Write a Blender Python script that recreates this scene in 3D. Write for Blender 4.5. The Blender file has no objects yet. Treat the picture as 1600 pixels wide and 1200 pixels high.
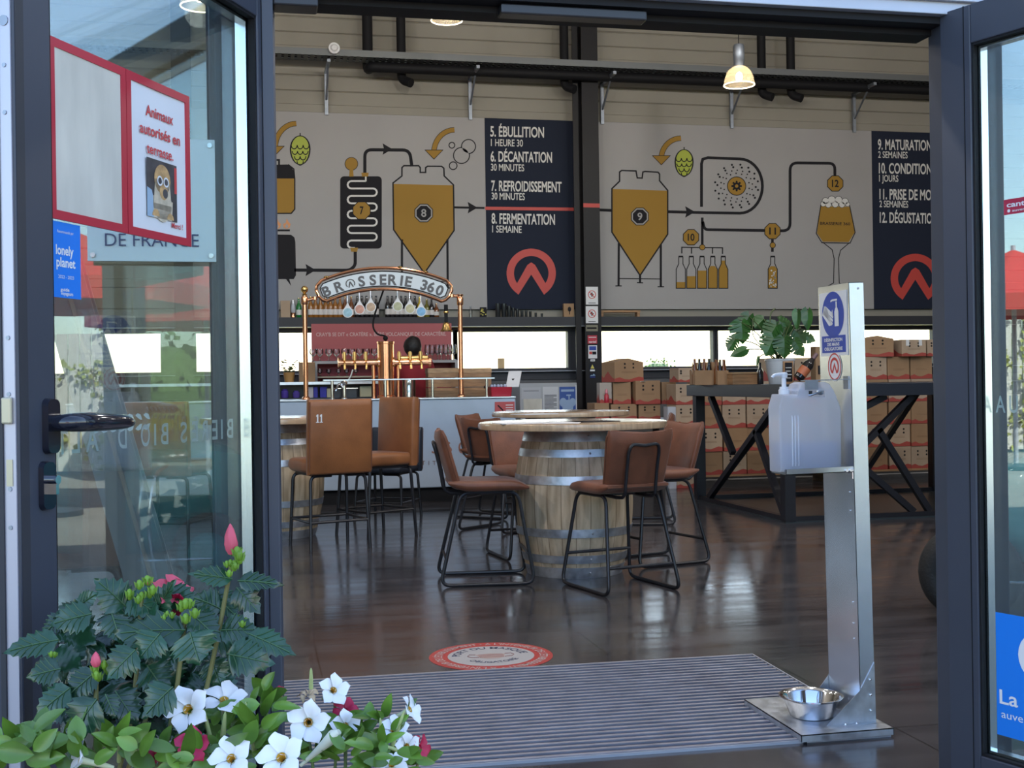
import bpy, bmesh, math, random
from mathutils import Vector, Matrix
R = math.radians
SC = bpy.context.scene
COL = SC.collection
V = Vector

# ------------------------------------------------------------------ camera, sky, sun, exposure
F_PX, CAM_H, YAW, ROLL = 1870.0, 1.15, R(12.2), 0.0145
cam_data = bpy.data.cameras.new('camera')
cam_data.sensor_width = 36.0
cam_data.lens = F_PX / 1600.0 * 36.0
cam_data.clip_end = 400
cam = bpy.data.objects.new('camera', cam_data)
COL.objects.link(cam)
cam.matrix_world = (Matrix.Translation((0, 0, CAM_H)) @ Matrix.Rotation(-YAW, 4, 'Z')
                    @ Matrix.Rotation(R(90), 4, 'X') @ Matrix.Rotation(-ROLL, 4, 'Z'))
SC.camera = cam

world = bpy.data.worlds.new('world')
SC.world = world
world.use_nodes = True
wn = world.node_tree.nodes
wl = world.node_tree.links
bg = wn['Background']
sky = wn.new('ShaderNodeTexSky')
sky.sky_type = 'NISHITA'
sky.sun_disc = False
sky.sun_elevation = R(47)
sky.sun_rotation = R(18)
sky.air_density = 1.0
sky.dust_density = 1.2
sky.ozone_density = 1.5
wl.new(sky.outputs[0], bg.inputs[0])
bg.inputs[1].default_value = 0.33

sun_data = bpy.data.lights.new('sun', 'SUN')
sun_data.energy = 9.0
sun_data.angle = R(0.6)
sun_data.color = (1, .95, .87)
sun = bpy.data.objects.new('sun', sun_data)
COL.objects.link(sun)
sun_from = V((math.sin(R(18)) * math.cos(R(47)), math.cos(R(18)) * math.cos(R(47)), math.sin(R(47))))
sun.rotation_euler = sun_from.to_track_quat('Z', 'Y').to_euler()
sun.location = (4, 30, 30)

SC.view_settings.view_transform = 'Standard'
SC.view_settings.look = 'None'
SC.view_settings.gamma = 1.0
SC.view_settings.use_curve_mapping = False
SC.view_settings.exposure = 1.05
SC.cycles.max_bounces = 10
SC.cycles.transparent_max_bounces = 16
SC.cycles.caustics_reflective = False
SC.cycles.caustics_refractive = False
SC.cycles.sample_clamp_indirect = 6.0

# ------------------------------------------------------------------ measuring helpers (photo pixel -> place)
CAMP = V((0, 0, CAM_H))
RGT = V((math.cos(YAW), -math.sin(YAW), 0))
FWD = V((math.sin(YAW), math.cos(YAW), 0))
UP = V((0, 0, 1))
def ray(px, py):
    u, v = px - 800, py - 600
    c, s = math.cos(ROLL), math.sin(ROLL)
    a, b = u * c - v * s, u * s + v * c
    return FWD + RGT * (a / F_PX) - UP * (b / F_PX)
def atY(px, py, y):
    q = ray(px, py); return CAMP + q * (y / q.y)
def atZ(px, py, z=0.0):
    q = ray(px, py); return CAMP + q * ((z - CAM_H) / q.z)
def atD(px, py, d):
    return CAMP + ray(px, py) * d

# ------------------------------------------------------------------ mesh builder
class MB:
    def __init__(s):
        s.v = []; s.f = []; s.m = []; s.k = 0; s.T = None
    def add(s, vs, fs):
        b = len(s.v)
        if s.T is not None: vs = [s.T @ V(p) for p in vs]
        s.v += [tuple(p) for p in vs]
        s.f += [tuple(i + b for i in f) for f in fs]
        s.m += [s.k] * len(fs)
        return s
    def bx(s, x0, x1, y0, y1, z0, z1):
        return s.add([(x0,y0,z0),(x1,y0,z0),(x1,y1,z0),(x0,y1,z0),(x0,y0,z1),(x1,y0,z1),(x1,y1,z1),(x0,y1,z1)],
                     [(0,3,2,1),(4,5,6,7),(0,1,5,4),(1,2,6,5),(2,3,7,6),(3,0,4,7)])
    def beam(s, a, b, w, h, up=(0,0,1)):
        a, b = V(a), V(b); d = (b-a).normalized(); u = V(up)
        sd = d.cross(u)
        if sd.length < 1e-4: sd = d.cross(V((1,0,0)))
        sd.normalize(); u = sd.cross(d)
        P = []
        for p in (a, b):
            for i, j in ((-1,-1),(1,-1),(1,1),(-1,1)): P.append(p + sd*i*w/2 + u*j*h/2)
        return s.add(P, [(0,3,2,1),(4,5,6,7),(0,1,5,4),(1,2,6,5),(2,3,7,6),(3,0,4,7)])
    def loft(s, rings, cap=True, closed=False):
        n = len(rings[0]); P = [p for r in rings for p in r]; Fs = []
        m = len(rings)
        for i in range(m - (0 if closed else 1)):
            for j in range(n):
                a, b = i*n+j, i*n+(j+1) % n
                c, d = ((i+1) % m)*n+(j+1) % n, ((i+1) % m)*n+j
                Fs.append((a, b, c, d))
        if cap and not closed:
            Fs.append(tuple(range(n-1, -1, -1))); Fs.append(tuple((m-1)*n+j for j in range(n)))
        return s.add(P, Fs)
    def lathe(s, prof, n=24, c=(0,0,0), cap=True, M=None):
        rings = []
        for r, z in prof:
            ring = [V((r*math.cos(2*math.pi*j/n), r*math.sin(2*math.pi*j/n), z)) for j in range(n)]
            rings.append([(M @ p if M else p + V(c)) for p in ring])
        return s.loft(rings, cap)
    def cyl(s, a, b, r, n=12, r2=None):
        a, b = V(a), V(b); q = (b-a).to_track_quat('Z', 'Y').to_matrix().to_4x4()
        return s.lathe([(r, 0), (r if r2 is None else r2, (b-a).length)], n, M=Matrix.Translation(a) @ q)
    def tube(s, pts, r, n=8, closed=False):
        pts = [V(p) for p in pts]
        if not isinstance(r, (list, tuple)):
            q = [pts[0]]
            for p in pts[1:]:
                if (p-q[-1]).length > 1e-5: q.append(p)
            if closed and (q[0]-q[-1]).length < 1e-5: q.pop()
            pts = q
        rings = []; m = len(pts); nrm = None
        for i, p in enumerate(pts):
            if closed: t = (pts[(i+1) % m]-pts[i-1]).normalized()
            else: t = (pts[min(i+1, m-1)]-pts[max(i-1, 0)]).normalized()
            if nrm is None:
                nrm = t.cross(V((0,0,1)) if abs(t.z) < .9 else V((1,0,0))).normalized()
            else:
                nrm = (nrm - t*nrm.dot(t)).normalized()
            bn = t.cross(nrm)
            rr = r[i] if isinstance(r, (list, tuple)) else r
            rings.append([p + nrm*rr*math.cos(2*math.pi*j/n) + bn*rr*math.sin(2*math.pi*j/n) for j in range(n)])
        return s.loft(rings, True, closed)
    def sph(s, c, r, n=12, sc=(1,1,1)):
        m = max(4, n//2+1); c = V(c)
        rings = []
        for i in range(m+1):
            a = -math.pi/2 + math.pi*i/m; rr = max(1e-4, math.cos(a))
            rings.append([c + V((r*sc[0]*rr*math.cos(2*math.pi*j/n), r*sc[1]*rr*math.sin(2*math.pi*j/n), r*sc[2]*math.sin(a))) for j in range(n)])
        return s.loft(rings)
    def poly(s, pts):
        return s.add(pts, [tuple(range(len(pts)))])
    def prism(s, pts, off):
        off = V(off); a = [V(p) for p in pts]
        return s.loft([a, [p+off for p in a]])
    def obj(s, name, mats, parent=None, loc=(0,0,0), rz=0, smooth=40, bevel=0, recalc=True, rot=None):
        me = bpy.data.meshes.new(name)
        me.from_pydata(s.v, [], s.f)
        if not isinstance(mats, (list, tuple)): mats = [mats]
        for m in mats: me.materials.append(m)
        if len(mats) > 1: me.polygons.foreach_set('material_index', s.m)
        if recalc:
            bm = bmesh.new(); bm.from_mesh(me); bmesh.ops.recalc_face_normals(bm, faces=bm.faces); bm.to_mesh(me); bm.free()
        if smooth:
            me.shade_smooth(); me.set_sharp_from_angle(angle=R(smooth))
        o = bpy.data.objects.new(name, me)
        COL.objects.link(o)
        if parent: o.parent = parent
        o.location = loc
        o.rotation_euler = rot if rot else (0, 0, rz)
        if bevel:
            b = o.modifiers.new('bevel', 'BEVEL'); b.width = bevel; b.segments = 2; b.limit_method = 'ANGLE'
        return o

def tag(o, label, cat, group=None, kind=None):
    o['label'] = label; o['category'] = cat
    if group: o['group'] = group
    if kind: o['kind'] = kind
    return o
def thing(name, label, cat, loc=(0,0,0), rz=0, group=None):
    o = bpy.data.objects.new(name, None); COL.objects.link(o)
    o.empty_display_size = .1
    o.location = loc; o.rotation_euler = (0, 0, rz)
    return tag(o, label, cat, group)
def structure(o):
    o['kind'] = 'structure'; return o
def dup(root, label, loc, rz=0, group=None, scale=None):
    r = root.copy(); COL.objects.link(r); r.location = loc; r.rotation_euler = (0, 0, rz)
    r['label'] = label
    if group: r['group'] = group
    if scale: r.scale = scale
    for ch in list(root.children):
        c = ch.copy(); COL.objects.link(c); c.parent = r
        for g in list(ch.children):
            d = g.copy(); COL.objects.link(d); d.parent = c
    return r
def rrect(w, h, r, n=4):
    P = []
    r = min(r, w/2-1e-4, h/2-1e-4)
    for cx, cy, a0 in ((w/2-r, h/2-r, 0), (-w/2+r, h/2-r, 90), (-w/2+r, -h/2+r, 180), (w/2-r, -h/2+r, 270)):
        for i in range(n+1):
            a = R(a0 + 90*i/n); P.append((cx+r*math.cos(a), cy+r*math.sin(a)))
    return P
def arc(cx, cy, r, a0, a1, n=12):
    return [(cx+r*math.cos(R(a0+(a1-a0)*i/n)), cy+r*math.sin(R(a0+(a1-a0)*i/n))) for i in range(n+1)]
def smooth_pts(pts, k=4):
    """Catmull-Rom through points"""
    P = [V(p) for p in pts]; out = []
    for i in range(len(P)-1):
        p0, p1, p2, p3 = P[max(i-1, 0)], P[i], P[i+1], P[min(i+2, len(P)-1)]
        for j in range(k):
            t = j/k
            out.append(.5*((2*p1)+(p2-p0)*t+(2*p0-5*p1+4*p2-p3)*t*t+(3*p1-p0-3*p2+p3)*t**3))
    out.append(P[-1]); return out
def fillet(pts, r, n=5):
    """round the inner corners of a 3D polyline"""
    P = [V(p) for p in pts]; out = [P[0]]
    for i in range(1, len(P)-1):
        a, b, c = P[i-1], P[i], P[i+1]
        u = (a-b); w = (c-b); k = min(r, u.length*.45, w.length*.45)
        s, e = b+u.normalized()*k, b+w.normalized()*k
        for j in range(n+1):
            t = j/n; out.append(s*(1-t)**2 + b*2*t*(1-t) + e*t*t)
    out.append(P[-1]); return out

# ------------------------------------------------------------------ lettering
_tc = {}
def _glyphs(txt, bold):
    if (txt, bold) not in _tc:
        cu = bpy.data.curves.new('lettering', 'FONT'); cu.body = txt; cu.size = 1; cu.offset = bold; cu.resolution_u = 4
        ob = bpy.data.objects.new('lettering', cu)
        me = ob.to_mesh()
        _tc[(txt, bold)] = ([tuple(v.co) for v in me.vertices], [tuple(p.vertices) for p in me.polygons])
        ob.to_mesh_clear(); bpy.data.objects.remove(ob); bpy.data.curves.remove(cu)
    return _tc[(txt, bold)]
_cap = max(v[1] for v in _glyphs('H', 0)[0])
def text(mb, txt, fn, cap, width=None, bold=0.0, align='L', flip=False):
    """fn maps (x,y) in text space to a 3D point"""
    vs, fs = _glyphs(txt, bold)
    if not vs: return
    k = cap/_cap
    x0 = min(v[0] for v in vs); x1 = max(v[0] for v in vs)
    sx = k if width is None else width/(x1-x0)
    w = (x1-x0)*sx
    o = {'L': 0, 'C': -w/2, 'R': -w}[align]
    P = []
    for v in vs:
        x = (v[0]-x0)*sx+o
        P.append(fn(-x if flip else x, v[1]*k))
    mb.add(P, fs)
def plane(o, u, v):
    o, u, v = V(o), V(u), V(v)
    return lambda x, y: o+u*x+v*y
def ring_text(c, rad, a0, u, v, inward=False):
    """bend text around a circle; a0 = angle (deg) of text centre"""
    c, u, v = V(c), V(u), V(v)
    def f(x, y):
        if inward:
            a = R(a0)+x/rad; r = rad-y
        else:
            a = R(a0)-x/rad; r = rad+y
        return c+u*(r*math.cos(a))+v*(r*math.sin(a))
    return f

# ------------------------------------------------------------------ materials
def sr(r, g, b):
    f = lambda c: (c/12.92 if c <= .04045 else ((c+.055)/1.055)**2.4)
    return tuple(f(x/255) for x in (r, g, b))
def mat(name, col, rough=.5, metal=0, noise=0, ns=6, stretch=(1,1,1), bump=0, bs=60, coat=0, emit=0, spec=.5, sheen=0, island=0, rnoise=0):
    m = bpy.data.materials.new(name); m.use_nodes = True
    nt = m.node_tree; N = nt.nodes; L = nt.links; b = N['Principled BSDF']
    b.inputs['Base Color'].default_value = (*col, 1); b.inputs['Roughness'].default_value = rough
    b.inputs['Metallic'].default_value = metal; b.inputs['Coat Weight'].default_value = coat
    b.inputs['Specular IOR Level'].default_value = spec
    if sheen: b.inputs['Sheen Weight'].default_value = sheen
    if emit:
        b.inputs['Emission Color'].default_value = (*col, 1); b.inputs['Emission Strength'].default_value = emit
    if noise or bump or rnoise:
        tc = N.new('ShaderNodeTexCoord'); mp = N.new('ShaderNodeMapping'); mp.inputs['Scale'].default_value = stretch
        L.new(tc.outputs['Object'], mp.inputs['Vector'])
    if noise or rnoise:
        nz = N.new('ShaderNodeTexNoise'); nz.inputs['Scale'].default_value = ns; nz.inputs['Detail'].default_value = 6
        L.new(mp.outputs[0], nz.inputs['Vector'])
    if noise:
        rp = N.new('ShaderNodeValToRGB'); rp.color_ramp.elements[0].position = .3; rp.color_ramp.elements[1].position = .7
        rp.color_ramp.elements[0].color = (*[c*(1-noise) for c in col], 1); rp.color_ramp.elements[1].color = (*[min(1, c*(1+noise)) for c in col], 1)
        L.new(nz.outputs['Fac'], rp.inputs[0]); L.new(rp.outputs[0], b.inputs['Base Color'])
    if rnoise:
        mr = N.new('ShaderNodeMapRange'); mr.inputs[1].default_value = .3; mr.inputs[2].default_value = .7
        mr.inputs[3].default_value = max(0, rough-rnoise); mr.inputs[4].default_value = rough+rnoise
        L.new(nz.outputs['Fac'], mr.inputs[0]); L.new(mr.outputs[0], b.inputs['Roughness'])
    if island:
        ge = N.new('ShaderNodeNewGeometry'); hs = N.new('ShaderNodeHueSaturation'); mr = N.new('ShaderNodeMapRange')
        mr.inputs[3].default_value = 1-island; mr.inputs[4].default_value = 1+island
        L.new(ge.outputs['Random Per Island'], mr.inputs[0]); L.new(mr.outputs[0], hs.inputs['Value'])
        src = b.inputs['Base Color'].links[0].from_socket if b.inputs['Base Color'].links else None
        if src: L.new(src, hs.inputs['Color'])
        else: hs.inputs['Color'].default_value = (*col, 1)
        L.new(hs.outputs[0], b.inputs['Base Color'])
    if bump:
        nb = N.new('ShaderNodeTexNoise'); nb.inputs['Scale'].default_value = bs; nb.inputs['Detail'].default_value = 4
        L.new(mp.outputs[0], nb.inputs['Vector'])
        bp = N.new('ShaderNodeBump'); bp.inputs['Strength'].default_value = bump; bp.inputs['Distance'].default_value = .01
        L.new(nb.outputs['Fac'], bp.inputs['Height']); L.new(bp.outputs[0], b.inputs['Normal'])
    return m
def glass_mat(name, tint=(1,1,1), base=.0, ior=1.5, gain=1.0, rough=0.0):
    m = bpy.data.materials.new(name); m.use_nodes = True
    nt = m.node_tree; N = nt.nodes; L = nt.links; N.remove(N['Principled BSDF']); out = N['Material Output']
    tr = N.new('ShaderNodeBsdfTransparent'); tr.inputs[0].default_value = (*tint, 1)
    gl = N.new('ShaderNodeBsdfGlossy'); gl.inputs['Roughness'].default_value = rough
    fr = N.new('ShaderNodeFresnel'); fr.inputs[0].default_value = ior
    ma = N.new('ShaderNodeMath'); ma.operation = 'MULTIPLY_ADD'; ma.inputs[1].default_value = gain; ma.inputs[2].default_value = base; ma.use_clamp = True
    mx = N.new('ShaderNodeMixShader')
    L.new(fr.outputs[0], ma.inputs[0]); L.new(ma.outputs[0], mx.inputs[0]); L.new(tr.outputs[0], mx.inputs[1]); L.new(gl.outputs[0], mx.inputs[2])
    L.new(mx.outputs[0], out.inputs[0])
    return m
def milky_mat(name, col, alpha=.6, trans=.5):
    m = bpy.data.materials.new(name); m.use_nodes = True
    nt = m.node_tree; N = nt.nodes; L = nt.links; N.remove(N['Principled BSDF']); out = N['Material Output']
    df = N.new('ShaderNodeBsdfDiffuse'); df.inputs[0].default_value = (*col, 1)
    tl = N.new('ShaderNodeBsdfTranslucent'); tl.inputs[0].default_value = (*col, 1)
    a = N.new('ShaderNodeMixShader'); a.inputs[0].default_value = trans
    gl = N.new('ShaderNodeBsdfGlossy'); gl.inputs['Roughness'].default_value = .25
    b = N.new('ShaderNodeMixShader'); b.inputs[0].default_value = .06
    tp = N.new('ShaderNodeBsdfTransparent'); c = N.new('ShaderNodeMixShader'); c.inputs[0].default_value = alpha
    L.new(df.outputs[0], a.inputs[1]); L.new(tl.outputs[0], a.inputs[2]); L.new(a.outputs[0], b.inputs[1]); L.new(gl.outputs[0], b.inputs[2])
    L.new(tp.outputs[0], c.inputs[1]); L.new(b.outputs[0], c.inputs[2]); L.new(c.outputs[0], out.inputs[0])
    return m
def wood_mat(name, col, rough=.5, ns=5, stretch=(1,1,12), noise=.35, coat=0):
    return mat(name, col, rough, noise=noise, ns=ns, stretch=stretch, bump=.15, bs=30, coat=coat)

M_anthra = mat('anthracite_paint', (.040, .046, .066), .42, noise=.06, ns=3)
M_anthra_in = mat('dark_grey_paint', (.034, .035, .043), .5, spec=.35)
M_alu = mat('pale_aluminium', (.42, .44, .50), .42, metal=.3, noise=.05)
M_lockplate = mat('satin_faceplate', (.46, .45, .51), .38, metal=.5)
M_spacer = mat('glazing_spacer', (.75, .78, .8), .22, metal=1.0)
M_gasket = mat('black_rubber', (.008, .008, .010), .65, spec=.25)
M_black = mat('black_metal', (.012, .012, .016), .38)
M_blackgloss = mat('black_enamel', (.010, .011, .02), .12, coat=.5)
M_brass = mat('brass', (.80, .52, .20), .25, metal=1)
M_copper = mat('copper', (.85, .42, .24), .18, metal=1, noise=.12, ns=4)
M_chrome = mat('chrome', (.82, .83, .86), .08, metal=1)
M_steel = mat('brushed_steel', (.60, .63, .68), .28, metal=1, noise=.08, ns=14, stretch=(1,1,.1))
M_galva = mat('galvanised_steel', (.56, .60, .66), .38, metal=.9, noise=.18, ns=24, rnoise=.1)
M_galva_dark = mat('dull_galvanised_steel', (.30, .33, .38), .42, metal=.8, noise=.12, ns=18)
M_white = mat('white_print', (.72, .72, .74), .55)
M_paper = mat('paper', (.70, .70, .72), .7, noise=.04, ns=3)
M_latch = mat('latch_metal', (.52, .47, .33), .35, metal=.3)
M_cream = mat('cream_paper', (.56, .53, .46), .8, noise=.12, ns=4, stretch=(4,4,1))
M_mural = mat('mural_board', (.345, .332, .335), .55, noise=.03, ns=1.2)
M_navy = mat('navy_print', (.016, .021, .040), .75, spec=.2)
M_ink = mat('ink_print', (.018, .017, .021), .75, spec=.2)
M_gold = mat('gold_print', (.34, .19, .030), .6, spec=.25)
M_lime = mat('lime_print', (.36, .42, .035), .5)
M_red = mat('red_print', (.52, .055, .045), .5)
M_text = mat('pale_lettering', (.66, .645, .63), .5)
M_flame = mat('orange_print', (.65, .27, .10), .5)
M_redframe = mat('red_plastic', (.45, .022, .045), .35)
M_bluest = mat('blue_sticker', (.010, .19, .72), .35)
M_bluesign = mat('signal_blue', (.016, .055, .36), .4)
M_leather = mat('cognac_leather', (.170, .056, .026), .48, noise=.28, ns=7, bump=.12, bs=160, sheen=.15)
M_leather2 = mat('tan_leather', (.262, .094, .030), .42, noise=.25, ns=5, bump=.1, bs=140, sheen=.1)
M_seam = mat('leather_piping', (.15, .05, .022), .55)
M_darkleather = mat('blue_black_leather', (.020, .026, .04), .45)
M_card = mat('cardboard', (.33, .20, .11), .8, noise=.1, ns=4)
M_card2 = mat('pale_cardboard', (.42, .31, .22), .8, noise=.1, ns=4)
M_cardred = mat('carton_red_print', (.36, .062, .048), .75)
M_dark = mat('dark_hole', (.012, .010, .010), .9)
M_oaktop = mat('oak_tabletop', (.50, .35, .22), .25, noise=.22, ns=4, stretch=(12,1,1), coat=1.0)
M_oaktop.node_tree.nodes['Principled BSDF'].inputs['Coat Roughness'].default_value = .2
M_wood = wood_mat('pine_crate', (.34, .19, .095), .6, 5, (1,1,9), .35)
M_terra = mat('terracotta_pot', (.35, .14, .07), .8)
M_glass = glass_mat('clear_glass', (.93,.97,.95), .0, 1.5, 1.0)
M_glassd = glass_mat('door_glass', (.95,.98,.97), .012, 1.35, .16)
M_glassf = glass_mat('facade_glass', (.90,.94,.95), .13, 1.6, .75)
M_glassw = glass_mat('window_glass', (.96,.98,.97), .0, 1.45, .6)
M_jar = glass_mat('thin_glass', (.93,.95,.96), .06, 1.5, 1.2, .02)
M_vinyl = milky_mat('etched_vinyl', (.62, .66, .68), .8, .4)
M_skin = mat('skin', (.50, .29, .20), .5)
M_hair = mat('black_hair', (.010, .008, .009), .45, bump=.5, bs=90)
M_shirt = mat('dark_red_cotton', (.26, .012, .022), .8)
M_trouser = mat('black_trousers', (.015, .015, .02), .8)
M_bulb = mat('lamp_filament', (1, .80, .52), emit=26)
# ================================================================== the room
FY = 3.0          # facade plane
WY = 14.5         # inner face of the back wall
X0, X1, ZT = -7.0, 12.0, 7.2

def floor_mat():
    m = mat('dark_floor_tile', (.057, .053, .058), .16, noise=.34, ns=2.2, stretch=(.5, 2.4, 1), rnoise=.06, bump=.07, bs=7, spec=.9)
    nt = m.node_tree; N = nt.nodes; L = nt.links; b = N['Principled BSDF']
    src = b.inputs['Base Color'].links[0].from_socket
    tc = N.new('ShaderNodeTexCoord'); br = N.new('ShaderNodeTexBrick'); br.offset = .5
    mp = N.new('ShaderNodeMapping'); mp.inputs['Rotation'].default_value = (0, 0, R(0)); mp.inputs['Location'].default_value = (.35, .01, 0)
    L.new(tc.outputs['Object'], mp.inputs[0]); L.new(mp.outputs[0], br.inputs['Vector'])
    br.inputs['Scale'].default_value = 1.0; br.inputs['Mortar Size'].default_value = .0035
    br.inputs['Brick Width'].default_value = 1.2; br.inputs['Row Height'].default_value = .6
    br.inputs['Color1'].default_value = (1, 1, 1, 1); br.inputs['Color2'].default_value = (.80, .80, .82, 1); br.inputs['Mortar'].default_value = (.3, .3, .3, 1)
    mx = N.new('ShaderNodeMix'); mx.data_type = 'RGBA'; mx.blend_type = 'MULTIPLY'; mx.inputs[0].default_value = 1
    L.new(src, mx.inputs[6]); L.new(br.outputs['Color'], mx.inputs[7]); L.new(mx.outputs[2], b.inputs['Base Color'])
    return m
M_floor = floor_mat()
M_wall = mat('beige_cladding', (.285, .265, .225), .6, noise=.05, ns=1.2)
M_lowwall = mat('grey_lower_wall', (.10, .10, .105), .6)
M_ceiling = mat('ceiling_sheet', (.34, .34, .34), .7)
M_pave = mat('terrace_concrete', (.22, .21, .19), .85, noise=.15, ns=2)
M_field = mat('dry_grass', (.40, .36, .10), .95, noise=.35, ns=1.4)

structure(MB().bx(X0, X1, 2.9, WY, -.2, 0).obj('floor', M_floor, smooth=0))
structure(MB().bx(X0-.2, X1+.2, 2.9, WY+.25, ZT, ZT+.25).obj('ceiling', M_ceiling, smooth=0))
structure(MB().bx(X0-.2, X0, 2.9, WY+.2, -.2, ZT).obj('wall_left', M_wall, smooth=0))
structure(MB().bx(X1, X1+.2, 2.9, WY+.2, -.2, ZT).obj('wall_right', M_wall, smooth=0))
structure(MB().bx(-40, 40, -60, 2.9, -.25, -.05).obj('ground_terrace', M_pave, smooth=0))
structure(MB().bx(-90, 90, WY+.25, 160, -.6, -.3).obj('ground_field', M_field, smooth=0))

# back wall: ribbed beige cladding above, dark wall below, a strip of windows between
WZ0, WZ1 = 1.345, 1.80
b = MB(); prof = []
z = 1.97
while z < ZT-.2:
    for dz, dy in ((0, .02), (.10, .02), (.11, .038), (.115, .038), (.125, .02), (.36, .02), (.37, .0), (.46, .0), (.47, .02), (.62, .02), (.63, .034), (.64, .02)):
        prof.append((min(z+dz, ZT), dy))
    z += .70
prof.append((ZT, .02))
rings = []
for zz, dy in prof: rings.append([V((X0, WY+.2, zz)), V((X1, WY+.2, zz)), V((X1, WY+dy, zz)), V((X0, WY+dy, zz))])
b.loft(rings)
structure(b.obj('wall_back', M_wall, smooth=0))
b = MB().bx(X0, X1, WY, WY+.2, -.2, 1.20)
structure(b.obj('wall_back_lower', M_lowwall, smooth=0))
COLS = [-5.85, -.85, 4.02, 9.15]
b = MB().bx(X0, X1, WY-.22, WY+.2, 1.86, 1.97).bx(X0, X1, WY-.02, WY+.2, WZ1+.025, 1.855).bx(X0, X1, WY-.02, WY+.2, 1.20, WZ0-.045)
structure(b.obj('trim_1', M_anthra_in, smooth=0))
structure(MB().bx(X0, X1, WY-.215, WY-.0, 1.853, 1.860).bx(X0, X1, WY-.10, WY+.02, WZ0-.045, WZ0-.037).obj('trim_2', M_alu, smooth=0))

# window strip
spans = [(-5.7, -3.4), (-3.3, -1.05), (-.65, .70), (.76, 2.42), (2.46, 3.86), (4.25, 5.79), (5.86, 7.38), (7.44, 8.95)]
for i, (a, c) in enumerate(spans):
    f = MB()
    t = .035
    f.bx(a-.04, c+.04, WY, WY+.12, WZ1-.0, WZ1+.03).bx(a-.04, c+.04, WY, WY+.12, WZ0-.04, WZ0)
    f.bx(a-.04, a, WY, WY+.12, WZ0, WZ1).bx(c, c+.04, WY, WY+.12, WZ0, WZ1)
    o = structure(f.obj('window_%d' % (i+3), M_anthra_in, smooth=0))
    MB().bx(a, c, WY+.055, WY+.061, WZ0, WZ1).obj('window_pane', M_glassw, o, smooth=0)
b = MB()
prev = X0
for a, c in spans + [(X1, X1)]:
    if a-.04-prev > .01: b.bx(prev, a-.04, WY+.01, WY+.2, WZ0-.04, WZ1+.03)
    prev = c+.04
structure(b.obj('trim_3', M_anthra_in, smooth=0))

# steel columns carrying the roof, one at the middle of the back wall in view
for i, x in enumerate(COLS):
    b = MB()
    b.bx(x-.02, x+.19, WY-.30, WY-.286, 0, ZT).bx(x-.02, x+.19, WY-.03, WY-.016, 0, ZT).bx(x+.078, x+.092, WY-.29, WY-.02, 0, ZT)
    if i == 2: b.bx(x-.12, x-.05, WY-.24, WY-.225, 0, ZT)
    structure(b.obj('steel_column', mat('column_paint_%d' % i, (.012, .011, .013), .5, spec=.3), smooth=0))

# side wall bracing: inclined steel H-beam near the facade, left of the door
a, c = atY(104, 470, 3.75), atY(243, 950, 3.75)
d = (c-a).normalized(); a = a-d*1.2; c = a+(c-a).normalized()*((a.z-0.0)/-(c-a).normalized().z)
b = MB(); sd = V((1, 0, 0)).cross(V((0, 1, 0)))
nx = V((0, 1, 0)).cross(d).normalized()
for off, w, y in ((-.030, .066, 0), (.044, .046, .0)):
    b.beam(a+nx*-off, c+nx*-off, w, .012, up=(0, 1, 0))
b.beam(a+V((0, .06, 0)), c+V((0, .06, 0)), .012, .12, up=(0, 1, 0))
b.beam(a+V((0, .12, 0)), c+V((0, .12, 0)), .13, .012, up=(0, 1, 0))
structure(b.obj('steel_brace', mat('brace_paint', (.30, .31, .33), .5), smooth=0))

# ------------------------------------------------------------------ facade
JL0, JL1, JR0, JR1 = -.095, .060, 1.868, 2.055
LZ = 2.107
b = MB().bx(JL0, JL1, FY-.03, FY+.04, 0, 2.4).bx(JR0, JR1, FY-.03, FY+.04, 0, 2.4)
structure(b.obj('door_frame', M_anthra, smooth=0, bevel=.004))
b = MB().bx(JL0, JR1+.6, FY-.06, FY+.06, 2.142, 2.40).bx(JL0, JR1+.6, FY-.075, FY-.058, 2.175, 2.182)
structure(b.obj('lintel', M_alu, smooth=0, bevel=.002))
b = MB().bx(JL1, JR0, FY-.035, FY+.02, LZ+.016, 2.143).bx(JL1, JR0, FY+.022, FY+.10, LZ, 2.143)
structure(b.obj('trim_4', M_gasket, smooth=0))
# closer rail under the lintel
tag(MB().bx(.63, 1.02, FY-.02, FY+.03, LZ-.012, LZ+.014).obj('door_closer_rail', M_black, smooth=0, bevel=.004), 'black door closer rail under the lintel above the middle of the doorway', 'door closer')
tag(MB().bx(JL1, .17, FY-.02, FY+.05, LZ-.02, LZ+.014).obj('door_closer_rail', M_black, smooth=0, bevel=.004), 'short black door closer block under the lintel at the left leaf', 'door closer')
# glazed facade beside the door; unseen upper glazing is added to light the hall
def glazing(n, x0, x1, z0, z1, cols, glass):
    f = MB(); t = .05
    f.bx(x0, x1, FY-.02, FY+.08, z1-t, z1).bx(x0, x1, FY-.02, FY+.08, z0, z0+t)
    for k in range(cols+1):
        x = x0+(x1-x0-t)*k/cols
        f.bx(x, x+t, FY-.02, FY+.08, z0+t, z1-t)
    o = structure(f.obj('window_%d' % n, M_anthra, smooth=0))
    MB().bx(x0+t, x1-t, FY+.02, FY+.026, z0+t, z1-t).obj('window_pane', glass, o, smooth=0)
glazing(1, -4.4, JL0+.045, .02, 2.4, 3, M_glassf)
glazing(2, JR1-.045, 6.4, .02, 2.4, 3, M_glassf)
glazing(13, -4.4, 6.4, 2.4, 4.9, 6, M_glassw)
structure(MB().bx(X0, X1, FY-.05, FY+.15, 4.9, ZT).bx(X0, -4.4, FY-.05, FY+.15, -.2, 4.9).bx(6.4, X1, FY-.05, FY+.15, -.2, 4.9).obj('wall_front', M_anthra_in, smooth=0))

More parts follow.
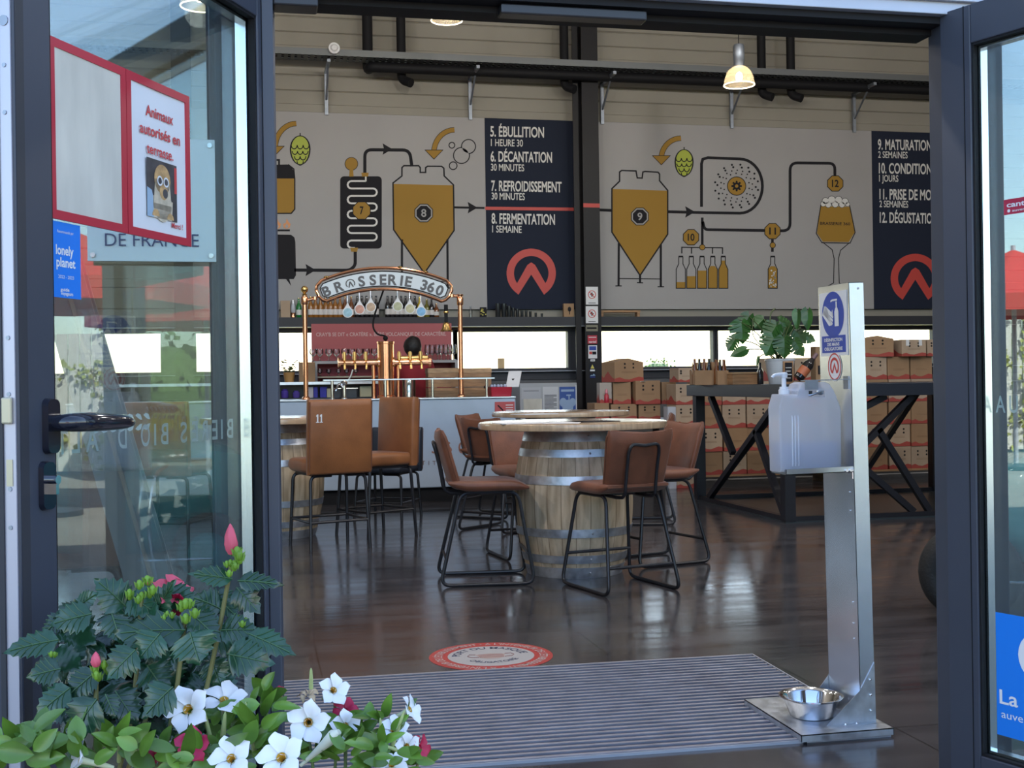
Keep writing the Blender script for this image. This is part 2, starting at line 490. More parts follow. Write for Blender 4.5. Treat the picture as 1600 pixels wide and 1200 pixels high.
# ------------------------------------------------------------------ the two open door leaves
def leaf_door(name, hinge, ang, L, sg):
    """interior face at local y=0, leaf runs along sg*x from the hinge"""
    fr = MB()
    def q(m, s0, s1, y0, y1, z0, z1):
        a, c = sorted((sg*s0, sg*s1)); m.bx(a, c, y0, y1, z0, z1)
    HS, FS, ZB, ZTp = .098, .100, .135, 2.045
    q(fr, 0, HS, -.072, 0, .015, 2.15); q(fr, L-FS, L, -.072, 0, .015, 2.15)
    q(fr, HS, L-FS, -.072, 0, .015, ZB); q(fr, HS, L-FS, -.072, 0, ZTp, 2.15)
    o = structure(fr.obj(name, M_anthra, loc=(hinge[0], hinge[1], 0), rz=R(ang), smooth=0, bevel=.003))
    gp = MB(); q(gp, HS, L-FS, -.056, -.052, ZB, ZTp); q(gp, HS, L-FS, -.024, -.020, ZB, ZTp)
    gp.obj('door_pane', M_glassd, o, smooth=0)
    sp = MB()
    q(sp, HS+.004, HS+.014, -.052, -.024, ZB, ZTp); q(sp, L-FS-.014, L-FS-.004, -.052, -.024, ZB, ZTp)
    q(sp, HS+.014, L-FS-.014, -.052, -.024, ZB+.004, ZB+.014); q(sp, HS+.014, L-FS-.014, -.052, -.024, ZTp-.014, ZTp-.004)
    sp.obj('glazing_spacer', M_spacer, o, smooth=0)
    gk = MB()
    q(gk, HS, HS+.006, -.020, -.004, ZB, ZTp); q(gk, L-FS-.006, L-FS, -.020, -.004, ZB, ZTp)
    q(gk, HS, L-FS, -.020, -.004, ZB, ZB+.006); q(gk, HS, L-FS, -.020, -.004, ZTp-.006, ZTp)
    q(gk, HS*.78, HS*.80, -.001, .0015, .015, 2.15)
    gk.obj('rubber_gasket', M_gasket, o, smooth=0)
    return o
LH, LA, LL = (.066, 3.035), -117, .998
RH, RA, RL = (1.858, 2.965), 109.5, .90
door1 = leaf_door('door_1', LH, LA, LL, 1)
door2 = leaf_door('door_2', RH, RA, RL, -1)
def on_leaf(h, ang, x, y, z):
    a = R(ang); return V((h[0]+x*math.cos(a)-y*math.sin(a), h[1]+x*math.sin(a)+y*math.cos(a), z))

# lock edge of the left leaf: pale faceplate with screws, latch and bolt
b = MB().bx(LL, LL+.003, -.027, -.004, .05, 2.13)
fp = b.obj('lock_faceplate', M_lockplate, door1, smooth=0)
b = MB()
for z in (.32, .55, .92, .985, 1.145, 1.24, 1.62, 1.70): b.cyl((LL+.003, -.016, z), (LL+.0045, -.016, z), .0038, 10)
b.cyl((LL+.003, -.016, 1.775), (LL+.0045, -.016, 1.775), .009, 14)
b.obj('screw', M_galva_dark, fp)
MB().bx(LL+.003, LL+.012, -.026, -.008, 1.095, 1.14).obj('latch_bolt', M_latch, fp, smooth=0, bevel=.003)
MB().bx(LL+.002, LL+.0045, -.022, -.010, .99, 1.035).obj('dead_bolt', M_latch, fp, smooth=0)
MB().bx(LL, LL+.006, -.037, -.027, .05, 2.13).bx(LL-.026, LL-.004, 0, .0008, .02, 2.14).obj('edge_gasket', M_anthra_in, door1, smooth=0)
# lever handle
hx = .918
b = MB()
b.loft([[V((hx+x, .000, 1.088+y)) for x, y in rrect(.036, .098, .012)], [V((hx+x, .012, 1.088+y)) for x, y in rrect(.034, .094, .012)]])
pl = b.obj('handle_plate', M_blackgloss, door1)
b = MB()
pts = smooth_pts([(hx, .010, 1.093), (hx, .040, 1.094), (hx-.03, .052, 1.094), (hx-.09, .054, 1.092), (hx-.16, .050, 1.090), (hx-.19, .046, 1.088)], 4)
n = len(pts)
b.tube(pts, [.013 + .004*math.sin(math.pi*min(1, i/n*1.3)) - (.009*max(0, (i/n-.75)*4)) for i in range(n)], 12)
b.obj('lever', M_blackgloss, pl)
b = MB()
b.loft([[V((hx+.012+x, .000, .985+y)) for x, y in rrect(.036, .086, .012)], [V((hx+.012+x, .010, .985+y)) for x, y in rrect(.034, .082, .012)]])
cp = b.obj('cylinder_plate', M_blackgloss, door1)
MB().cyl((hx+.008, .008, .995), (hx+.008, .024, .995), .008, 14).bx(hx+.004, hx+.012, .008, .022, .970, .99).obj('lock_cylinder', M_chrome, cp)

# etched letters on the outer face, seen in mirror writing from here
b = MB()
fo = lambda s, z: plane((s, -.0575, z), (1, 0, 0), (0, 0, 1))
for ch, s, w in (('B', .14, .03), ('I', .19, .008), ('E', .215, .025), ('R', .26, .03), ('E', .305, .026), ('S', .352, .028), ('B', .430, .030), ('I', .478, .008), ('O', .502, .034), ('D', .588, .030), ("A", .684, .042), ('L', .745, .026), ('T', .782, .034), ('I', .826, .008), ('T', .848, .036)):
    text(b, ch, fo(s, 1.032), .044, w, .012)
b.obj('etched_lettering', M_vinyl, door1, smooth=0, recalc=False)
b = MB()
for i in range(7):
    for sgz in (1, -1):
        x = .50+.030*i
        u = V((.026, 0, .010*sgz)); w = V((-.003, 0, .008*sgz)); o = V((x, -.0575, 1.083+.004*sgz))
        b.poly([o, o+u*.35+w, o+u*.75+w*.8, o+u, o+u*.7-w*.2, o+u*.3-w*.3])
o = V((.715, -.0575, 1.083)); b.poly([o, o+V((-.012, 0, .009)), o+V((-.028, 0, 0)), o+V((-.012, 0, -.009))])
b.obj('wheat_ear_motif', mat('white_vinyl', (.62, .64, .68), .5), door1, smooth=0, recalc=False)
b = MB()
fo2 = lambda s, z: plane((-s, -.0575, z), (-1, 0, 0), (0, 0, 1))
for ch, s, w in (('A', .118, .030), ('U', .160, .026), ('N', .232, .034)):
    text(b, ch, fo2(s, 1.055), .044, w, .012)
b.obj('etched_lettering', M_vinyl, door2, smooth=0, recalc=False)

# poster holder with two sheets on the left leaf
def on_door_thing(name, label, cat, h, ang, x, z, y=.0):
    return thing(name, label, cat, on_leaf(h, ang, x, y, z), R(ang))
p = on_door_thing('poster_holder', 'double red poster holder with blank sheet and dog notice on the left glass door', 'poster holder', LH, LA, .640, 1.458, -.018)
W2, HP = .243, .326
b = MB()
def fr4(m, x0, x1, z0, z1, t, y0, y1):
    m.bx(x0, x1, y0, y1, z0, z0+t).bx(x0, x1, y0, y1, z1-t, z1).bx(x0, x0+t, y0, y1, z0+t, z1-t).bx(x1-t, x1, y0, y1, z0+t, z1-t)
fr4(b, .001, W2, 0, HP, .0165, 0, .004); fr4(b, -W2, -.001, 0, HP, .0165, 0, .004)
b.obj('red_frame', M_redframe, p, smooth=0)
MB().bx(.014, W2-.014, .0005, .0022, .014, HP-.014).obj('blank_sheet', M_cream, p, smooth=0)
b = MB()
# slightly buckled paper
rows = []
for i in range(9):
    z = .014+(HP-.028)*i/8
    rows.append([V((-W2+.014, .0012, z)), V((-W2*.5, .0012+.002*math.sin(i*1.3), z)), V((-.014, .0012, z))])
for i in range(8):
    for j in range(2): b.add([rows[i][j], rows[i][j+1], rows[i+1][j+1], rows[i+1][j]], [(0, 1, 2, 3)])
sh = b.obj('notice_sheet', M_paper, p)
M_rednote = mat('red_note_ink', (.55, .05, .05), .6)
b = MB(); b.k = 0
pm = lambda x, z: plane((x, .0045, z), (-1, 0, 0), (0, 0, 1))
cx = -W2/2
text(b, 'Animaux', pm(cx, .250), .021, .105, .02, 'C'); text(b, 'autoris\u00e9s en', pm(cx-.002, .211), .021, .155, .02, 'C'); text(b, 'terrasse.', pm(cx, .174), .020, .102, .02, 'C')
text(b, 'Merci !', pm(-.185, .032), .011, .045, .02, 'C')
b.obj('red_lettering', M_rednote, sh, smooth=0, recalc=False)
M_photo = mat('photo_backdrop', (.05, .045, .05), .5, noise=.5, ns=25)
M_fur = mat('photo_dog_fur', (.50, .30, .13), .6, noise=.3, ns=60)
M_fur2 = mat('photo_dog_pale_fur', (.55, .46, .34), .6, noise=.2, ns=60)
b = MB()
P = lambda x, z, l: V((cx-.005-x, .0045+.0003*l, .105+z))
def pp(m, pts, l, k): m.k = k; m.poly([P(x, z, l) for x, z in pts])
pp(b, [(-.058, -.06), (.058, -.06), (.058, .06), (-.058, .06)], 0, 0)
pp(b, [(-.058, -.06), (-.02, -.06), (-.04, -.005), (-.058, .0)], 1, 3)
pp(b, [(.048, .0), (.058, .0), (.058, .055), (.048, .055)], 1, 4)
pp(b, arc(0, -.030, .036, 0, 360, 20), 2, 2); pp(b, [(-.034, -.060), (.036, -.060), (.040, -.02), (-.036, -.015)], 2, 2)
pp(b, arc(-.026, -.056, .014, 0, 180, 10), 3, 1); pp(b, arc(.030, -.058, .013, 0, 180, 10), 3, 1)
pp(b, arc(0, .022, .031, 0, 360, 20), 3, 1); pp(b, [(-.028, .02), (.028, .02), (.034, -.03), (-.034, -.03)], 3, 2)
pp(b, arc(.004, -.004, .016, 0, 360, 14), 4, 1); pp(b, arc(.010, -.006, .010, 0, 360, 12), 5, 0)
for x in (-.011, .013): pp(b, arc(x, .018, .0105, 0, 360, 14), 6, 5); pp(b, arc(x, .018, .007, 0, 360, 12), 7, 0)
b.obj('dog_photograph', [M_photo, M_fur, M_fur2, mat('photo_blue', (.30, .42, .55), .5), M_rednote, M_white], sh, smooth=0, recalc=False)

# blue award sticker on the left leaf
p = on_door_thing('award_sticker', 'blue travel guide sticker on the left glass door under the poster holder', 'sticker', LH, LA, .836, 1.318, -.0195)
b = MB().bx(-.045, .047, 0, .0008, 0, .137).obj('sticker_sheet', M_bluest, p, smooth=0)
b = MB(); pm = lambda x, z: plane((x, .0014, z), (-1, 0, 0), (0, 0, 1))
text(b, 'Recommand\u00e9 par', pm(.0, .117), .0052, .048, .0, 'C')
text(b, 'lonely', pm(.003, .078), .0165, .052, .025, 'C'); text(b, 'planet', pm(.0, .056), .0165, .056, .025, 'C')
text(b, '2022 - 2023', pm(0, .035), .0058, .046, .0, 'C'); text(b, 'guide', pm(.004, .012), .006, .026, .02, 'C'); text(b, 'voyageurs', pm(-.002, .005), .006, .036, .02, 'C')
b.obj('white_lettering', M_white, p, smooth=0, recalc=False)
# white enamel panel behind the left side window
a, c = atY(134, 213, FY-.035), atY(338, 409, FY-.035)
p = thing('enamel_panel', 'white bolted panel lettered DE FRANCE on the side window behind the left leaf', 'sign', ((a.x+c.x)/2, FY-.035, c.z))
w2, hh = (c.x-a.x)/2, a.z-c.z
MB().bx(-w2, w2, 0, .01, 0, hh).obj('panel_sheet', mat('white_enamel', (.78, .83, .88), .5), p, smooth=0)
b = MB()
text(b, 'DE FRANCE', plane((0, -.002, hh*.12), (1, 0, 0), (0, 0, 1)), .030, .215, .0, 'C')
b.obj('panel_lettering', mat('dark_blue_ink', (.03, .05, .16), .5), p, smooth=0, recalc=False)
b = MB()
for x in (-w2+.012, w2-.012):
    for z in (.014, hh-.014): b.cyl((x, -.004, z), (x, .0, z), .006, 10)
b.obj('panel_bolt', M_steel, p)

# stickers on the right leaf
p = on_door_thing('welcome_sticker', 'tall blue sticker with white lettering low on the right glass door', 'sticker', RH, RA, -.327, .20, -.0195)
b = MB().bx(-.19, .19, 0, .0008, 0, .325).obj('sticker_sheet', M_bluest, p, smooth=0)
b = MB(); pm = lambda x, z: plane((x, .0014, z), (-1, 0, 0), (0, 0, 1))
text(b, 'La R\u00e9gion', pm(.181, .085), .036, .25, .015, 'L'); text(b, 'auvergne', pm(.176, .048), .020, .13, .0, 'L')
for i in range(24):
    a0, a1 = R(15*i), R(15*i+15)
    f = lambda a, r: V((.055+r*math.cos(a), .0014, .225+r*math.sin(a)))
    b.add([f(a0, .05), f(a1, .05), f(a1, .068), f(a0, .068)], [(0, 1, 2, 3)])
b.obj('white_lettering', M_white, p, smooth=0, recalc=False)
p = on_door_thing('label_sticker', 'small crimson sticker with white letters high on the right glass door', 'sticker', RH, RA, -.235, 1.575, -.0195)
b = MB().bx(-.055, .055, 0, .0008, 0, .040).obj('sticker_sheet', mat('crimson', (.42, .02, .06), .4), p, smooth=0)
b = MB()
text(b, 'cantal', pm(.046, .019), .013, .072, .025, 'L'); text(b, 'auvergne', pm(.030, .006), .0065, .06, .01, 'L')
b.add([V((.040+.0045*math.cos(R(30*i)), .0014, .0095+.0045*math.sin(R(30*i)))) for i in range(12)], [tuple(range(12))])
b.obj('white_lettering', M_white, p, smooth=0, recalc=False)
# ================================================================== printed brewing boards on the back wall
BY = WY-.034      # printed face of the boards
class Art:
    """flat print on a board: shapes measured on the photo, laid on the board's plane"""
    def __init__(s): s.b = MB(); s.n = 0
    def W(s, p, l): q = atY(p[0], p[1], BY); return V((q.x, BY-.0012-.0007*l, q.z))
    def poly(s, pts, k, l=1): s.b.k = k; s.b.poly([s.W(p, l) for p in pts])
    def ring(s, cx, cy, r0, r1, k, l=1, a0=0, a1=360, n=36, sq=1):
        s.b.k = k
        for i in range(n):
            a, c = R(a0+(a1-a0)*i/n), R(a0+(a1-a0)*(i+1)/n)
            g = lambda t, r: s.W((cx+r*math.cos(t), cy+r*sq*math.sin(t)), l)
            s.b.add([g(a, r0), g(c, r0), g(c, r1), g(a, r1)], [(0, 1, 2, 3)])
    def disc(s, cx, cy, r, k, l=1, n=24): s.poly(arc(cx, cy, r, 0, 360, n)[:-1], k, l)
    def oct(s, cx, cy, r, k, l=1): s.poly([(cx+r*math.cos(R(22.5+45*i)), cy+r*math.sin(R(22.5+45*i))) for i in range(8)], k, l)
    def line(s, pts, w, k, l=1, rad=0, closed=False):
        if rad: pts = [(p.x, p.y) for p in fillet([(x, y, 0) for x, y in pts], rad, 6)]
        if closed: pts = list(pts)+[pts[0]]
        P = [V((x, y)) for x, y in pts]; n = len(P); Ls = []
        for i in range(n):
            a = P[i-1] if i else (P[-2] if closed else P[0]); c = P[i+1] if i < n-1 else (P[1] if closed else P[-1])
            d1 = (P[i]-a).normalized() if (P[i]-a).length > 1e-6 else (c-P[i]).normalized()
            d2 = (c-P[i]).normalized() if (c-P[i]).length > 1e-6 else d1
            t = (d1+d2)
            t = t.normalized() if t.length > 1e-3 else d1
            nrm = V((-t.y, t.x)); sc = 1/max(.5, nrm.dot(V((-d1.y, d1.x))))
            Ls.append((P[i]+nrm*w/2*sc, P[i]-nrm*w/2*sc))
        s.b.k = k
        for i in range(n-1):
            (a, c), (e, f) = Ls[i], Ls[i+1]
            s.b.add([s.W(a, l), s.W(c, l), s.W(f, l), s.W(e, l)], [(0, 1, 2, 3)])
    def outline(s, pts, w, kl, kf, l=1):
        if kf is not None: s.poly(pts, kf, l)
        s.line(pts, w, kl, l+1, closed=True)
    def tx(s, t, x, y, cap, w, k, l=3, bold=.015, al='L', slope=.02):
        s.b.k = k
        text(s.b, t, lambda a, c: s.W((x+a, y+a*slope-c), l), cap, w, bold, al)
    def arrow(s, x, y, r, k, l=2): s.poly([(x-r*.7, y-r), (x+r, y), (x-r*.7, y+r), (x-r*.45, y)], k, l)
    def hop(s, x, y, h):
        h = h/2
        s.poly([(x+.62*h*math.sin(R(t)) * (1.05 if abs(math.cos(R(t))) < .9 else 1), y-h*math.cos(R(t))*(.86 if math.cos(R(t)) > 0 else 1.0)) for t in range(0, 360, 15)], 1, 1)
        s.poly([(x+.56*h*math.sin(R(t)), y-h*math.cos(R(t))*(.80 if math.cos(R(t)) > 0 else .94)) for t in range(0, 360, 15)], 3, 2)
        s.line([(x, y-h), (x, y-h*.8)], 1.6, 1, 2)
        for row, (yy, n, wd) in enumerate(((-.25, 3, .56), (.12, 3, .50), (.45, 2, .36), (.75, 1, .2))):
            for j in range(n):
                cx = x+h*wd*2*((j+.5)/n-.5); rr = h*wd/n
                s.line([(cx+rr*math.cos(R(t)), y+h*yy+rr*1.3*math.sin(R(t))) for t in range(0, 181, 20)], 1.5, 1, 3)
    def swoosh(s, x0, y0, x1, y1):
        """curved gold arrow from upper right (x0,y0) down to its tip (x1,y1)"""
        k = 2; R0 = x0-x1; ry = (y1-y0)*.78
        pts = [(x0-R0*math.sin(R(t)), y0+ry*(1-math.cos(R(t)))) for t in range(0, 91, 10)]
        s.line(pts, 8.5, 1, 1); s.line(pts, 7.0, k, 2)
        tip = [(x1-13, y1-13), (x1+13, y1-13), (x1, y1)]
        s.poly([(x1-15, y1-14), (x1+15, y1-14), (x1, y1+1.5)], 1, 3); s.poly(tip, k, 4)
    def badge(s, x, y, r, t, dark=True):
        if dark: s.oct(x, y, r*1.16, 1, 4); s.oct(x, y, r*1.06, 0, 5); s.oct(x, y, r*.9, 1, 6); s.tx(t, x, y+r*.42, r*.85, None, 0, 8, .02, 'C')
        else: s.oct(x, y, r*1.1, 1, 4); s.oct(x, y, r, 2, 5); s.tx(t, x, y+r*.42, r*.85, r*(.42 if len(t) < 2 else .85), 1, 8, .02, 'C')
    def tank(s, pts, gold, legs, bar):
        s.poly(pts, 0, 1); s.poly(gold, 2, 2); s.line(pts, 2.2, 1, 3, closed=True)
        for (xa, ya, xb, yb) in legs: s.line([(xa, ya), (xb, yb)], 3.4, 1, 2); s.line([(xb-5, yb), (xb+5, yb)], 1.6, 1, 2)
        s.line(bar, 1.3, 1, 2)
AM = [mat('board_white', (.345, .332, .335), .55), M_ink, M_gold, M_lime, M_flame, M_red, M_text, M_navy]

def board(name, label, px0, px1, z0, z1, m, pixel_y=300):
    a, c = atY(px0, pixel_y, WY).x, atY(px1, pixel_y, WY).x
    o = thing(name, label, 'wall panel', ((a+c)/2, BY, z0))
    MB().bx(-(c-a)/2, (c-a)/2, 0, .032, 0, z1-z0).obj('board', m, o, smooth=0)
    return o
def put_art(art, parent, name, mats=AM):
    o = art.b.obj(name, mats, None, smooth=0, recalc=False)
    o.parent = parent; o.location = -parent.location
    return o
Z_B0, Z_B1 = 2.075, 4.43
lb = board('brewing_board', 'pale wall panel printed with cooling coil and tank 8, left of the steel column', 300, 757.8, Z_B0, Z_B1, M_mural)
A = Art()
A.swoosh(463, 193, 430, 242); A.hop(469, 233, 50)
A.line([(430, 250), (436, 250), (436, 258)], 3, 1)
A.poly([(415, 258), (449, 257), (456, 261), (459, 268), (460, 279), (415, 279)], 1, 1); A.poly([(415, 279), (460, 279), (460, 327), (456, 333), (415, 333)], 2, 1)
A.line([(450, 257), (459, 264), (460.5, 279), (460.5, 327), (455, 333.5), (415, 333.5)], 2, 1, 2)
for x, y, r in ((448, 350, 8), (433, 350, 8)):
    A.poly([(x, y-r*1.1), (x+r*.35, y-r*.4), (x+r*.75, y), (x+r*.6, y+r*.7), (x, y+r), (x-r*.6, y+r*.7), (x-r*.7, y), (x-r*.2, y-r*.2)], 4, 1)
    A.poly([(x, y-r*.1), (x+r*.35, y+r*.5), (x, y+r*.9), (x-r*.35, y+r*.5)], 0, 2)
A.line([(415, 360), (453, 360)], 3, 1)
A.poly([(415, 366), (455, 367), (460, 371), (461.5, 378), (462.5, 430), (459, 436), (452, 436), (455, 447), (447, 436), (415, 436)], 1, 1)
A.line([(460, 422), (546, 422.5), (555, 415), (555, 392)], 5, 1, 1, rad=9); A.arrow(484, 422, 9.5, 1)
A.poly([(532+p[0]+32, 332+p[1]) for p in rrect(65, 113, 6)], 1, 1)
ser = [(571.5, 278), (571.5, 283), (548, 283)]
A.line([(571.5, 276), (571.5, 283.5)], 2.6, 6, 2)
L_, R_ = 549, 583
ys = [283+i*11.6 for i in range(10)]
pts = []
for i, y in enumerate(ys):
    xa, xb = (L_, R_) if i % 2 else (R_, L_)
    if i == 0: xa = 571.5
    pts += [(xa, y), (xb, y)]
    if i < len(ys)-1:
        cxx = xb; sgn = 1 if xb > 560 else -1
        pts += [(cxx+sgn*5.8*math.sin(R(t)), y+5.8-5.8*math.cos(R(t))) for t in range(30, 180, 30)]
pts[-1] = (553, ys[-1]); pts.append((553, 386))
A.line(pts, 2.8, 6, 2)
A.badge(565, 329, 14, '7', False)
A.disc(549, 256, 10.5, 1, 1); A.disc(549, 256, 9.6, 2, 2); A.poly([(546.5, 262), (551.5, 262), (552.5, 276), (545.5, 276)], 2, 3)
A.line([(570, 271), (570, 234), (640, 234.5), (643.5, 260)], 5, 1, 1, rad=11); A.arrow(604, 233, 9, 1)
A.poly([(564.5, 270), (576, 270), (575, 276), (565.5, 276)], 2, 3); A.poly([(547, 387), (559.5, 387), (558, 393.5), (549, 393.5)], 2, 3)
t8 = [(628, 262), (631, 259), (654, 259), (656.5, 262), (656.5, 269.5), (665, 269.5), (665, 262), (668, 259.8), (690, 260), (693.5, 263), (694, 275), (708.5, 289), (709.5, 360), (663, 427), (615, 359), (614, 286), (628, 275)]
A.tank(t8, [(615, 287.5), (708, 289.5), (709, 360), (663, 426), (615.5, 359)], [(628, 374, 628, 450), (699, 374, 699.5, 450)], [(628, 440), (699, 440)])
A.badge(662, 333, 13.5, '8')
A.line([(709.5, 324), (757, 325)], 3.2, 1); A.arrow(737, 324.5, 9, 1)
A.swoosh(710, 203, 678, 248)
for x, y, r in ((706, 227, 4.5), (732, 229, 11), (721, 243, 12.5), (708, 259, 6)): A.disc(x, y, r-.8, 0, 3); A.ring(x, y, r-.8, r+.8, 1, 2, n=24)
put_art(A, lb, 'printed_artwork')

lt = board('step_board', 'navy wall panel listing brewing steps 5 to 8 with red emblem', 757.9, 898, Z_B0, Z_B1, mat('navy_board', (.016, .021, .040), .75, spec=.2))
A = Art()
for t, x, y, c, w in (('5. \u00c9BULLITION', 766, 213, 15.5, 84), ('1 HEURE 30', 767, 228, 10.5, 50), ('6. D\u00c9CANTATION', 766.5, 252, 15.5, 96), ('30 MINUTES', 767, 266.5, 10.5, 52),
                   ('7. REFROIDISSEMENT', 767.5, 298, 15.5, 110), ('30 MINUTES', 768, 311.5, 10.5, 52), ('8. FERMENTATION', 768, 349, 15.5, 99), ('1 SEMAINE', 769, 363, 10.5, 46)):
    A.tx(t, x, y, c, w, 6, 1, .022 if c > 12 else .012)
def emblem(A, cx, cy):
    A.ring(cx, cy, 27, 38.5, 5, 1, 127, 413, 40)
    for sg in (1, -1):
        A.poly([(cx+sg*16.2, cy+21.6), (cx+sg*23.1, cy+30.8), (cx+sg*19.5, cy+33), (cx+sg*1.5, cy+1.5-5), (cx, cy-12), (cx+sg*9, cy-3)][:0] or
               [(cx, cy-17), (cx+sg*6, cy-13), (cx+sg*28, cy+26), (cx+sg*20, cy+33.5), (cx, cy+2)], 5, 2)
emblem(A, 830, 427)
put_art(A, lt, 'printed_lettering')
A = Art(); A.poly([(758, 323), (899, 324.5), (899, 329.5), (758, 328)], 5, 3)
put_art(A, lt, 'red_flow_line')

rb = board('brewing_board', 'pale wall panel printed with tank 9, bottles and beer glass, right of the column', 935.5, 1360.8, Z_B0, Z_B1, M_mural)
A = Art(); q = lambda x, y: (880+x/2.5, y/2.5)
t9 = [q(*p) for p in ((220, 672), (228, 666), (284, 668), (289, 695), (308, 696), (311, 672), (320, 670), (370, 673), (376, 680), (376, 706), (408, 744), (408, 915), (300, 1076), (190, 907), (190, 737), (220, 708))]
A.tank(t9, [q(*p) for p in ((191, 738), (407, 745), (407, 915), (300, 1074), (191, 907))], [q(217, 950)+q(216, 1117), q(381, 955)+q(381, 1120)], [q(217, 1088), q(381, 1090)])
A.line([q(300, 1075), q(300, 1104)], 3.4, 1); A.line([q(288, 1104), q(312, 1105)], 1.6, 1)
A.badge(*q(299, 846), 13, '9')
A.line([q(138, 820), q(190, 822)], 4.4, 1); 
D = [q(408, 827), q(560, 831)]+[q(690+88*math.cos(R(t)), 727+106*math.sin(R(t))) for t in range(90, -91, -10)]+[q(565, 616), q(545, 622), q(540, 640), q(540, 808)]
A.line(D, 4.4, 1); A.arrow(*q(492, 828), 9, 1)
for rr, n in ((50, 14), (62, 18), (75, 14), (85, 16)):
    for i in range(n): A.disc(*q(677+rr*math.cos(6.283*i/n+rr), 727+rr*math.sin(6.283*i/n+rr)), 1.7 if rr > 70 else 1.2, 1, 2, 8)
A.disc(*q(677, 727), 15, 1, 2); A.disc(*q(677, 727), 13.8, 2, 3); A.ring(*q(677, 727), 2.6, 5.8, 1, 4)
for i in range(8): A.disc(*q(677+17*math.cos(R(45*i)), 727+17*math.sin(R(45*i))), 1.7, 1, 4, 8)
A.line([q(543, 850), q(543, 958)], 4, 1)
A.line([q(545, 866), q(552, 897), q(886, 902), q(886, 636), q(1061, 638), q(1061, 692)], 4.4, 1, 1, rad=12)
A.badge(*q(499, 927), 12.4, '10', False); A.badge(*q(817, 903), 12.4, '11', False); A.badge(*q(1062, 717), 12.4, '12', False)
A.line([q(463, 990), q(463, 966), q(622, 968), q(622, 992)], 1.8, 1)
for x in (501, 583): A.line([q(x, 967), q(x, 991)], 1.8, 1)
A.disc(*q(543, 966), 4.8, 1, 2); A.disc(*q(543, 966), 3.8, 2, 3)
def bottle(x, fill, dots=False):
    o = [(-8, 1004), (8, 1004), (8, 1030), (18, 1052), (18, 1126), (-18, 1126), (-18, 1052), (-8, 1030)]
    o = [(x+a, y) for a, y in o]
    A.poly([q(*p) for p in o], 0, 1)
    f = [(x-17, 1125), (x+17, 1125), (x+17, max(fill, 1052))]+([(x+8, max(fill, 1030))] if fill < 1052 else [])+([(x+7, fill), (x-7, fill)] if fill < 1030 else [])+([(x-8, max(fill, 1030))] if fill < 1052 else [])+[(x-17, max(fill, 1052))]
    A.poly([q(*p) for p in f], 2, 2); A.line([q(*p) for p in o], 1.3, 1, 3, closed=True); A.line([q(x-9, 1001), q(x+9, 1001)], 1.6, 1, 3)
    if dots:
        rn = random.Random(3)
        for i in range(26): A.disc(*q(x+rn.uniform(-13, 13), rn.uniform(1055, 1120)), rn.uniform(.8, 1.5), 6, 4, 8)
for x, fl in ((459, 1102), (500, 1079), (542, 1057), (584, 1039), (625, 1018)): bottle(x, fl)
A.line([q(817, 935), q(817, 984)], 4, 1); A.disc(*q(818, 958), 4.8, 1, 2); A.disc(*q(818, 958), 3.8, 2, 3)
bottle(818, 1040, True)
g = [(1008, 790), (1116, 792), (1140, 908), (1120, 950), (1010, 948), (988, 912)]
A.poly([q(*p) for p in g], 0, 1); A.poly([q(*p) for p in ((1006, 806), (1118, 808), (1138, 908), (1115, 946), (1014, 944), (991, 911))], 2, 2)
A.line([q(*p) for p in g], 1.4, 1, 3, closed=True)
for x, y, r in ((1024, 785, 9), (1048, 780, 10), (1075, 781, 10), (1100, 787, 9), (1035, 800, 8), (1062, 798, 9), (1088, 800, 8), (1110, 798, 6), (1015, 797, 7)): A.disc(*q(x, y), r*.62, 1, 4, 14); A.disc(*q(x, y), r*.54, 6, 5, 14)
A.tx('BRASSERIE 360', *q(1003, 878), 4.4, 47, 1, 4, .015)
A.line([q(1012, 945), q(1050, 975), q(1058, 1010), q(1056, 1105), q(1030, 1120)], 1.3, 1); A.line([q(1118, 948), q(1083, 978), q(1075, 1010), q(1078, 1105), q(1100, 1120)], 1.3, 1)
A.hop(*q(472, 632), 46); A.swoosh(*q(460, 540), *q(383, 642))
put_art(A, rb, 'printed_artwork')
rt = board('step_board', 'navy wall panel listing brewing steps 9 to 12, cut off by the right door frame', 1361, 1456, Z_B0, Z_B1, mat('navy_board_two', (.016, .021, .040), .75, spec=.2))
A = Art()
for t, x, y, c, w in (('9. MATURATION', 1371.5, 233.5, 15.5, 84), ('2 SEMAINES', 1372, 246.5, 10, 46), ('10. CONDITIONNEMENT', 1373, 270.5, 15.5, 130), ('1 JOURS', 1373.5, 283.5, 10, 30),
                   ('11. PRISE DE MOUSSE', 1374, 311, 15.5, 106), ('2 SEMAINES', 1374, 323.5, 10, 45), ('12. D\u00c9GUSTATION', 1374.5, 347.5, 15.5, 90)):
    A.tx(t, x, y, c, w, 6, 1, .022 if c > 12 else .012)
emblem(A, 1430, 435)
put_art(A, rt, 'printed_lettering')
# red line carried across the steel column
a = atY(899, 322, WY-.296); c = atY(936, 320, WY-.296)
MBx = MB().bx(4.0, 4.21, WY-.302, WY-.3005, c.z-.035, c.z+.015)
structure(MBx.obj('trim_5', M_red, smooth=0))

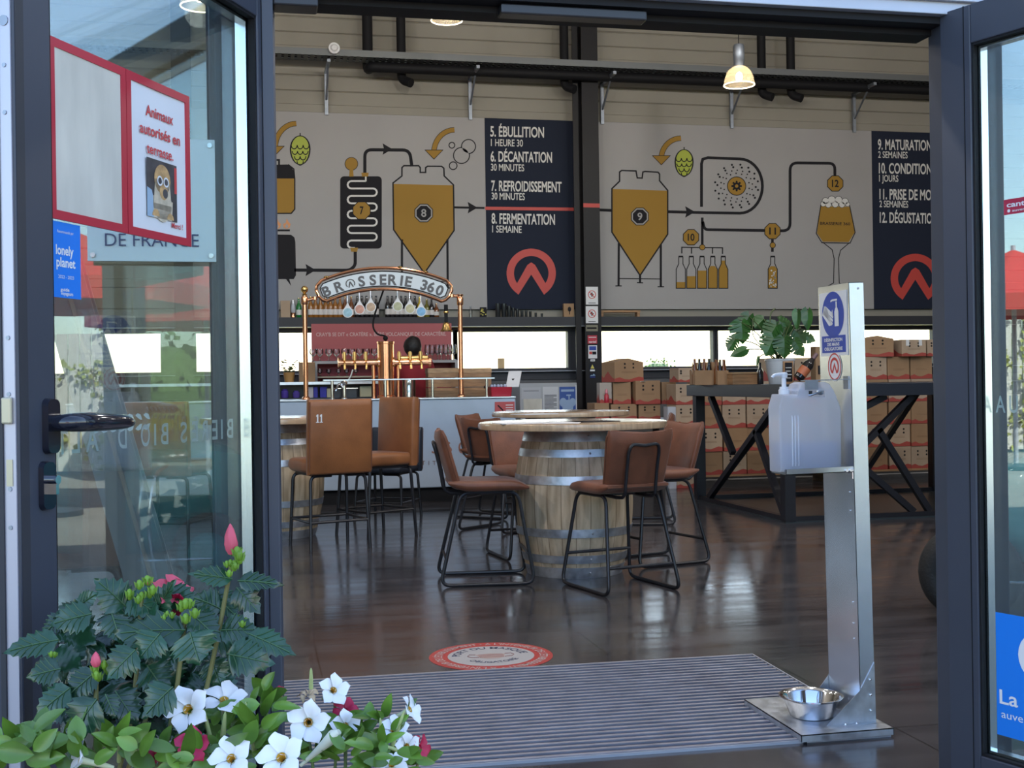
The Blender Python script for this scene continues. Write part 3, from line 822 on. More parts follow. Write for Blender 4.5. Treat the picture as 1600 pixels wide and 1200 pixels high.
# ------------------------------------------------------------------ pipes, cable tray and brackets on the cladding
def tag_rod(b, name, label, cat, m, group=None): return tag(b.obj(name, m), label, cat, group)
ty = 14.05
tz = lambda px, py: atY(px, py, ty).z
z_t = 4.97
t = thing('cable_tray', 'perforated galvanised cable tray running along the cladding above the boards', 'cable tray', (2.5, ty, z_t))
b = MB()
b.bx(-9, 9, -.13, -.127, 0, .075).bx(-9, 9, .127, .13, 0, .075)
for i in range(240):
    x = -9+i*.075
    b.bx(x, x+.045, -.13, .13, -.002, .0)
for y in (-.12, -.05, .05, .12): b.bx(-9, 9, y-.01, y+.01, -.002, 0)
b.obj('tray_channel', mat('tray_steel', (.17, .18, .185), .5, metal=.7), t, smooth=0)
b = MB()
rn = random.Random(1)
for j in range(5):
    b.tube(smooth_pts([(-9+i*1.5, -.09+.045*j+rn.uniform(-.015, .015), .018+rn.uniform(0, .02)) for i in range(13)], 3), .011, 6)
b.obj('cable', M_gasket, t)
for px, nm in ((511, 'left of the first lamp'), (738, 'between the first lamp and the steel column'), (946, 'just right of the steel column'), (1150, 'behind the hanging lamp'), (1343, 'near the right door frame')):
    x = atY(px, 140, 14.3).x
    br = thing('tray_bracket', 'galvanised bracket under the cable tray, ' + nm, 'bracket', (x, WY-.02, 4.40), 0, 'brackets under the cable tray')
    b = MB().bx(-.02, .02, -.04, -.0, 0, .52).bx(-.02, .02, -.58, -.04, .49, .525)
    b.obj('wall_rail', M_galva_dark, br, smooth=0)
    MB().beam((0, -.42, .49), (0, -.04, .18), .022, .014).obj('brace_strut', M_galva_dark, br, smooth=0)
py_ = 14.115
def Pz(px, py): p = atY(px, py, py_); return p
a0, a1 = Pz(575, 105), Pz(1470, 140)
zp = (Pz(700, 108).z+Pz(1400, 140).z)/2
b = MB()
x_s = Pz(576, 60).x
b.tube(fillet([(x_s, py_+.15, ZT-.1), (x_s, py_+.15, zp), (x_s+.02, py_, zp), (x_s+.14, py_, zp), (11.0, py_, zp)], .07), .062, 12)
pipe_run = thing('pipe_run', 'black insulated pipe run with risers along the wall under the cable tray', 'pipe', (3, py_, zp))
b.T = None
o = b.obj('main_pipe', M_gasket, pipe_run); o.location = -pipe_run.location
for px, lab in ((629, 'thin black riser pipe left of the first lamp'), (886, 'thin black riser pipe beside the steel column'), (1197, 'left one of two black riser pipes right of the hanging lamp'), (1243, 'right one of two black riser pipes right of the hanging lamp')):
    x = Pz(px, 60).x
    b = MB().tube(fillet([(x, py_+.15, ZT-.1), (x, py_+.15, zp-.10), (x+.10, py_+.05, zp-.16)], .08), .055, 12).lathe([(.058, 0), (.068, .01), (.068, .05), (.058, .06)], 12, (x, py_+.15, zp+.06))
    o = b.obj('riser_pipe', M_gasket, pipe_run); o.location = -pipe_run.location
b = MB(); p = atY(522, 76, ty-.15)
b.cyl((p.x, ty-.134, p.z), (p.x, ty-.18, p.z), .065, 20).cyl((p.x, ty-.18, p.z), (p.x, ty-.20, p.z), .045, 20, .03)
tag(b.obj('siren', M_white), 'round white alarm siren on the cable tray', 'alarm')
a = atY(818, 8, 9.0); b = MB().bx(a.x-.13, a.x+.13, 8.98, 9.0, a.z-.03, a.z+.07)
tag(b.obj('hanging_notice', M_paper, smooth=0), 'small white notice hanging high behind the lintel', 'sign')
b = MB().cyl((a.x-.1, 8.99, a.z+.07), (a.x-.1, 8.99, ZT), .003, 6).cyl((a.x+.1, 8.99, a.z+.07), (a.x+.1, 8.99, ZT), .003, 6)
o = b.obj('hanging_wire', M_steel); o.parent = bpy.data.objects['hanging_notice']

# ------------------------------------------------------------------ pendant lamps
M_bell = milky_mat('ribbed_lamp_glass', (.80, .66, .45), .30, .6)
M_rim = mat('lit_lamp_rim', (1, .86, .62), emit=1.8)
def make_lamp(label, loc, drop):
    t = thing('pendant_lamp', label, 'lamp', loc, 0, 'bell pendant lamps under the roof')
    n = 40; rings = []
    for r, z in ((.160, 0), (.157, .02), (.150, .06), (.135, .11), (.110, .155), (.080, .18), (.058, .195)):
        rings.append([V(((r+(.0025 if j % 2 else 0))*math.cos(2*math.pi*j/n), (r+(.0025 if j % 2 else 0))*math.sin(2*math.pi*j/n), z)) for j in range(n)])
    MB().loft(rings, cap=False).obj('bell_shade', M_bell, t, recalc=True)
    rp = [(.160*math.cos(2*math.pi*j/n), .160*math.sin(2*math.pi*j/n), 0) for j in range(n)]
    MB().tube(rp, .006, 6, True).obj('shade_rim', M_rim, t)
    MB().lathe([(.052, .19), (.056, .20), (.056, .26), (.060, .265), (.060, .40), (.052, .425), (.03, .43)], 20).obj('lamp_housing', M_galva_dark, t)
    MB().sph((0, 0, .085), .034, 14, (1, 1, 1.5)).obj('light_bulb', M_bulb, t)
    MB().cyl((0, 0, .43), (0, 0, drop), .005, 6).obj('suspension_cable', M_gasket, t)
    return t
LAMPS = [(698, 32, 12.3, 'bell pendant lamp hanging left of the steel column'), (1155, 133, 12.6, 'bell pendant lamp hanging in full view right of the steel column'),
         (1310, 45, 10.4, 'bell pendant lamp cut off by the lintel near the right frame'), (312, 10, 10.2, 'bell pendant lamp seen through the left glass door, cut by the frame')]
lamp0 = None; lamp_pts = []
for px, py, d, lab in LAMPS:
    p = atD(px, py, d); lamp_pts.append(p)
    if lamp0 is None: lamp0 = make_lamp(lab, p, ZT-p.z)
    else:
        t = dup(lamp0, lab, p, 0, 'bell pendant lamps under the roof')
        for ch in list(t.children):
            if ch.name.startswith('suspension_cable'):
                ch.data = ch.data.copy(); zmax = max(v.co.z for v in ch.data.vertices)
                for v in ch.data.vertices:
                    if v.co.z > 1: v.co.z = ZT-p.z
# light of the pendants in view, plus added unseen fill lights over the hall
grid = [(x, y, 4.75) for x in (-4.5, -1, 2.2, 5.0, 8.6) for y in (4.6, 7.4, 10.2)]
for i, p in enumerate([tuple(q) for q in lamp_pts]+grid):
    ld = bpy.data.lights.new('pendant_and_fill_light', 'POINT'); ld.energy = (2 if i < len(lamp_pts) else 85 if p[1] < 5 else 30 if p[1] < 8 else 12); ld.shadow_soft_size = .12; ld.color = (1, .96, .92)
    lo = bpy.data.objects.new('pendant_and_fill_light', ld); COL.objects.link(lo); lo.location = (p[0], p[1], p[2]-.06)

# ------------------------------------------------------------------ small signs on the steel column
cy_ = WY-.302
def col_sign(label, px0, px1, y0, y1, art):
    a, c = atY(px0, y0, cy_), atY(px1, y1, cy_)
    xa, xc = max(a.x, 4.004), min(c.x, 4.206)
    o = thing('column_sign', label, 'sign', ((xa+xc)/2, cy_, c.z), 0, 'small signs on the steel column')
    w, h = xc-xa, a.z-c.z
    art(o, w, h)
def no_sign(o, w, h):
    MB().bx(-w/2, w/2, -.004, .0015, 0, h).obj('sign_plate', M_white, o, smooth=0)
    b = MB(); r = w*.33; z = h*.56
    for i in range(28):
        f = lambda t, rr, yy=-.0052: V((rr*math.cos(R(t)), yy, z+rr*math.sin(R(t))))
        b.add([f(i*12.857, r*.82), f((i+1)*12.857, r*.82), f((i+1)*12.857, r), f(i*12.857, r)], [(0, 1, 2, 3)])
    b.beam((-r*.62, -.0055, z+r*.62), (r*.62, -.0055, z-r*.62), .0006, r*.2, up=(.7, 0, .7))
    b.obj('prohibition_ring', M_red, o, smooth=0)
    MB().bx(-r*.14, r*.14, -.0049, -.0044, z-r*.5, z+r*.5).bx(-r*.45, r*.45, -.0049, -.0044, z-r*.1, z+r*.12).obj('pictogram', M_ink, o, smooth=0)
    MB().bx(-w*.3, w*.3, -.0048, -.0044, h*.08, h*.11).obj('fine_print', M_ink, o, smooth=0)
col_sign('upper white prohibition sign on the steel column', 915, 934.5, 448, 476, no_sign)
col_sign('lower white prohibition sign on the steel column', 915, 934.5, 478.5, 505, no_sign)
def plain(cols, bands):
    def f(o, w, h):
        MB().bx(-w/2, w/2, -.004, .0015, 0, h).obj('sign_plate', cols[0], o, smooth=0)
        for k, (x0, x1, z0, z1) in enumerate(bands):
            MB().bx(-w/2+w*x0, -w/2+w*x1, -.006, -.004, h*z0, h*z1).obj('printed_block', cols[1+k % (len(cols)-1)], o, smooth=0)
    return f
M_yel = mat('warning_yellow', (.62, .55, .12), .6)
col_sign('small grey label with dark letters under the prohibition signs', 915.5, 934, 508, 517.5, plain([mat('olive_label', (.22, .21, .15), .6), M_ink], [(.08, .9, .35, .65)]))
def crimson(o, w, h):
    MB().bx(-w/2, w/2, -.004, .0015, 0, h).obj('sign_plate', M_redframe, o, smooth=0)
    b = MB(); text(b, 'cantal', plane((0, -.0055, h*.12), (1, 0, 0), (0, 0, 1)), h*.26, w*.78, .02, 'C'); b.bx(-w*.4, w*.4, -.0055, -.0045, h*.72, h*.8)
    b.obj('white_lettering', M_white, o, smooth=0, recalc=False)
col_sign('crimson sticker with white letters on the steel column', 918, 933, 524, 537, crimson)
col_sign('payment notice with blue top and red card picture on the steel column', 919, 933, 539.5, 560, plain([M_white, M_bluesign, M_ink, M_red], [(.1, .9, .62, .92), (.45, .9, .30, .52), (.1, .42, .32, .52)]))
col_sign('tiny white label under the payment notice', 922.5, 929.5, 561.5, 564.5, plain([M_white, M_ink], [(.2, .8, .4, .6)]))
def tri(o, w, h):
    MB().bx(-w/2, w/2, -.0035, .0015, 0, h).obj('sign_plate', M_navy, o, smooth=0)
    MB().poly([(-w*.35, -.005, h*.42), (w*.35, -.005, h*.42), (0, -.005, h*.97)]).obj('warning_triangle', M_yel, o, smooth=0)
    MB().bx(-w*.42, w*.42, -.005, -.0042, h*.08, h*.3).obj('printed_block', M_white, o, smooth=0)
col_sign('dark sticker with yellow warning triangle on the steel column', 921, 930, 569, 581, tri)
def mount(o, w, h):
    MB().bx(-w/2, w/2, -.0035, .0015, 0, h).obj('sign_plate', M_navy, o, smooth=0)
    MB().poly([(-w*.46, -.005, h*.4), (-w*.2, -.005, h*.7), (0, -.005, h*.62), (w*.15, -.005, h*.95), (w*.46, -.005, h*.5)]).obj('printed_block', mat('pale_blue', (.25, .38, .55), .6), o, smooth=0, recalc=False)
    MB().bx(-w*.4, w*.4, -.005, -.0042, h*.1, h*.28).obj('printed_block', M_bluesign, o, smooth=0)
col_sign('lowest sticker on the steel column, blue with a pale ridge', 921, 931, 583.5, 590.5, mount)
# ================================================================== the bar
CY = 11.70
CZ = atY(640, 622, CY).z
cxr = atY(806, 640, CY).x; cxl = -1.7
t = thing('bar_counter', 'long bar counter faced in pale sheet metal with copper lettering behind the barrel tables', 'bar counter', ((cxl+cxr)/2, CY, 0))
w2 = (cxr-cxl)/2
MB().bx(-w2, w2, 0, .70, .14, CZ-.015).obj('metal_front', mat('pale_sheet_metal', (.38, .45, .55), .36, metal=.15, noise=.12, ns=1.6, rnoise=.08), t, smooth=0, bevel=.01)
MB().bx(-w2, w2, -.015, .72, CZ-.015, CZ).obj('counter_top', M_steel, t, smooth=0, bevel=.003)
MB().bx(-w2+.02, w2-.03, .05, .66, 0, .14).obj('kick_plinth', M_gasket, t, smooth=0)
b = MB()
pl = lambda px, py: plane(atY(px, py, CY)-t.location+V((0, -.0025, 0)), (1, 0, 0), (0, 0, 1))
def spaced(b, s, px0, px1, py, cap, bold):
    xs = [px0+(px1-px0)*i/(len(s)-1) for i in range(len(s))]
    for ch, x in zip(s, xs):
        if ch != ' ': text(b, ch, pl(x, py), cap, None, bold, 'C')
spaced(b, 'BRASSERIE 360', 466, 722, 708, .108, .01)
b.obj('copper_lettering', mat('copper_print', (.27, .12, .085), .5), t, smooth=0, recalc=False)
b = MB(); spaced(b, "BI\u00c8RES BIO D'ALTITUDE", 534, 704, 726.5, .04, .0)
b.obj('small_lettering', mat('bronze_print', (.16, .09, .07), .5), t, smooth=0, recalc=False)
a, c = atY(773, 628, CY), atY(804, 647, CY)
o = thing('prohibition_sign', 'small red sign with crossed circle on the right end of the bar counter', 'sign', ((a.x+c.x)/2, CY-.006, c.z))
w, h = c.x-a.x, a.z-c.z
MB().bx(-w/2, w/2, 0, .006, 0, h).obj('sign_plate', mat('faded_red', (.44, .075, .075), .5), o, smooth=0)
b = MB(); r = h*.36
for i in range(24):
    f = lambda t_, rr: V((-w*.22+rr*math.cos(R(t_)), -.0015, h*.52+rr*math.sin(R(t_))))
    b.add([f(i*15, 0), f(i*15+15, 0), f(i*15+15, r)], [(0, 1, 2)])
for i in range(3): b.bx(w*.05, w*.42, -.0015, -.001, h*(.3+.2*i), h*(.36+.2*i))
b.obj('white_print', M_white, o, smooth=0, recalc=False)
b = MB().beam((-w*.22-r*.6, -.002, h*.52+r*.6), (-w*.22+r*.6, -.002, h*.52-r*.6), .001, r*.3, up=(.7, 0, .7))
b.obj('crossing_bar', M_ink, o, smooth=0)

# copper arch sign standing on the counter
SY = 11.98
S = lambda px, py, dy=0: atY(px, py, SY)+V((0, dy, 0))
t = thing('arch_sign', 'copper pipe arch sign lettered BRASSERIE 360 standing on the bar counter', 'sign', (S(600, 622).x, SY, CZ))
O = t.location.copy()
for px, py, nm in ((477, 462, 'l'), (719.8, 463, 'r')):
    x = S(px, 540).x-O.x; zt = S(px, py).z-O.z
    b = MB().cyl((x, 0, 0), (x, 0, zt), .024, 14).lathe([(.042, 0), (.042, .012), (.028, .03)], 14, (x, 0, 0))
    b.lathe([(.030, 0), (.034, .01), (.034, .07), (.030, .08)], 14, (x, 0, zt-.09))
    o = b.obj('copper_post', M_copper, t)
    if nm == 'l': MB().lathe([(.022, 0), (.026, .01), (.014, .02), (.018, .03)], 14, (x, 0, zt)).sph((x, 0, zt+.062), .036, 14).obj('brass_finial', M_brass, o)
    else: MB().lathe([(.030, 0), (.034, .01), (.034, .02)], 14, (x, 0, zt)).obj('pipe_cap', M_copper, o)
SC_, RB, RT = (600, 669), 217.5, 250.5
def sa(deg, r): return (SC_[0]+r*math.sin(R(deg)), SC_[1]-r*math.cos(R(deg)))
loop = [sa(d, RT) for d in range(-23, 24, 2)]+[sa(25.3, 246), sa(26.2, 240), sa(26.4, 230), sa(25.6, 222), sa(24.3, RB)]+[sa(d, RB) for d in range(22, -23, -2)]+[sa(-24.3, RB), sa(-25.6, 222), sa(-26.4, 230), sa(-26.2, 240), sa(-25.3, 246)]
Lp = [S(*p)-O for p in loop]
MB().tube(Lp, .016, 8, True).obj('copper_frame', M_copper, t)
inner = [sa(d, RT-5.5) for d in range(-23, 24, 2)]+[sa(24.6, 240), sa(24.8, 228), sa(23.4, RB+4.5)]+[sa(d, RB+4.5) for d in range(22, -23, -2)]+[sa(-23.4, RB+4.5), sa(-24.8, 228), sa(-24.6, 240)]
b = MB(); b.k = 0; b.prism([S(*p)-O+V((0, -.006, 0)) for p in inner], (0, .03, 0))
face = b.obj('sign_face', mat('sign_white', (.62, .68, .74), .4), t, smooth=0)
MB().tube([S(*p)-O+V((0, -.004, 0)) for p in inner], .006, 6, True).obj('black_edging', M_gasket, t)
b = MB()
def bend(d0):
    def f(x, y):
        px_per_m = 1/((S(601, 600)-S(600, 600)).x)
        r = 224.5+y*px_per_m; a = d0+math.degrees(x*px_per_m/224.5)
        return S(*sa(a, r))-O+V((0, -.0085, 0))
    return f
for ch, px in (('B', 513), ('R', 532), ('S', 566), ('S', 583), ('E', 598.5), ('R', 613), ('I', 626.5), ('E', 637), ('3', 660.5), ('6', 671), ('0', 684)):
    text(b, ch, bend(math.degrees(math.asin((px-600)/224.5))), .096, None, .034, 'C')
d0 = math.degrees(math.asin((549-600)/224.5)); f = bend(d0)
for i in range(10):
    a0, a1 = R(-35+25*i), R(-35+25*(i+1))
    g = lambda a, r: f(r*math.cos(a), .046+r*math.sin(a))
    b.add([g(a0, .037), g(a1, .037), g(a1, .048), g(a0, .048)], [(0, 1, 2, 3)])
for sg in (1, -1): b.add([f(0, .07), f(sg*.010, .062), f(sg*.028, .012), f(sg*.016, .008), f(0, .046)], [(0, 1, 2, 3, 4)])
b.obj('sign_lettering', mat('sign_grey', (.09, .09, .10), .5), face, smooth=0, recalc=False)
for (pa, pb) in (((477, 470), (492, 466)), ((719, 463), (706, 462))):
    MB().cyl(S(*pa)-O, S(*pb)-O, .016, 10).lathe([(.026, 0), (.026, .03)], 10, S(*pb)-O-V((0, 0, .015))).obj('side_joint', M_copper, t)
for px in (510, 625, 665):
    p = S(*sa(math.degrees(math.asin((px-600)/RT)), RT))-O
    MB().sph(p+V((0, 0, .012)), .022, 10, (1.3, 1, .7)).obj('frame_light', M_brass, t)
# bell hanging from the sign
p = S(696, 478)
o = thing('hand_bell', 'small brass bell hanging from the right end of the arch sign', 'bell', (p.x, SY-.03, S(696, 518).z))
zt = p.z-S(696, 518).z
MB().lathe([(.058, 0), (.060, .01), (.045, .03), (.036, .065), (.028, .085), (.01, .095)], 18).obj('bell_cup', M_brass, o)
MB().bx(-.016, .016, -.012, .012, .095, zt-.06).cyl((0, 0, zt-.06), (0, 0, zt+.01), .02, 10).obj('leather_strap', M_gasket, o, smooth=0)
MB().lathe([(.024, 0), (.026, .01), (.024, .02)], 12, (0, 0, zt-.075)).obj('strap_ring', M_brass, o)

# six round tap badges hanging under the arch
cols = [('pale blue', (.30, .50, .60)), ('salmon', (.55, .27, .20)), ('beige', (.48, .33, .22)), ('olive', (.42, .42, .26)), ('yellow', (.50, .46, .28)), ('bright blue', (.18, .40, .65))]
ords = ['leftmost', 'second from left', 'third from left', 'fourth from left', 'fifth from left', 'rightmost']
for (px, py), (cn, cc), od in zip(((543, 488.5), (561.5, 483.5), (579, 480), (621, 479), (640, 482.5), (657.5, 487)), cols, ords):
    p = S(px, py); zr = S(*sa(math.degrees(math.asin((px-600)/RB)), RB)).z
    o = thing('tap_badge', 'round %s tap badge hanging under the arch sign, %s of six' % (cn, od), 'badge', (p.x, SY-.02, p.z), 0, 'round badges under the arch sign')
    out = [(.052*math.cos(R(a)), .052*math.sin(R(a))) for a in range(130, 411, 10)]+[(.012, .075), (0, .105), (-.012, .075)]
    MB().prism([(x, -.008, z) for x, z in out], (0, .016, 0)).obj('badge_body', M_white, o, smooth=0)
    MB().cyl((0, -.011, 0), (0, -.0075, 0), .043, 24).obj('badge_face', mat('badge_face', cc, .4, noise=.2, ns=40), o, smooth=0)
    MB().cyl((0, .008, .09), (0, .020, zr-p.z), .004, 6).obj('hanger_wire', M_steel, o)

# copper beer tower
TY = 12.12
T_ = lambda px, py: atY(px, py, TY)
cx = T_(603, 580).x; k = T_(604, 580).x-cx
t = thing('beer_tower', 'T-shaped copper beer tower with brass taps in the middle of the bar counter', 'beer tower', (cx, TY, CZ))
zt = T_(603, 533).z-CZ; za = T_(603, 566).z-CZ
MB().lathe([(.095, 0), (.095, .02), (.082, .03), (.082, zt-.03), (.088, zt-.025), (.088, zt-.005), (.07, zt)], 28).obj('copper_column', M_copper, t)
for nm, px0, px1 in (('l', 530, 592), ('r', 614, 671)):
    xa, xb = T_(px0, 566).x-cx, T_(px1, 566).x-cx
    b = MB().cyl((xa, 0, za), (xb, 0, za), .034, 18)
    for x in (xa, xb): b.cyl((x-.012, 0, za), (x+.012, 0, za), .052, 18)
    arm = b.obj('copper_arm', M_copper, t)
    if nm == 'r': MB().cyl((xa+.05, -.0, za+.04), (xb-.02, 0, za+.045), .022, 12).obj('brass_pipe', M_brass, arm)
    b = MB()
    for i in range(4):
        for s in (1, -1): b.sph((xa+.012 if nm == 'r' else xb-.012, -.05*math.cos(R(90*i+45)), za+.05*math.sin(R(90*i+45))), .010, 8)
    b.obj('brass_nut', M_brass, arm)
for px in (537.5, 553.5, 571, 623, 640, 656.5):
    x = T_(px, 550).x-cx
    b = MB().cyl((x, -.03, za+.02), (x, -.03, za+.098), .018, 12).cyl((x, -.03, za+.098), (x, -.03, za+.108), .012, 12).tube(smooth_pts([(x, -.03, za), (x, -.09, za-.01), (x, -.105, za-.07)], 4), .011, 8)
    b.obj('brass_tap', M_brass, t)
for x in (-.125, .125): MB().cyl((x, 0, 0), (x, 0, za), .018, 10).obj('side_pipe', M_copper, t)
b = MB().tube(smooth_pts([V((0, 0, zt-.005)), V((-.002, .0, zt+.05)), T_(590, 522)-t.location, T_(583, 510)-t.location, T_(586, 490)-t.location, T_(594, 468)-t.location, T_(598, 452.5)-t.location+V((0, -.12, 0))], 5), .010, 6)
b.sph((0, 0, zt+.03), .026, 10)
b.obj('power_cable', M_gasket, t)

# rail of chrome posts along the counter edge
RYr = CY+.10
zr = atY(640, 591.5, RYr).z-CZ
xa, xb = atY(505, 591, RYr).x, atY(772, 591, RYr).x
t = thing('counter_rail', 'slim chrome rail on four posts along the front of the counter', 'rail', ((xa+xb)/2, RYr, CZ))
MB().bx(xa-t.location.x, xb-t.location.x, -.03, .09, zr-.012, zr).obj('glass_ledge', M_steel, t, smooth=0)
for px in (519, 602, 676, 760.5):
    x = atY(px, 605, RYr).x-t.location.x
    MB().cyl((x, 0, 0), (x, 0, zr-.012), .015, 12).lathe([(.022, 0), (.022, .008)], 12, (x, 0, 0)).obj('chrome_post', M_chrome, t)

# things on the counter
def crate(nm, label, px0, px1, py0, py1, y, holes):
    a, c = atY(px0, py0, y), atY(px1, py1, y)
    w, h = c.x-a.x, a.z-CZ
    o = thing(nm, label, 'crate', ((a.x+c.x)/2, y, CZ))
    b = MB(); n = 3
    for i in range(n):
        z0, z1 = .002+h*i/n, h*(i+1)/n-.006
        b.bx(-w/2, w/2, 0, .012, z0, z1).bx(-w/2, w/2, .188, .20, z0, z1).bx(-w/2, -w/2+.012, .012, .188, z0, z1).bx(w/2-.012, w/2, .012, .188, z0, z1)
    b.bx(-w/2+.012, w/2-.012, .012, .188, 0, .01)
    b.obj('crate_boards', M_wood, o, smooth=0)
    MB().bx(-w/2-.004, w/2+.004, -.006, .206, h-.055, h-.008).obj('top_band', wood_mat('pale_pine', (.45, .28, .15), .6, 5, (2, 1, 9), .25), o, smooth=0)
    if holes: MB().lathe([(.016, -.002), (.016, .002)], 12, M=Matrix.Translation((w*.28, -.001, h*.32)) @ Matrix.Rotation(R(90), 4, 'X')).obj('knot_hole', M_dark, o)
crate('wooden_crate', 'wooden crate on the counter right of the taps, behind the right copper post', 669, 716.5, 574.5, 621, 12.16, False)
crate('wooden_crate', 'wooden crate with a knot hole on the counter right of the right copper post', 723, 768, 574.5, 621, 12.16, True)
p = atY(639, 620, 12.0); hz = atY(639, 592.5, 12.0).z-CZ
o = thing('glass_dispenser', 'glass cylinder with a steel core on the counter right of the beer tower', 'dispenser', (p.x, 12.0, CZ))
MB().lathe([(.068, 0), (.068, hz)], 20, cap=False).obj('glass_wall', M_jar, o)
MB().lathe([(.034, 0), (.034, hz-.01), (.03, hz)], 18).obj('steel_core', M_chrome, o)
MB().lathe([(.072, 0), (.072, .008)], 20).obj('base_ring', M_steel, o)
p = atY(538, 621, 12.1)
o = thing('mixer_tap', 'chrome rinsing tap with raised lever on the counter left of the beer tower', 'tap', (p.x, 12.1, CZ))
MB().lathe([(.03, 0), (.03, .01), (.02, .02), (.02, .13), (.032, .14), (.034, .17), (.02, .185)], 16).obj('tap_body', M_chrome, o)
MB().tube(smooth_pts([(.01, 0, .16), (.06, 0, .21), (.09, .02, .29)], 4), .009, 8).obj('lever', M_steel, o)
MB().tube(smooth_pts([(0, 0, .1), (-.05, -.03, .15), (-.09, -.05, .08)], 4), .012, 8).obj('spout', M_chrome, o)
o = thing('waffle_iron', 'dark rinsing basin with chrome rim on the counter left of the beer tower', 'basin', (p.x+.02, 12.26, CZ))
o.name = 'rinsing_basin'
MB().bx(-.12, .12, -.06, .1, 0, .10).obj('basin_body', M_black, o, smooth=0, bevel=.008)
MB().bx(-.125, .125, -.065, .105, .10, .108).obj('basin_rim', M_chrome, o, smooth=0)
# payment terminal corner
a, c = atY(763.5, 605, CY+.18), atY(811, 620, CY+.18)
o = thing('till_tray', 'red till tray at the right end of the counter', 'tray', ((a.x+c.x)/2, CY+.18, CZ))
w, h = (cxr-.02-a.x), a.z-CZ
o.location.x = a.x+w/2
b = MB().loft([[V((x, y, 0)) for x, y in rrect(w*.94, .22, .015)], [V((x, y, h)) for x, y in rrect(w, .25, .015)]])
b.obj('tray_body', M_redframe, o)
b = MB()
for i in range(5): b.sph((-w*.38+i*.035, -.02+.02*(i % 2), h+.012), .018, 8)
b.obj('wrapped_sweets', mat('blue_white_wrap', (.45, .52, .68), .4), o)
p0, p1 = atY(795, 607, CY+.2), atY(812, 584, CY+.34)
o = thing('tablet', 'white tablet leaning back above the red till tray', 'tablet', ((p0.x+p1.x)/2, CY+.30, CZ+h))
d_ = V((.055, .10, .165))
b = MB(); u = V((.062, -.03, 0)); nn = d_.cross(u).normalized()*.012
b.prism([-d_*.5-u+V((0, 0, .082)), -d_*.5+u+V((0, 0, .082)), d_*.5+u+V((0, 0, .082)), d_*.5-u+V((0, 0, .082))], nn)
b.obj('tablet_body', M_white, o, smooth=0, bevel=.004)
MB().cyl((0, 0, 0), (.0, .015, .082), .03, 12, .02).obj('tablet_foot', M_black, o)

# cabinet with notices right of the counter
NY = 13.2
a, c = atY(812, 599, NY), atY(902, 642, NY)
o = thing('cabinet', 'grey cabinet covered with notices between the counter and the steel column', 'cabinet', ((a.x+c.x)/2, NY, 0))
w2 = (c.x-a.x)/2
MB().bx(-w2, w2, 0, .45, .06, a.z).obj('cabinet_body', mat('cabinet_grey', (.36, .37, .39), .5), o, smooth=0, bevel=.006)
MB().bx(-w2+.02, w2-.02, .03, .43, 0, .06).obj('cabinet_plinth', M_black, o, smooth=0)
MB().cyl((w2-.012, -.004, .8), (w2-.012, -.004, a.z-.03), .006, 8).obj('cabinet_edge', M_white, o)
def notice(nm, label, px0, px1, y0, y1, m, art=None):
    a, c = atY(px0, y0, NY-.003), atY(px1, y1, NY-.003)
    o = thing(nm, label, 'notice', ((a.x+c.x)/2, NY-.003, c.z))
    w, h = c.x-a.x, a.z-c.z
    MB().bx(-w/2, w/2, 0, .003, 0, h).obj('notice_sheet', m, o, smooth=0)
    if art: art(o, w, h)
def lines(n, z0, z1, m, x0=.1, x1=.9, name='printed_lines'):
    def f(o, w, h):
        b = MB()
        for i in range(n):
            z = h*(z0+(z1-z0)*i/max(1, n-1)); b.bx(-w/2+w*x0, -w/2+w*(x1-(.2 if i % 4 == 3 else 0)), -.001, -.0004, z, z+h*.018)
        b.obj(name, m, o, smooth=0)
    return f
notice('notice', 'grey and white notice with a dark header bar on the cabinet, top left', 815, 845, 605.5, 623, mat('notice_grey', (.42, .43, .46), .6), lines(2, .66, .72, M_ink))
notice('notice', 'plain beige sheet on the cabinet under the grey notice', 818, 847, 623.5, 645, M_cream)
notice('notice', 'white typed list on the cabinet left of the blue poster', 848, 872.5, 604.5, 646, mat('notice_white', (.52, .53, .55), .6), lines(14, .1, .68, M_ink))
def bluep(o, w, h):
    b = MB()
    for x, z, r in ((-.28, .42, .22), (.3, .42, .2), (.0, .25, .34)): b.poly([(w*x+r*w*math.cos(R(a)), -.001-.0004*x, h*z+r*w*1.25*math.sin(R(a))) for a in range(0, 360, 20)])
    b.bx(w*.05, w*.12, -.002, -.001, h*.3, h*.66).bx(-w*.08, w*.2, -.002, -.001, h*.66, h*.71).bx(-w*.4, w*.4, -.002, -.001, h*.82, h*.9)
    b.obj('pale_blue_shapes', mat('poster_pale_blue', (.28, .38, .55), .5), o, smooth=0, recalc=False)
notice('hygiene_poster', 'blue hand hygiene poster on the cabinet beside the steel column', 874, 900, 604.5, 646, mat('poster_blue', (.03, .08, .30), .5), bluep)

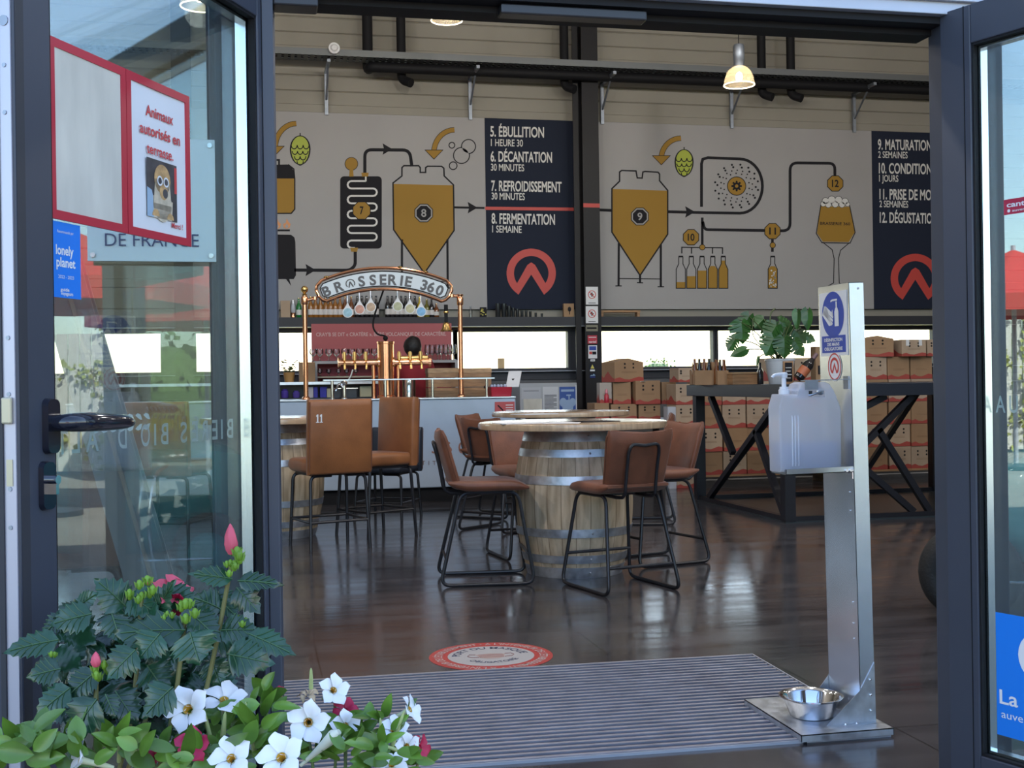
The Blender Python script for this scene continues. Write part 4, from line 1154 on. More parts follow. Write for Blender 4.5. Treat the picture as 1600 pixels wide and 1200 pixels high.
# red back panel, glass shelves
PY = 14.05
a, c = atY(486.5, 506, PY), atY(707, 625, PY)
t = thing('back_bar', 'red back bar panel with white slogan and grey framed glass niche behind the taps', 'back bar', ((a.x+c.x)/2, PY, 0))
O = t.location; w2 = (c.x-a.x)/2
M_rose = mat('rose_panel', (.40, .085, .095), .5)
MB().bx(-w2, w2, 0, .05, .0, a.z).obj('red_panel', M_rose, t, smooth=0)
b = MB()
text(b, "CRAY'B SE DIT \u00ab CRAT\u00c8RE \u00bb, BI\u00c8RE VOLCANIQUE DE CARACT\u00c8RE.", plane(atY(494, 525.5, PY)-O+V((0, -.002, 0)), (1, 0, 0), (0, 0, 1)), .042, atY(697, 524, PY).x-atY(494, 524, PY).x, .012)
b.obj('white_slogan', mat('slogan_rose_white', (.60, .42, .42), .5), t, smooth=0, recalc=False)
zs = atY(600, 563.5, 13.8).z; zl = atY(600, 587, 13.85).z
xa, xb = atY(491.5, 560, 13.75).x-O.x, atY(715, 560, 13.75).x-O.x
M_nf = mat('niche_grey', (.36, .35, .36), .5)
b = MB().bx(xa, xb, -.30, 0, zs-.03, zs).bx(xa, xa+.03, -.30, 0, .9, zs-.03).bx(xb-.03, xb, -.30, 0, .9, zs-.03)
b.obj('niche_frame', M_nf, t, smooth=0)
MB().bx(xa+.03, xb-.03, -.012, -.0, .9, zs-.03).obj('niche_back', mat('deep_red_panel', (.30, .018, .03), .5), t, smooth=0)
MB().bx(xa+.03, xa+.80, -.27, -.013, zl-.018, zl).obj('niche_shelf', mat('beige_shelf', (.45, .36, .27), .5), t, smooth=0)
def make_goblet(nm, label, loc, prof, grp):
    o = thing(nm, label, 'glass', loc, 0, grp)
    MB().lathe(prof, 16, cap=False).obj('glass_bowl', M_jar, o)
    return o
nth = ['first', 'second', 'third', 'fourth', 'fifth', 'sixth', 'seventh', 'eighth', 'ninth', 'tenth', 'eleventh', 'twelfth', 'thirteenth', 'fourteenth', 'fifteenth', 'sixteenth', 'seventeenth', 'eighteenth', 'nineteenth', 'twentieth', '21st', '22nd', '23rd', '24th', '25th', '26th', '27th', '28th', '29th', '30th']
gp = [(.036, 0), (.030, .004), (.006, .010), (.005, .055), (.020, .065), (.040, .09), (.043, .115), (.036, .145)]
gp2 = [(.032, 0), (.028, .004), (.006, .010), (.006, .06), (.030, .08), (.036, .12), (.030, .17), (.028, .185)]
gp3 = [(.028, 0), (.024, .004), (.005, .010), (.005, .03), (.024, .045), (.028, .065), (.024, .085)]
for (row, prof, xs, y, z, yp) in (('stemmed glass %s from left on the back bar, left of the beer tower', gp, [489.5, 500, 514, 526, 539, 550, 562, 573, 585], 13.88, zs, 560),
                             ('tall stemmed glass %s from left on the back bar, right of the barmaid', gp2, [668, 676, 684, 690, 697, 704, 709], 13.88, zs, 560),
                             ('small glass %s from left inside the red niche of the back bar', gp3, [500, 514, 529, 542, 556, 584], 13.90, zl, 584)):
    g0 = None
    for i, px in enumerate(xs):
        p = atY(px, yp, y); lab = row % nth[i]
        if g0 is None: g0 = make_goblet('beer_glass', lab, (p.x, y, z), prof, 'stemmed glasses on the back bar')
        else: dup(g0, lab, (p.x, y+(.03 if i % 2 else 0), z), 0, 'stemmed glasses on the back bar')
# dark red fridge / worktop behind the bar
BYc = 13.40
zb = atY(500, 596.5, BYc).z
xa, xb = -1.6, atY(592, 600, BYc).x
t = thing('back_counter', 'dark back counter with steel edge behind the bar, left of the beer tower', 'counter', ((xa+xb)/2, BYc, 0))
w2 = (xb-xa)/2
MB().bx(-w2, w2, .02, .34, 0, 1.03).bx(-w2, w2, .28, .34, 1.03, zb-.03).obj('counter_body', M_black, t, smooth=0)
MB().bx(-w2, w2, 0, .34, zb-.03, zb).obj('steel_worktop', M_steel, t, smooth=0)
for nm, lab, px, w, h, m in (('glass_jar', 'violet glass jar in the back counter niche, far left', 445, .09, .10, (.10, .06, .36)), ('glass_jar', 'violet glass jar beside the left copper post', 463, .09, .08, (.12, .08, .38)), ('carton', 'white carton right of the left copper post in the niche', 485, .06, .12, (.55, .5, .52)),
                         ('carton', 'blue carton, left of two in the back counter niche', 493, .045, .12, (.035, .03, .35)), ('carton', 'blue carton, right of two in the back counter niche', 505.5, .08, .12, (.03, .03, .38)), ('carton', 'cream carton left of the rinsing tap', 513, .05, .10, (.6, .55, .35)), ('carton', 'cream carton between the rinsing tap and the beer tower', 571, .13, .12, (.62, .58, .38))):
    p = atY(px, 615, BYc+.14)
    if nm == 'carton':
        o = tag(MB().bx(-w/2, w/2, -.04, .04, 0, h).obj(nm, mat('carton_colour', m, .5), loc=(p.x, BYc+.14, 1.03), smooth=0, bevel=.003), lab, 'carton')
    else:
        o = tag(MB().lathe([(w*.36, 0), (w*.45, .01), (w*.45, h*.75), (w*.3, h*.9), (w*.32, h)], 16).obj(nm, mat('violet_glass', m, .15), loc=(p.x, BYc+.14, 1.03)), lab, 'jar')
# planter bits on the back counter in front of the left window
rn = random.Random(4)
p = atY(452, 596, BYc+.18)
o = thing('potted_herb', 'small potted herb in the left window behind the bar', 'plant', (p.x, BYc+.18, zb))
MB().lathe([(.05, 0), (.065, .11), (.06, .11), (.055, .09)], 16).obj('pot', mat('amber_pot', (.45, .24, .08), .4), o)
b = MB()
for i in range(60):
    a = rn.uniform(0, 6.28); r = rn.uniform(.02, .11); z = rn.uniform(.11, .24)
    c_ = V((r*math.cos(a), r*math.sin(a)*.7, z)); u = V((math.cos(a), math.sin(a), .4))*.05; w_ = V((-math.sin(a), math.cos(a), 0))*.02
    b.add([c_, c_+u*.5+w_, c_+u, c_+u*.5-w_], [(0, 1, 2, 3)])
b.obj('leaves', mat('herb_green', (.10, .16, .04), .6), o, smooth=0, recalc=False)
p = atY(478, 596, BYc+.18)
tag(MB().bx(-.075, .10, -.08, .08, 0, .22).obj('storage_box', M_card, loc=(p.x, BYc+.18, zb), smooth=0, bevel=.004), 'brown storage box in the left window behind the copper post', 'box')

# ------------------------------------------------------------------ the row on the shelf above the windows
SZ = 1.97; SYs = WY-.13
SX = lambda px: atY(px, 490, SYs).x
def make_bottle(m, capm, label, x, h=.24, r=.033, grp='bottles on the high shelf'):
    o = thing('bottle', label, 'bottle', (x, SYs, SZ), 0, grp)
    MB().lathe([(r*.9, 0), (r, .006), (r, h*.52), (r*.85, h*.62), (r*.42, h*.76), (r*.36, h*.97)], 14).obj('glass_body', m, o)
    MB().lathe([(r*.42, h*.965), (r*.42, h)], 12).obj('crown_cap', capm, o)
    MB().lathe([(r*1.02, h*.14), (r*1.02, h*.40)], 14, cap=False).obj('paper_label', M_text, o)
    return o
mb_amber = mat('amber_glass', (.30, .12, .02), .12, coat=.4); mb_dark = mat('dark_bottle_glass', (.012, .010, .012), .1, coat=.5); mb_green = mat('green_bottle_glass', (.005, .16, .03), .12, coat=.4)
mb_gold = mat('golden_bottle', (.50, .36, .03), .25); mb_olive = mat('olive_bottle_glass', (.14, .13, .02), .12); mb_brown = mat('brown_bottle_glass', (.16, .05, .012), .12, coat=.4)
row = [(467, mb_green, 'green', .235)]+[(x, mb_amber, 'amber', .25) for x in (485.5, 493, 501, 509, 516.5, 524, 531.5)]+[(x, mb_brown, 'brown', .25) for x in (539.5, 549)]+[(x, mb_dark, 'dark', .26) for x in (558.5, 566, 573, 580.5, 588, 606, 613, 620, 627, 634, 641, 648.5)]+[(656, mb_gold, 'gold', .25), (667, mb_olive, 'olive', .22), (674.5, mb_dark, 'dark', .22), (682, mb_brown, 'brown', .17)]
cnt = {}; tot = {}
for r_ in row: tot[r_[2]] = tot.get(r_[2], 0)+1
first = {}
for px, m, cn, h in row:
    i = cnt.get(cn, 0); cnt[cn] = i+1
    lab = ('%s bottle on the high shelf behind the arch sign' % cn) if tot[cn] == 1 else ('%s bottle, %s %s one from left on the high shelf behind the arch sign' % (cn, nth[i], cn))
    if cn in first: dup(first[cn], lab, (SX(px), SYs, SZ), 0, 'bottles on the high shelf', scale=(1, 1, h/first[cn]['h_']))
    else:
        o = make_bottle(m, M_brass if cn != 'dark' else M_gasket, lab, SX(px), h); o['h_'] = h; first[cn] = o
for o in list(SC.objects):
    if 'h_' in o.keys(): del o['h_']
tag(MB().bx(-.055, .055, -.04, .04, 0, .20).obj('gift_box', M_card2, loc=(SX(446), SYs, SZ), smooth=0, bevel=.003), 'cardboard gift box at the left end of the high shelf', 'box')
o = thing('lava_lamp', 'silver and red lava lamp beside the green bottle on the high shelf', 'lamp', (SX(458), SYs, SZ))
MB().lathe([(.032, 0), (.02, .04), (.026, .06)], 14).obj('lamp_base', M_copper, o); MB().lathe([(.026, .06), (.032, .10), (.022, .17)], 14).obj('glass_body', mat('lava_glass', (.45, .47, .52), .15), o); MB().lathe([(.022, .17), (.014, .21)], 14).obj('lamp_cap', M_steel, o)
o = thing('bottle', 'small clear bottle on the high shelf right of the right copper post', 'bottle', (SX(735.5), SYs, SZ))
MB().lathe([(.02, 0), (.022, .08), (.008, .11), (.009, .14)], 12).obj('glass_body', M_jar, o)
o = thing('lion_plaque', 'small black and yellow plaque leaning on the high shelf', 'plaque', (SX(755.5), SYs+.02, SZ))
MB().bx(-.042, .042, -.006, .006, 0, .125).obj('plaque_board', M_ink, o, smooth=0, bevel=.003)
b = MB(); rn = random.Random(8)
for i in range(14):
    x, z = rn.uniform(-.03, .03), rn.uniform(.02, .105); b.bx(x-.008, x+.008, -.0075, -.006, z-.006, z+.006)
b.obj('yellow_emblem', M_yel, o, smooth=0)
mt = mat('pewter_tumbler', (.045, .05, .055), .25, metal=.6)
for i, (px, h, r) in enumerate(((777.5, .168, .034), (787, .165, .034), (795, .135, .028), (801.5, .115, .022), (808, .10, .022), (815, .085, .019), (821.5, .08, .018), (828, .07, .017), (836.5, .055, .016), (846, .045, .015))):
    tag(MB().lathe([(r*.85, 0), (r*.9, .004), (r, h), (r*.88, h), (r*.8, .01)], 16).obj('tumbler', mt, loc=(SX(px), SYs-.02, SZ)), 'dark metal tumbler, %s from left in the descending row on the high shelf' % nth[i], 'tumbler', 'descending row of dark tumblers')
o = thing('gift_box', 'brown box with dark tree print on the high shelf beside the steel column', 'box', (SX(890)-.01, SYs-.02, SZ))
MB().bx(-.075, .055, -.04, .04, 0, .165).obj('box_body', M_card, o, rz=R(-6), smooth=0, bevel=.003)
b = MB().bx(-.012, -.004, -.046, -.044, .03, .08); b.poly([(-.008+.022*math.cos(R(a)), -.046, .095+.030*math.sin(R(a))) for a in range(0, 360, 30)]); b.obj('tree_print', M_ink, o, smooth=0, recalc=False)
o = thing('wooden_plank', 'thin wooden plank with a short foot on the high shelf right of the column', 'plank', (SX(970), SYs, SZ))
MB().bx(-.27, .24, -.05, .05, .055, .08).bx(.20, .235, -.05, .05, 0, .055).bx(-.27, -.24, -.05, .05, 0, .055).obj('plank_board', M_wood, o, smooth=0)
p = atY(783, 572, WY+.03)
tag(MB().bx(-.04, .04, -.015, .015, 0, .125).obj('wooden_block', mat('beige_block', (.55, .40, .22), .6), loc=(p.x, WY+.03, WZ0), smooth=0), 'small upright wooden block on the sill of the window right of the bar', 'block')  # plain beige wood in one even colour

# ------------------------------------------------------------------ person behind the bar, back turned
def skin_obj(name, verts, edges, m, parent=None, sub=2, root=0):
    me = bpy.data.meshes.new(name); me.from_pydata([v[:3] for v in verts], edges, [])
    me.materials.append(m)
    o = bpy.data.objects.new(name, me); COL.objects.link(o)
    if parent: o.parent = parent
    sk = o.modifiers.new('skin', 'SKIN'); sk.use_smooth_shade = True
    for i, v in enumerate(verts):
        sv = me.skin_vertices[0].data[i]; rr = v[3]
        sv.radius = (rr, rr) if not isinstance(rr, tuple) else rr; sv.use_root = (i == root)
    ss = o.modifiers.new('sub', 'SUBSURF'); ss.levels = sub; ss.render_levels = sub
    return o
pp_ = atY(645, 560, 12.92)
pr = thing('person', 'person with short black hair and dark red top standing behind the taps, back turned', 'person', (pp_.x, 12.92, 0), R(-8))
vs = [(0, 0, .94, (.15, .11)), (0, 0, 1.08, (.13, .10)), (0, -.01, 1.24, (.15, .105)), (0, -.005, 1.36, (.13, .09)), (0, .005, 1.44, .052), (0, .015, 1.50, .066), (0, .02, 1.56, (.078, .092)), (0, .012, 1.62, (.066, .078)), (0, .118, 1.545, .012)]
es = [(0, 1), (1, 2), (2, 3), (3, 4), (4, 5), (5, 6), (6, 7), (6, 8)]
for s in (1, -1):
    k0 = len(vs)
    vs += [(s*.16, 0, 1.37, .058), (s*.21, .03, 1.20, .046), (s*.225, .06, 1.08, .040), (s*.20, .17, 1.02, .034), (s*.175, .27, 1.015, .026), (s*.172, .32, 1.01, (.022, .036))]
    es += [(3, k0)]+[(k0+i, k0+i+1) for i in range(5)]
    for j, (dx, L_) in enumerate(((-.026, .070), (-.009, .082), (.009, .078), (.025, .062))):
        f0 = len(vs); vs += [(s*.172+dx, .355, 1.008, .0095), (s*.172+dx*1.1, .355+L_*.55, 1.000, .0085), (s*.172+dx*1.15, .355+L_, .985, .0075)]
        es += [(k0+5, f0), (f0, f0+1), (f0+1, f0+2)]
    f0 = len(vs); vs += [(s*.172-s*.045, .315, 1.0, .010), (s*.172-s*.058, .345, .992, .0085)]; es += [(k0+5, f0), (f0, f0+1)]
    k1 = len(vs)
    vs += [(s*.095, 0, .86, .088), (s*.10, .015, .50, .062), (s*.10, -.01, .30, .054), (s*.10, -.015, .085, .040), (s*.108, .08, .040, .040), (s*.112, .16, .032, .034)]
    es += [(0, k1)]+[(k1+i, k1+i+1) for i in range(5)]
skin_obj('body', vs, es, M_skin, pr)
vs = [(0, 0, .92, (.175, .135)), (0, 0, 1.08, (.155, .125)), (0, -.01, 1.24, (.175, .13)), (0, -.005, 1.37, (.15, .112)), (0, .005, 1.415, .075)]
es = [(0, 1), (1, 2), (2, 3), (3, 4)]
for s in (1, -1):
    k0 = len(vs); vs += [(s*.165, 0, 1.375, .076), (s*.21, .025, 1.22, .064)]; es += [(3, k0), (k0, k0+1)]
skin_obj('red_top', vs, es, M_shirt, pr)
vs = [(0, 0, .94, (.165, .125))]; es = []
for s in (1, -1):
    k0 = len(vs); vs += [(s*.095, 0, .84, .105), (s*.10, .015, .50, .080), (s*.10, -.012, .11, .065)]; es += [(0, k0), (k0, k0+1), (k0+1, k0+2)]
skin_obj('trousers', vs, es, M_trouser, pr)
b = MB(); rn = random.Random(2)
n = 18; rings = []
for i in range(11):
    a = -math.pi/2+math.pi*i/10; rr = max(1e-3, math.cos(a))
    rings.append([V((0, -.012, 1.575))+V((.100*rr*math.cos(6.283*j/n), .106*rr*math.sin(6.283*j/n)*(0.78 if math.sin(6.283*j/n) > 0 else 1), .112*math.sin(a)))*(1+rn.uniform(-.05, .05)) for j in range(n)])
b.loft(rings); b.obj('hair', M_hair, pr)
for s in (1, -1):
    MB().sph((s*.033, .098, 1.565), .011, 10).obj('eye', M_white, pr)
    MB().sph((s*.083, .02, 1.55), .022, 10, (.5, 1, 1.4)).obj('ear', M_skin, pr)
    b = MB().bx(s*.105-.05 if s < 0 else .06, s*.105+.05 if s > 0 else -.06, -.08, .20, 0, .06)
    b.obj('shoe', M_trouser, pr, smooth=0, bevel=.02)
MB().sph((0, .098, 1.508), .018, 10, (1.3, .5, .35)).obj('mouth', mat('lip', (.35, .10, .09), .5), pr)
# ================================================================== barrel tables
def barrel_mat():
    m = mat('oak_staves', (.42, .30, .18), .6, bump=.12, bs=50)
    nt = m.node_tree; N = nt.nodes; L = nt.links; b = N['Principled BSDF']
    tc = N.new('ShaderNodeTexCoord'); sx = N.new('ShaderNodeSeparateXYZ'); L.new(tc.outputs['Object'], sx.inputs[0])
    at = N.new('ShaderNodeMath'); at.operation = 'ARCTAN2'; L.new(sx.outputs['Y'], at.inputs[0]); L.new(sx.outputs['X'], at.inputs[1])
    mu = N.new('ShaderNodeMath'); mu.operation = 'MULTIPLY'; mu.inputs[1].default_value = 26/6.28318; L.new(at.outputs[0], mu.inputs[0])
    fl = N.new('ShaderNodeMath'); fl.operation = 'FLOOR'; L.new(mu.outputs[0], fl.inputs[0])
    fc = N.new('ShaderNodeMath'); fc.operation = 'FRACT'; L.new(mu.outputs[0], fc.inputs[0])
    wn_ = N.new('ShaderNodeTexWhiteNoise'); wn_.noise_dimensions = '1D'; L.new(fl.outputs[0], wn_.inputs['W'])
    r1 = N.new('ShaderNodeValToRGB'); r1.color_ramp.elements[0].color = (.50, .38, .25, 1); r1.color_ramp.elements[1].color = (.66, .53, .38, 1); L.new(wn_.outputs['Value'], r1.inputs[0])
    mp = N.new('ShaderNodeMapping'); mp.inputs['Scale'].default_value = (9, 9, 1.2); L.new(tc.outputs['Object'], mp.inputs[0])
    nz = N.new('ShaderNodeTexNoise'); nz.inputs['Scale'].default_value = 3; nz.inputs['Detail'].default_value = 8; L.new(mp.outputs[0], nz.inputs['Vector'])
    r2 = N.new('ShaderNodeValToRGB'); r2.color_ramp.elements[0].position = .3; r2.color_ramp.elements[0].color = (.62, .58, .52, 1); r2.color_ramp.elements[1].position = .65; r2.color_ramp.elements[1].color = (1.05, 1.05, 1.05, 1); L.new(nz.outputs['Fac'], r2.inputs[0])
    mx = N.new('ShaderNodeMix'); mx.data_type = 'RGBA'; mx.blend_type = 'MULTIPLY'; mx.inputs[0].default_value = 1; L.new(r1.outputs[0], mx.inputs[6]); L.new(r2.outputs[0], mx.inputs[7])
    r3 = N.new('ShaderNodeValToRGB'); e = r3.color_ramp.elements; e[0].position = .0; e[0].color = (.35, .3, .25, 1); e[1].position = .05; e[1].color = (1, 1, 1, 1); e2 = e.new(.955); e2.color = (1, 1, 1, 1); e3 = e.new(1.0); e3.color = (.35, .3, .25, 1); L.new(fc.outputs[0], r3.inputs[0])
    m2 = N.new('ShaderNodeMix'); m2.data_type = 'RGBA'; m2.blend_type = 'MULTIPLY'; m2.inputs[0].default_value = 1; L.new(mx.outputs[2], m2.inputs[6]); L.new(r3.outputs[0], m2.inputs[7])
    L.new(m2.outputs[2], b.inputs['Base Color'])
    return m
M_stave = barrel_mat()
BH = .875
def brad(z): return .285+.078*math.sin(math.pi*min(1, max(0, z/BH)))**.9
def make_barrel(label, loc, rz):
    t = thing('barrel_table', label, 'table', loc, rz, 'oak barrel bar tables')
    MB().lathe([(.24, .0), (.285, 0)]+[(brad(BH*i/20), BH*i/20) for i in range(1, 20)]+[(.285, BH), (.24, BH)], 52).obj('barrel_staves', M_stave, t, smooth=60)
    for z0, z1 in ((.0, .064), (.090, .138), (.245, .295), (.555, .605), (.715, .760), (.805, .872)):
        n = 4; o = [(brad(z0+(z1-z0)*i/n)+.0035, z0+(z1-z0)*i/n) for i in range(n+1)]; inn = [(r-.006, z) for r, z in reversed(o)]
        h = MB().lathe(o+inn+[o[0]], 52, cap=False).obj('metal_hoop', M_galva, t)
        zc = (z0+z1)/2; r = brad(zc)+.004
        b = MB()
        for a in (-95,): b.sph((r*math.cos(R(a)), r*math.sin(R(a)), zc), .007, 8)
        b.obj('hoop_rivet', M_galva_dark, h)
    MB().lathe([(.555, BH), (.575, BH+.004), (.578, BH+.02), (.575, BH+.038), (.565, BH+.042)], 72).obj('round_top', M_oaktop, t)
    return t
TZ = BH+.042
b1 = atZ(898, 662, TZ)
B1 = V((1.905, 7.08, 0))
tb1 = make_barrel('front oak barrel table with round wooden top in the middle of the hall', B1, R(8))
p2 = atZ(862, 647, TZ); 
B2 = V((2.52, 9.75, 0))
dup(tb1, 'oak barrel table right behind the front one, mostly hidden, only its round top showing', B2, R(50))
B3 = V((.17, 9.47, 0))
dup(tb1, 'oak barrel table at the left behind the chair marked 11, cut by the door leaf', B3, R(110))
def menu(label, px, py, w, h, m, rz):
    p = atZ(px, py, TZ+.002)
    o = tag(MB().bx(-w/2, w/2, -h/2, h/2, 0, .004).obj('menu_card', m, loc=(p.x, p.y, TZ), rz=R(rz), smooth=0), label, 'menu')
menu('dark menu card lying on the right side of the front barrel table', 925, 658.5, .30, .16, M_ink, 14)
menu('pale menu sheet lying in the middle of the front barrel table', 880, 660, .21, .30, M_paper, -20)
menu('pale menu sheet lying on the left side of the front barrel table', 815, 661, .30, .21, M_paper, 5)
menu('pale menu sheet lying on the rear barrel table', 835, 647, .30, .21, M_paper, 20)

# ------------------------------------------------------------------ stools
def make_stool(label, loc, rz):
    """faces local +y"""
    t = thing('bar_stool', label, 'bar stool', loc, rz, 'cognac sled bar stools')
    SH = .60
    # seat cushion
    rings = []
    n = 9
    for i in range(n+1):
        u = i/n; y = -.20+.465*u
        w = (.43-.03*u)*(.90 if i in (0, n) else 1); th = .062*(.25 if i in (0, n) else (.8 if i in (1, n-1) else 1))
        zc = SH-.032-.020*max(0, (u-.75)*4)**2*.8+.018*max(0, (.25-u)*4)
        rings.append([V((x, y, zc+zz-.010*(1-(2*x/w)**2)*(1 if zz > 0 else 0))) for x, zz in rrect(w, th, .028, 3)])
    MB().loft(rings).obj('seat', M_leather, t, smooth=60)
    # backrest, gently wrapped round the sitter, with a dipped top edge
    rings = []
    n = 10
    for i in range(n+1):
        v = i/n; z = SH-.05+.335*v
        w = (.37+.045*v)*(.97 if i in (0, n) else 1); th = .048*(.3 if i in (0, n) else (.85 if i in (1, n-1) else 1))
        yb = -.185-.075*v**1.3+.02*(1-v)**3
        ring = []
        for x, y in rrect(w, th, .022, 3):
            q_ = (2*x/w); dip = .018*(q_*q_-.6)*max(0, v-.6)*2.5
            ring.append(V((x, yb+y+.028*q_*q_, z+dip)))
        # denser front/back faces for the wrap
        rr = []
        for j in range(len(ring)):
            a, c = ring[j], ring[(j+1) % len(ring)]; rr.append(a)
            if abs(a.x-c.x) > .15:
                for k in range(1, 6):
                    s_ = k/6; x = a.x+(c.x-a.x)*s_; q_ = 2*x/w; base = (a.y+c.y)/2-.028*((2*a.x/w)**2+(2*c.x/w)**2)/2; zb_ = z+.018*(q_*q_-.6)*max(0, v-.6)*2.5
                    rr.append(V((x, base+.028*q_*q_, zb_)))
        rings.append(rr)
    bk = MB().loft(rings).obj('backrest', M_leather, t, smooth=60)
    b = MB()
    m_ = len(rings[0])
    top = [max((p for p in rings[n-1] if abs(p.x-x) < .03), key=lambda p: -p.y, default=None) for x in (-.2, -.1, 0, .1, .2)]
    edge = []
    for i in range(1, n): 
        e_ = max(rings[i], key=lambda p: p.x); edge.append(e_+V((.002, 0, 0)))
    tl = sorted([p for p in rings[n-1]], key=lambda p: p.x)
    topedge = []
    for k in range(9):
        x = .184-.046*k; q_ = 2*x/.415
        topedge.append(V((x, -.185-.075+.028*q_*q_, SH-.05+.335+.018*(q_*q_-.6)+.001)))
    path = edge+topedge+[V((-p.x, p.y, p.z)) for p in reversed(edge)]
    b.tube(smooth_pts(path, 2), .0045, 6)
    b.obj('piping', M_seam, bk)
    MB().tube([V((-.19, -.192, SH+.12)), V((-.1, -.203, SH+.12)), V((0, -.2085, SH+.12)), V((.1, -.203, SH+.12)), V((.19, -.192, SH+.12))], .003, 6).obj('cross_seam', M_seam, bk)
    # steel loop on the outside of the backrest
    yk = lambda z: -.185-.075*max(0, (z-SH+.05)/.335)**1.3-.034
    zz = [SH-.055, SH, SH+.06, SH+.12, SH+.17]
    left = [V((-.095, yk(z), z)) for z in zz]; right = [V((.095, yk(z), z)) for z in reversed(zz)]
    top_ = [V((-.085, yk(SH+.21), SH+.205)), V((-.06, yk(SH+.215), SH+.215)), V((0, yk(SH+.21), SH+.208)), V((.06, yk(SH+.215), SH+.215)), V((.085, yk(SH+.21), SH+.205))]
    pts = [V((-.095, .05, SH-.075)), V((-.095, -.19, SH-.075))]+left[1:]+top_+right[:-1]+[V((.095, -.19, SH-.075)), V((.095, .05, SH-.075))]
    MB().tube(smooth_pts(pts, 3), .0095, 8).obj('back_loop', M_black, t)
    # two sled frames
    for s in (1, -1):
        xt, xb = s*.165, s*.225
        pts = fillet([(xt, 0, SH-.07), (xt, -.13, SH-.07), (xb, -.255, .0105), (xb, .285, .0105), (xt, .20, SH-.07), (xt, 0, SH-.07)], .06, 5)
        MB().tube(pts[:-1], .0105, 8, True).obj('sled_leg', M_black, t)
    f = .30; xm = .165+.06*(1-f)
    yf = .20+(.285-.20)*(1-f)-.004; yr = -.13-.125*(1-f)
    MB().cyl((-xm, yf-.005, SH*f), (xm, yf-.005, SH*f), .009, 8).obj('foot_bar', M_black, t)
    MB().cyl((-xm, yr, SH*f-.03), (xm, yr, SH*f-.03), .009, 8).obj('foot_bar', M_black, t)
    MB().bx(-.17, .17, -.02, .02, SH-.080, SH-.062).bx(-.17, .17, .15, .18, SH-.080, SH-.062).obj('seat_bracket', M_black, t, smooth=0)
    return t
def face(frm, to): d = V(to)-V(frm); return math.atan2(-d.x, d.y)
sA = (1.30, 6.92, 0)
st = make_stool('brown leather stool at the left of the front barrel table, side on to the camera', sA, R(-96))
dup(st, 'brown leather stool in front of the front barrel table, its back to the camera', (2.0, 6.43, 0), R(13))
dup(st, 'brown leather stool at the right of the front barrel table, turned towards the barrel', (2.52, 7.32, 0), R(105))
dup(st, 'brown leather stool behind the front barrel table, half hidden, seat facing the camera', (1.80, 7.86, 0), R(186))
dup(st, 'brown leather stool at the left of the rear barrel table, with black loop showing', (1.90, 9.28, 0), R(-52))
dup(st, 'brown leather stool furthest back, only its top edge showing over the rear barrel table', (2.02, 10.27, 0), R(-130))
dup(st, 'brown leather stool right of the rear barrel table, seen between front barrel and front stool', (3.12, 9.38, 0), R(72))

def make_chair(label, loc, rz, m, number=False, seat_h=.64):
    t = thing('bar_chair', label, 'bar chair', loc, rz, 'padded bar chairs round the left barrel table')
    w = .475
    rings = []
    for y, k in ((-.20, .6), (-.19, .95), (.0, 1), (.19, .98), (.215, .85), (.225, .5)):
        rings.append([V((x, y, seat_h-.05+z*k)) for x, z in rrect(w-.03, .10, .03, 3)])
    MB().loft(rings).obj('seat', m, t, smooth=60)
    rings = []
    for z, k in ((seat_h-.105, .75), (seat_h-.09, 1), (seat_h+.2, 1), (1.01, .98), (1.045, .9), (1.06, .6)):
        rings.append([V((x, -.225-.05*(z-seat_h)+y*k, z)) for x, y in rrect(w, .075, .022, 3)])
    bk = MB().loft(rings).obj('backrest', m, t, smooth=60)
    b = MB()
    for s in (1, -1): b.tube([V((s*(w/2-.006), -.225-.05*(z-seat_h)-.034, z)) for z in (seat_h-.085, seat_h+.1, 1.0, 1.045)], .004, 6)
    b.obj('piping', M_seam if m is not M_darkleather else M_gasket, bk)
    if number:
        b = MB()
        for x in (-.175, -.148):
            bk_y = lambda z: -.225-.05*(z-seat_h)-.0395
            for x0, x1, z0, z1 in ((x-.005, x+.005, .905, .958), (x-.012, x+.011, .900, .906), (x-.011, x-.005, .943, .950), (x-.008, x-.005, .950, .955)):
                b.add([V((x0, bk_y(z0), z0)), V((x1, bk_y(z0), z0)), V((x1, bk_y(z1), z1)), V((x0, bk_y(z1), z1))], [(0, 1, 2, 3)])
        b.obj('white_number', M_white, bk, smooth=0, recalc=False)
    for s in (1, -1):
        for y0, y1 in ((-.20, -.235), (.17, .205)):
            MB().tube(fillet([(s*.05, y0, seat_h-.115), (s*.205, y0, seat_h-.115), (s*.222, y1, .0)], .05, 5), .0125, 8).obj('leg', M_black, t)
    z = .20
    for s in (1, -1): MB().cyl((s*.216, -.224, z), (s*.216, .194, z), .010, 8).obj('stretcher', M_black, t)
    for y in (-.224, .194): MB().cyl((-.216, y, z), (.216, y, z), .010, 8).obj('stretcher', M_black, t)
    MB().bx(-.19, .19, -.19, .17, seat_h-.118, seat_h-.098).obj('seat_plate', M_black, t, smooth=0)
    return t
c0 = make_chair('tan padded bar chair with white 11 on its back, at the left barrel table', (.52, 8.73, 0), R(17), M_leather2, True)
def chair_like(label, loc, rz, m):
    t = dup(c0, label, loc, rz)
    for ch in list(t.children):
        if ch.name.startswith('backrest'):
            for g in list(ch.children):
                if g.name.startswith('white_number'): bpy.data.objects.remove(g)
        if m is not None and (ch.name.startswith('seat') or ch.name.startswith('backrest')) and not ch.name.startswith('seat_plate'):
            ch.data = ch.data.copy(); ch.data.materials[0] = m
    return t
chair_like('tan padded bar chair right of the left barrel table, side on and facing left', (.90, 9.26, 0), R(118), None)
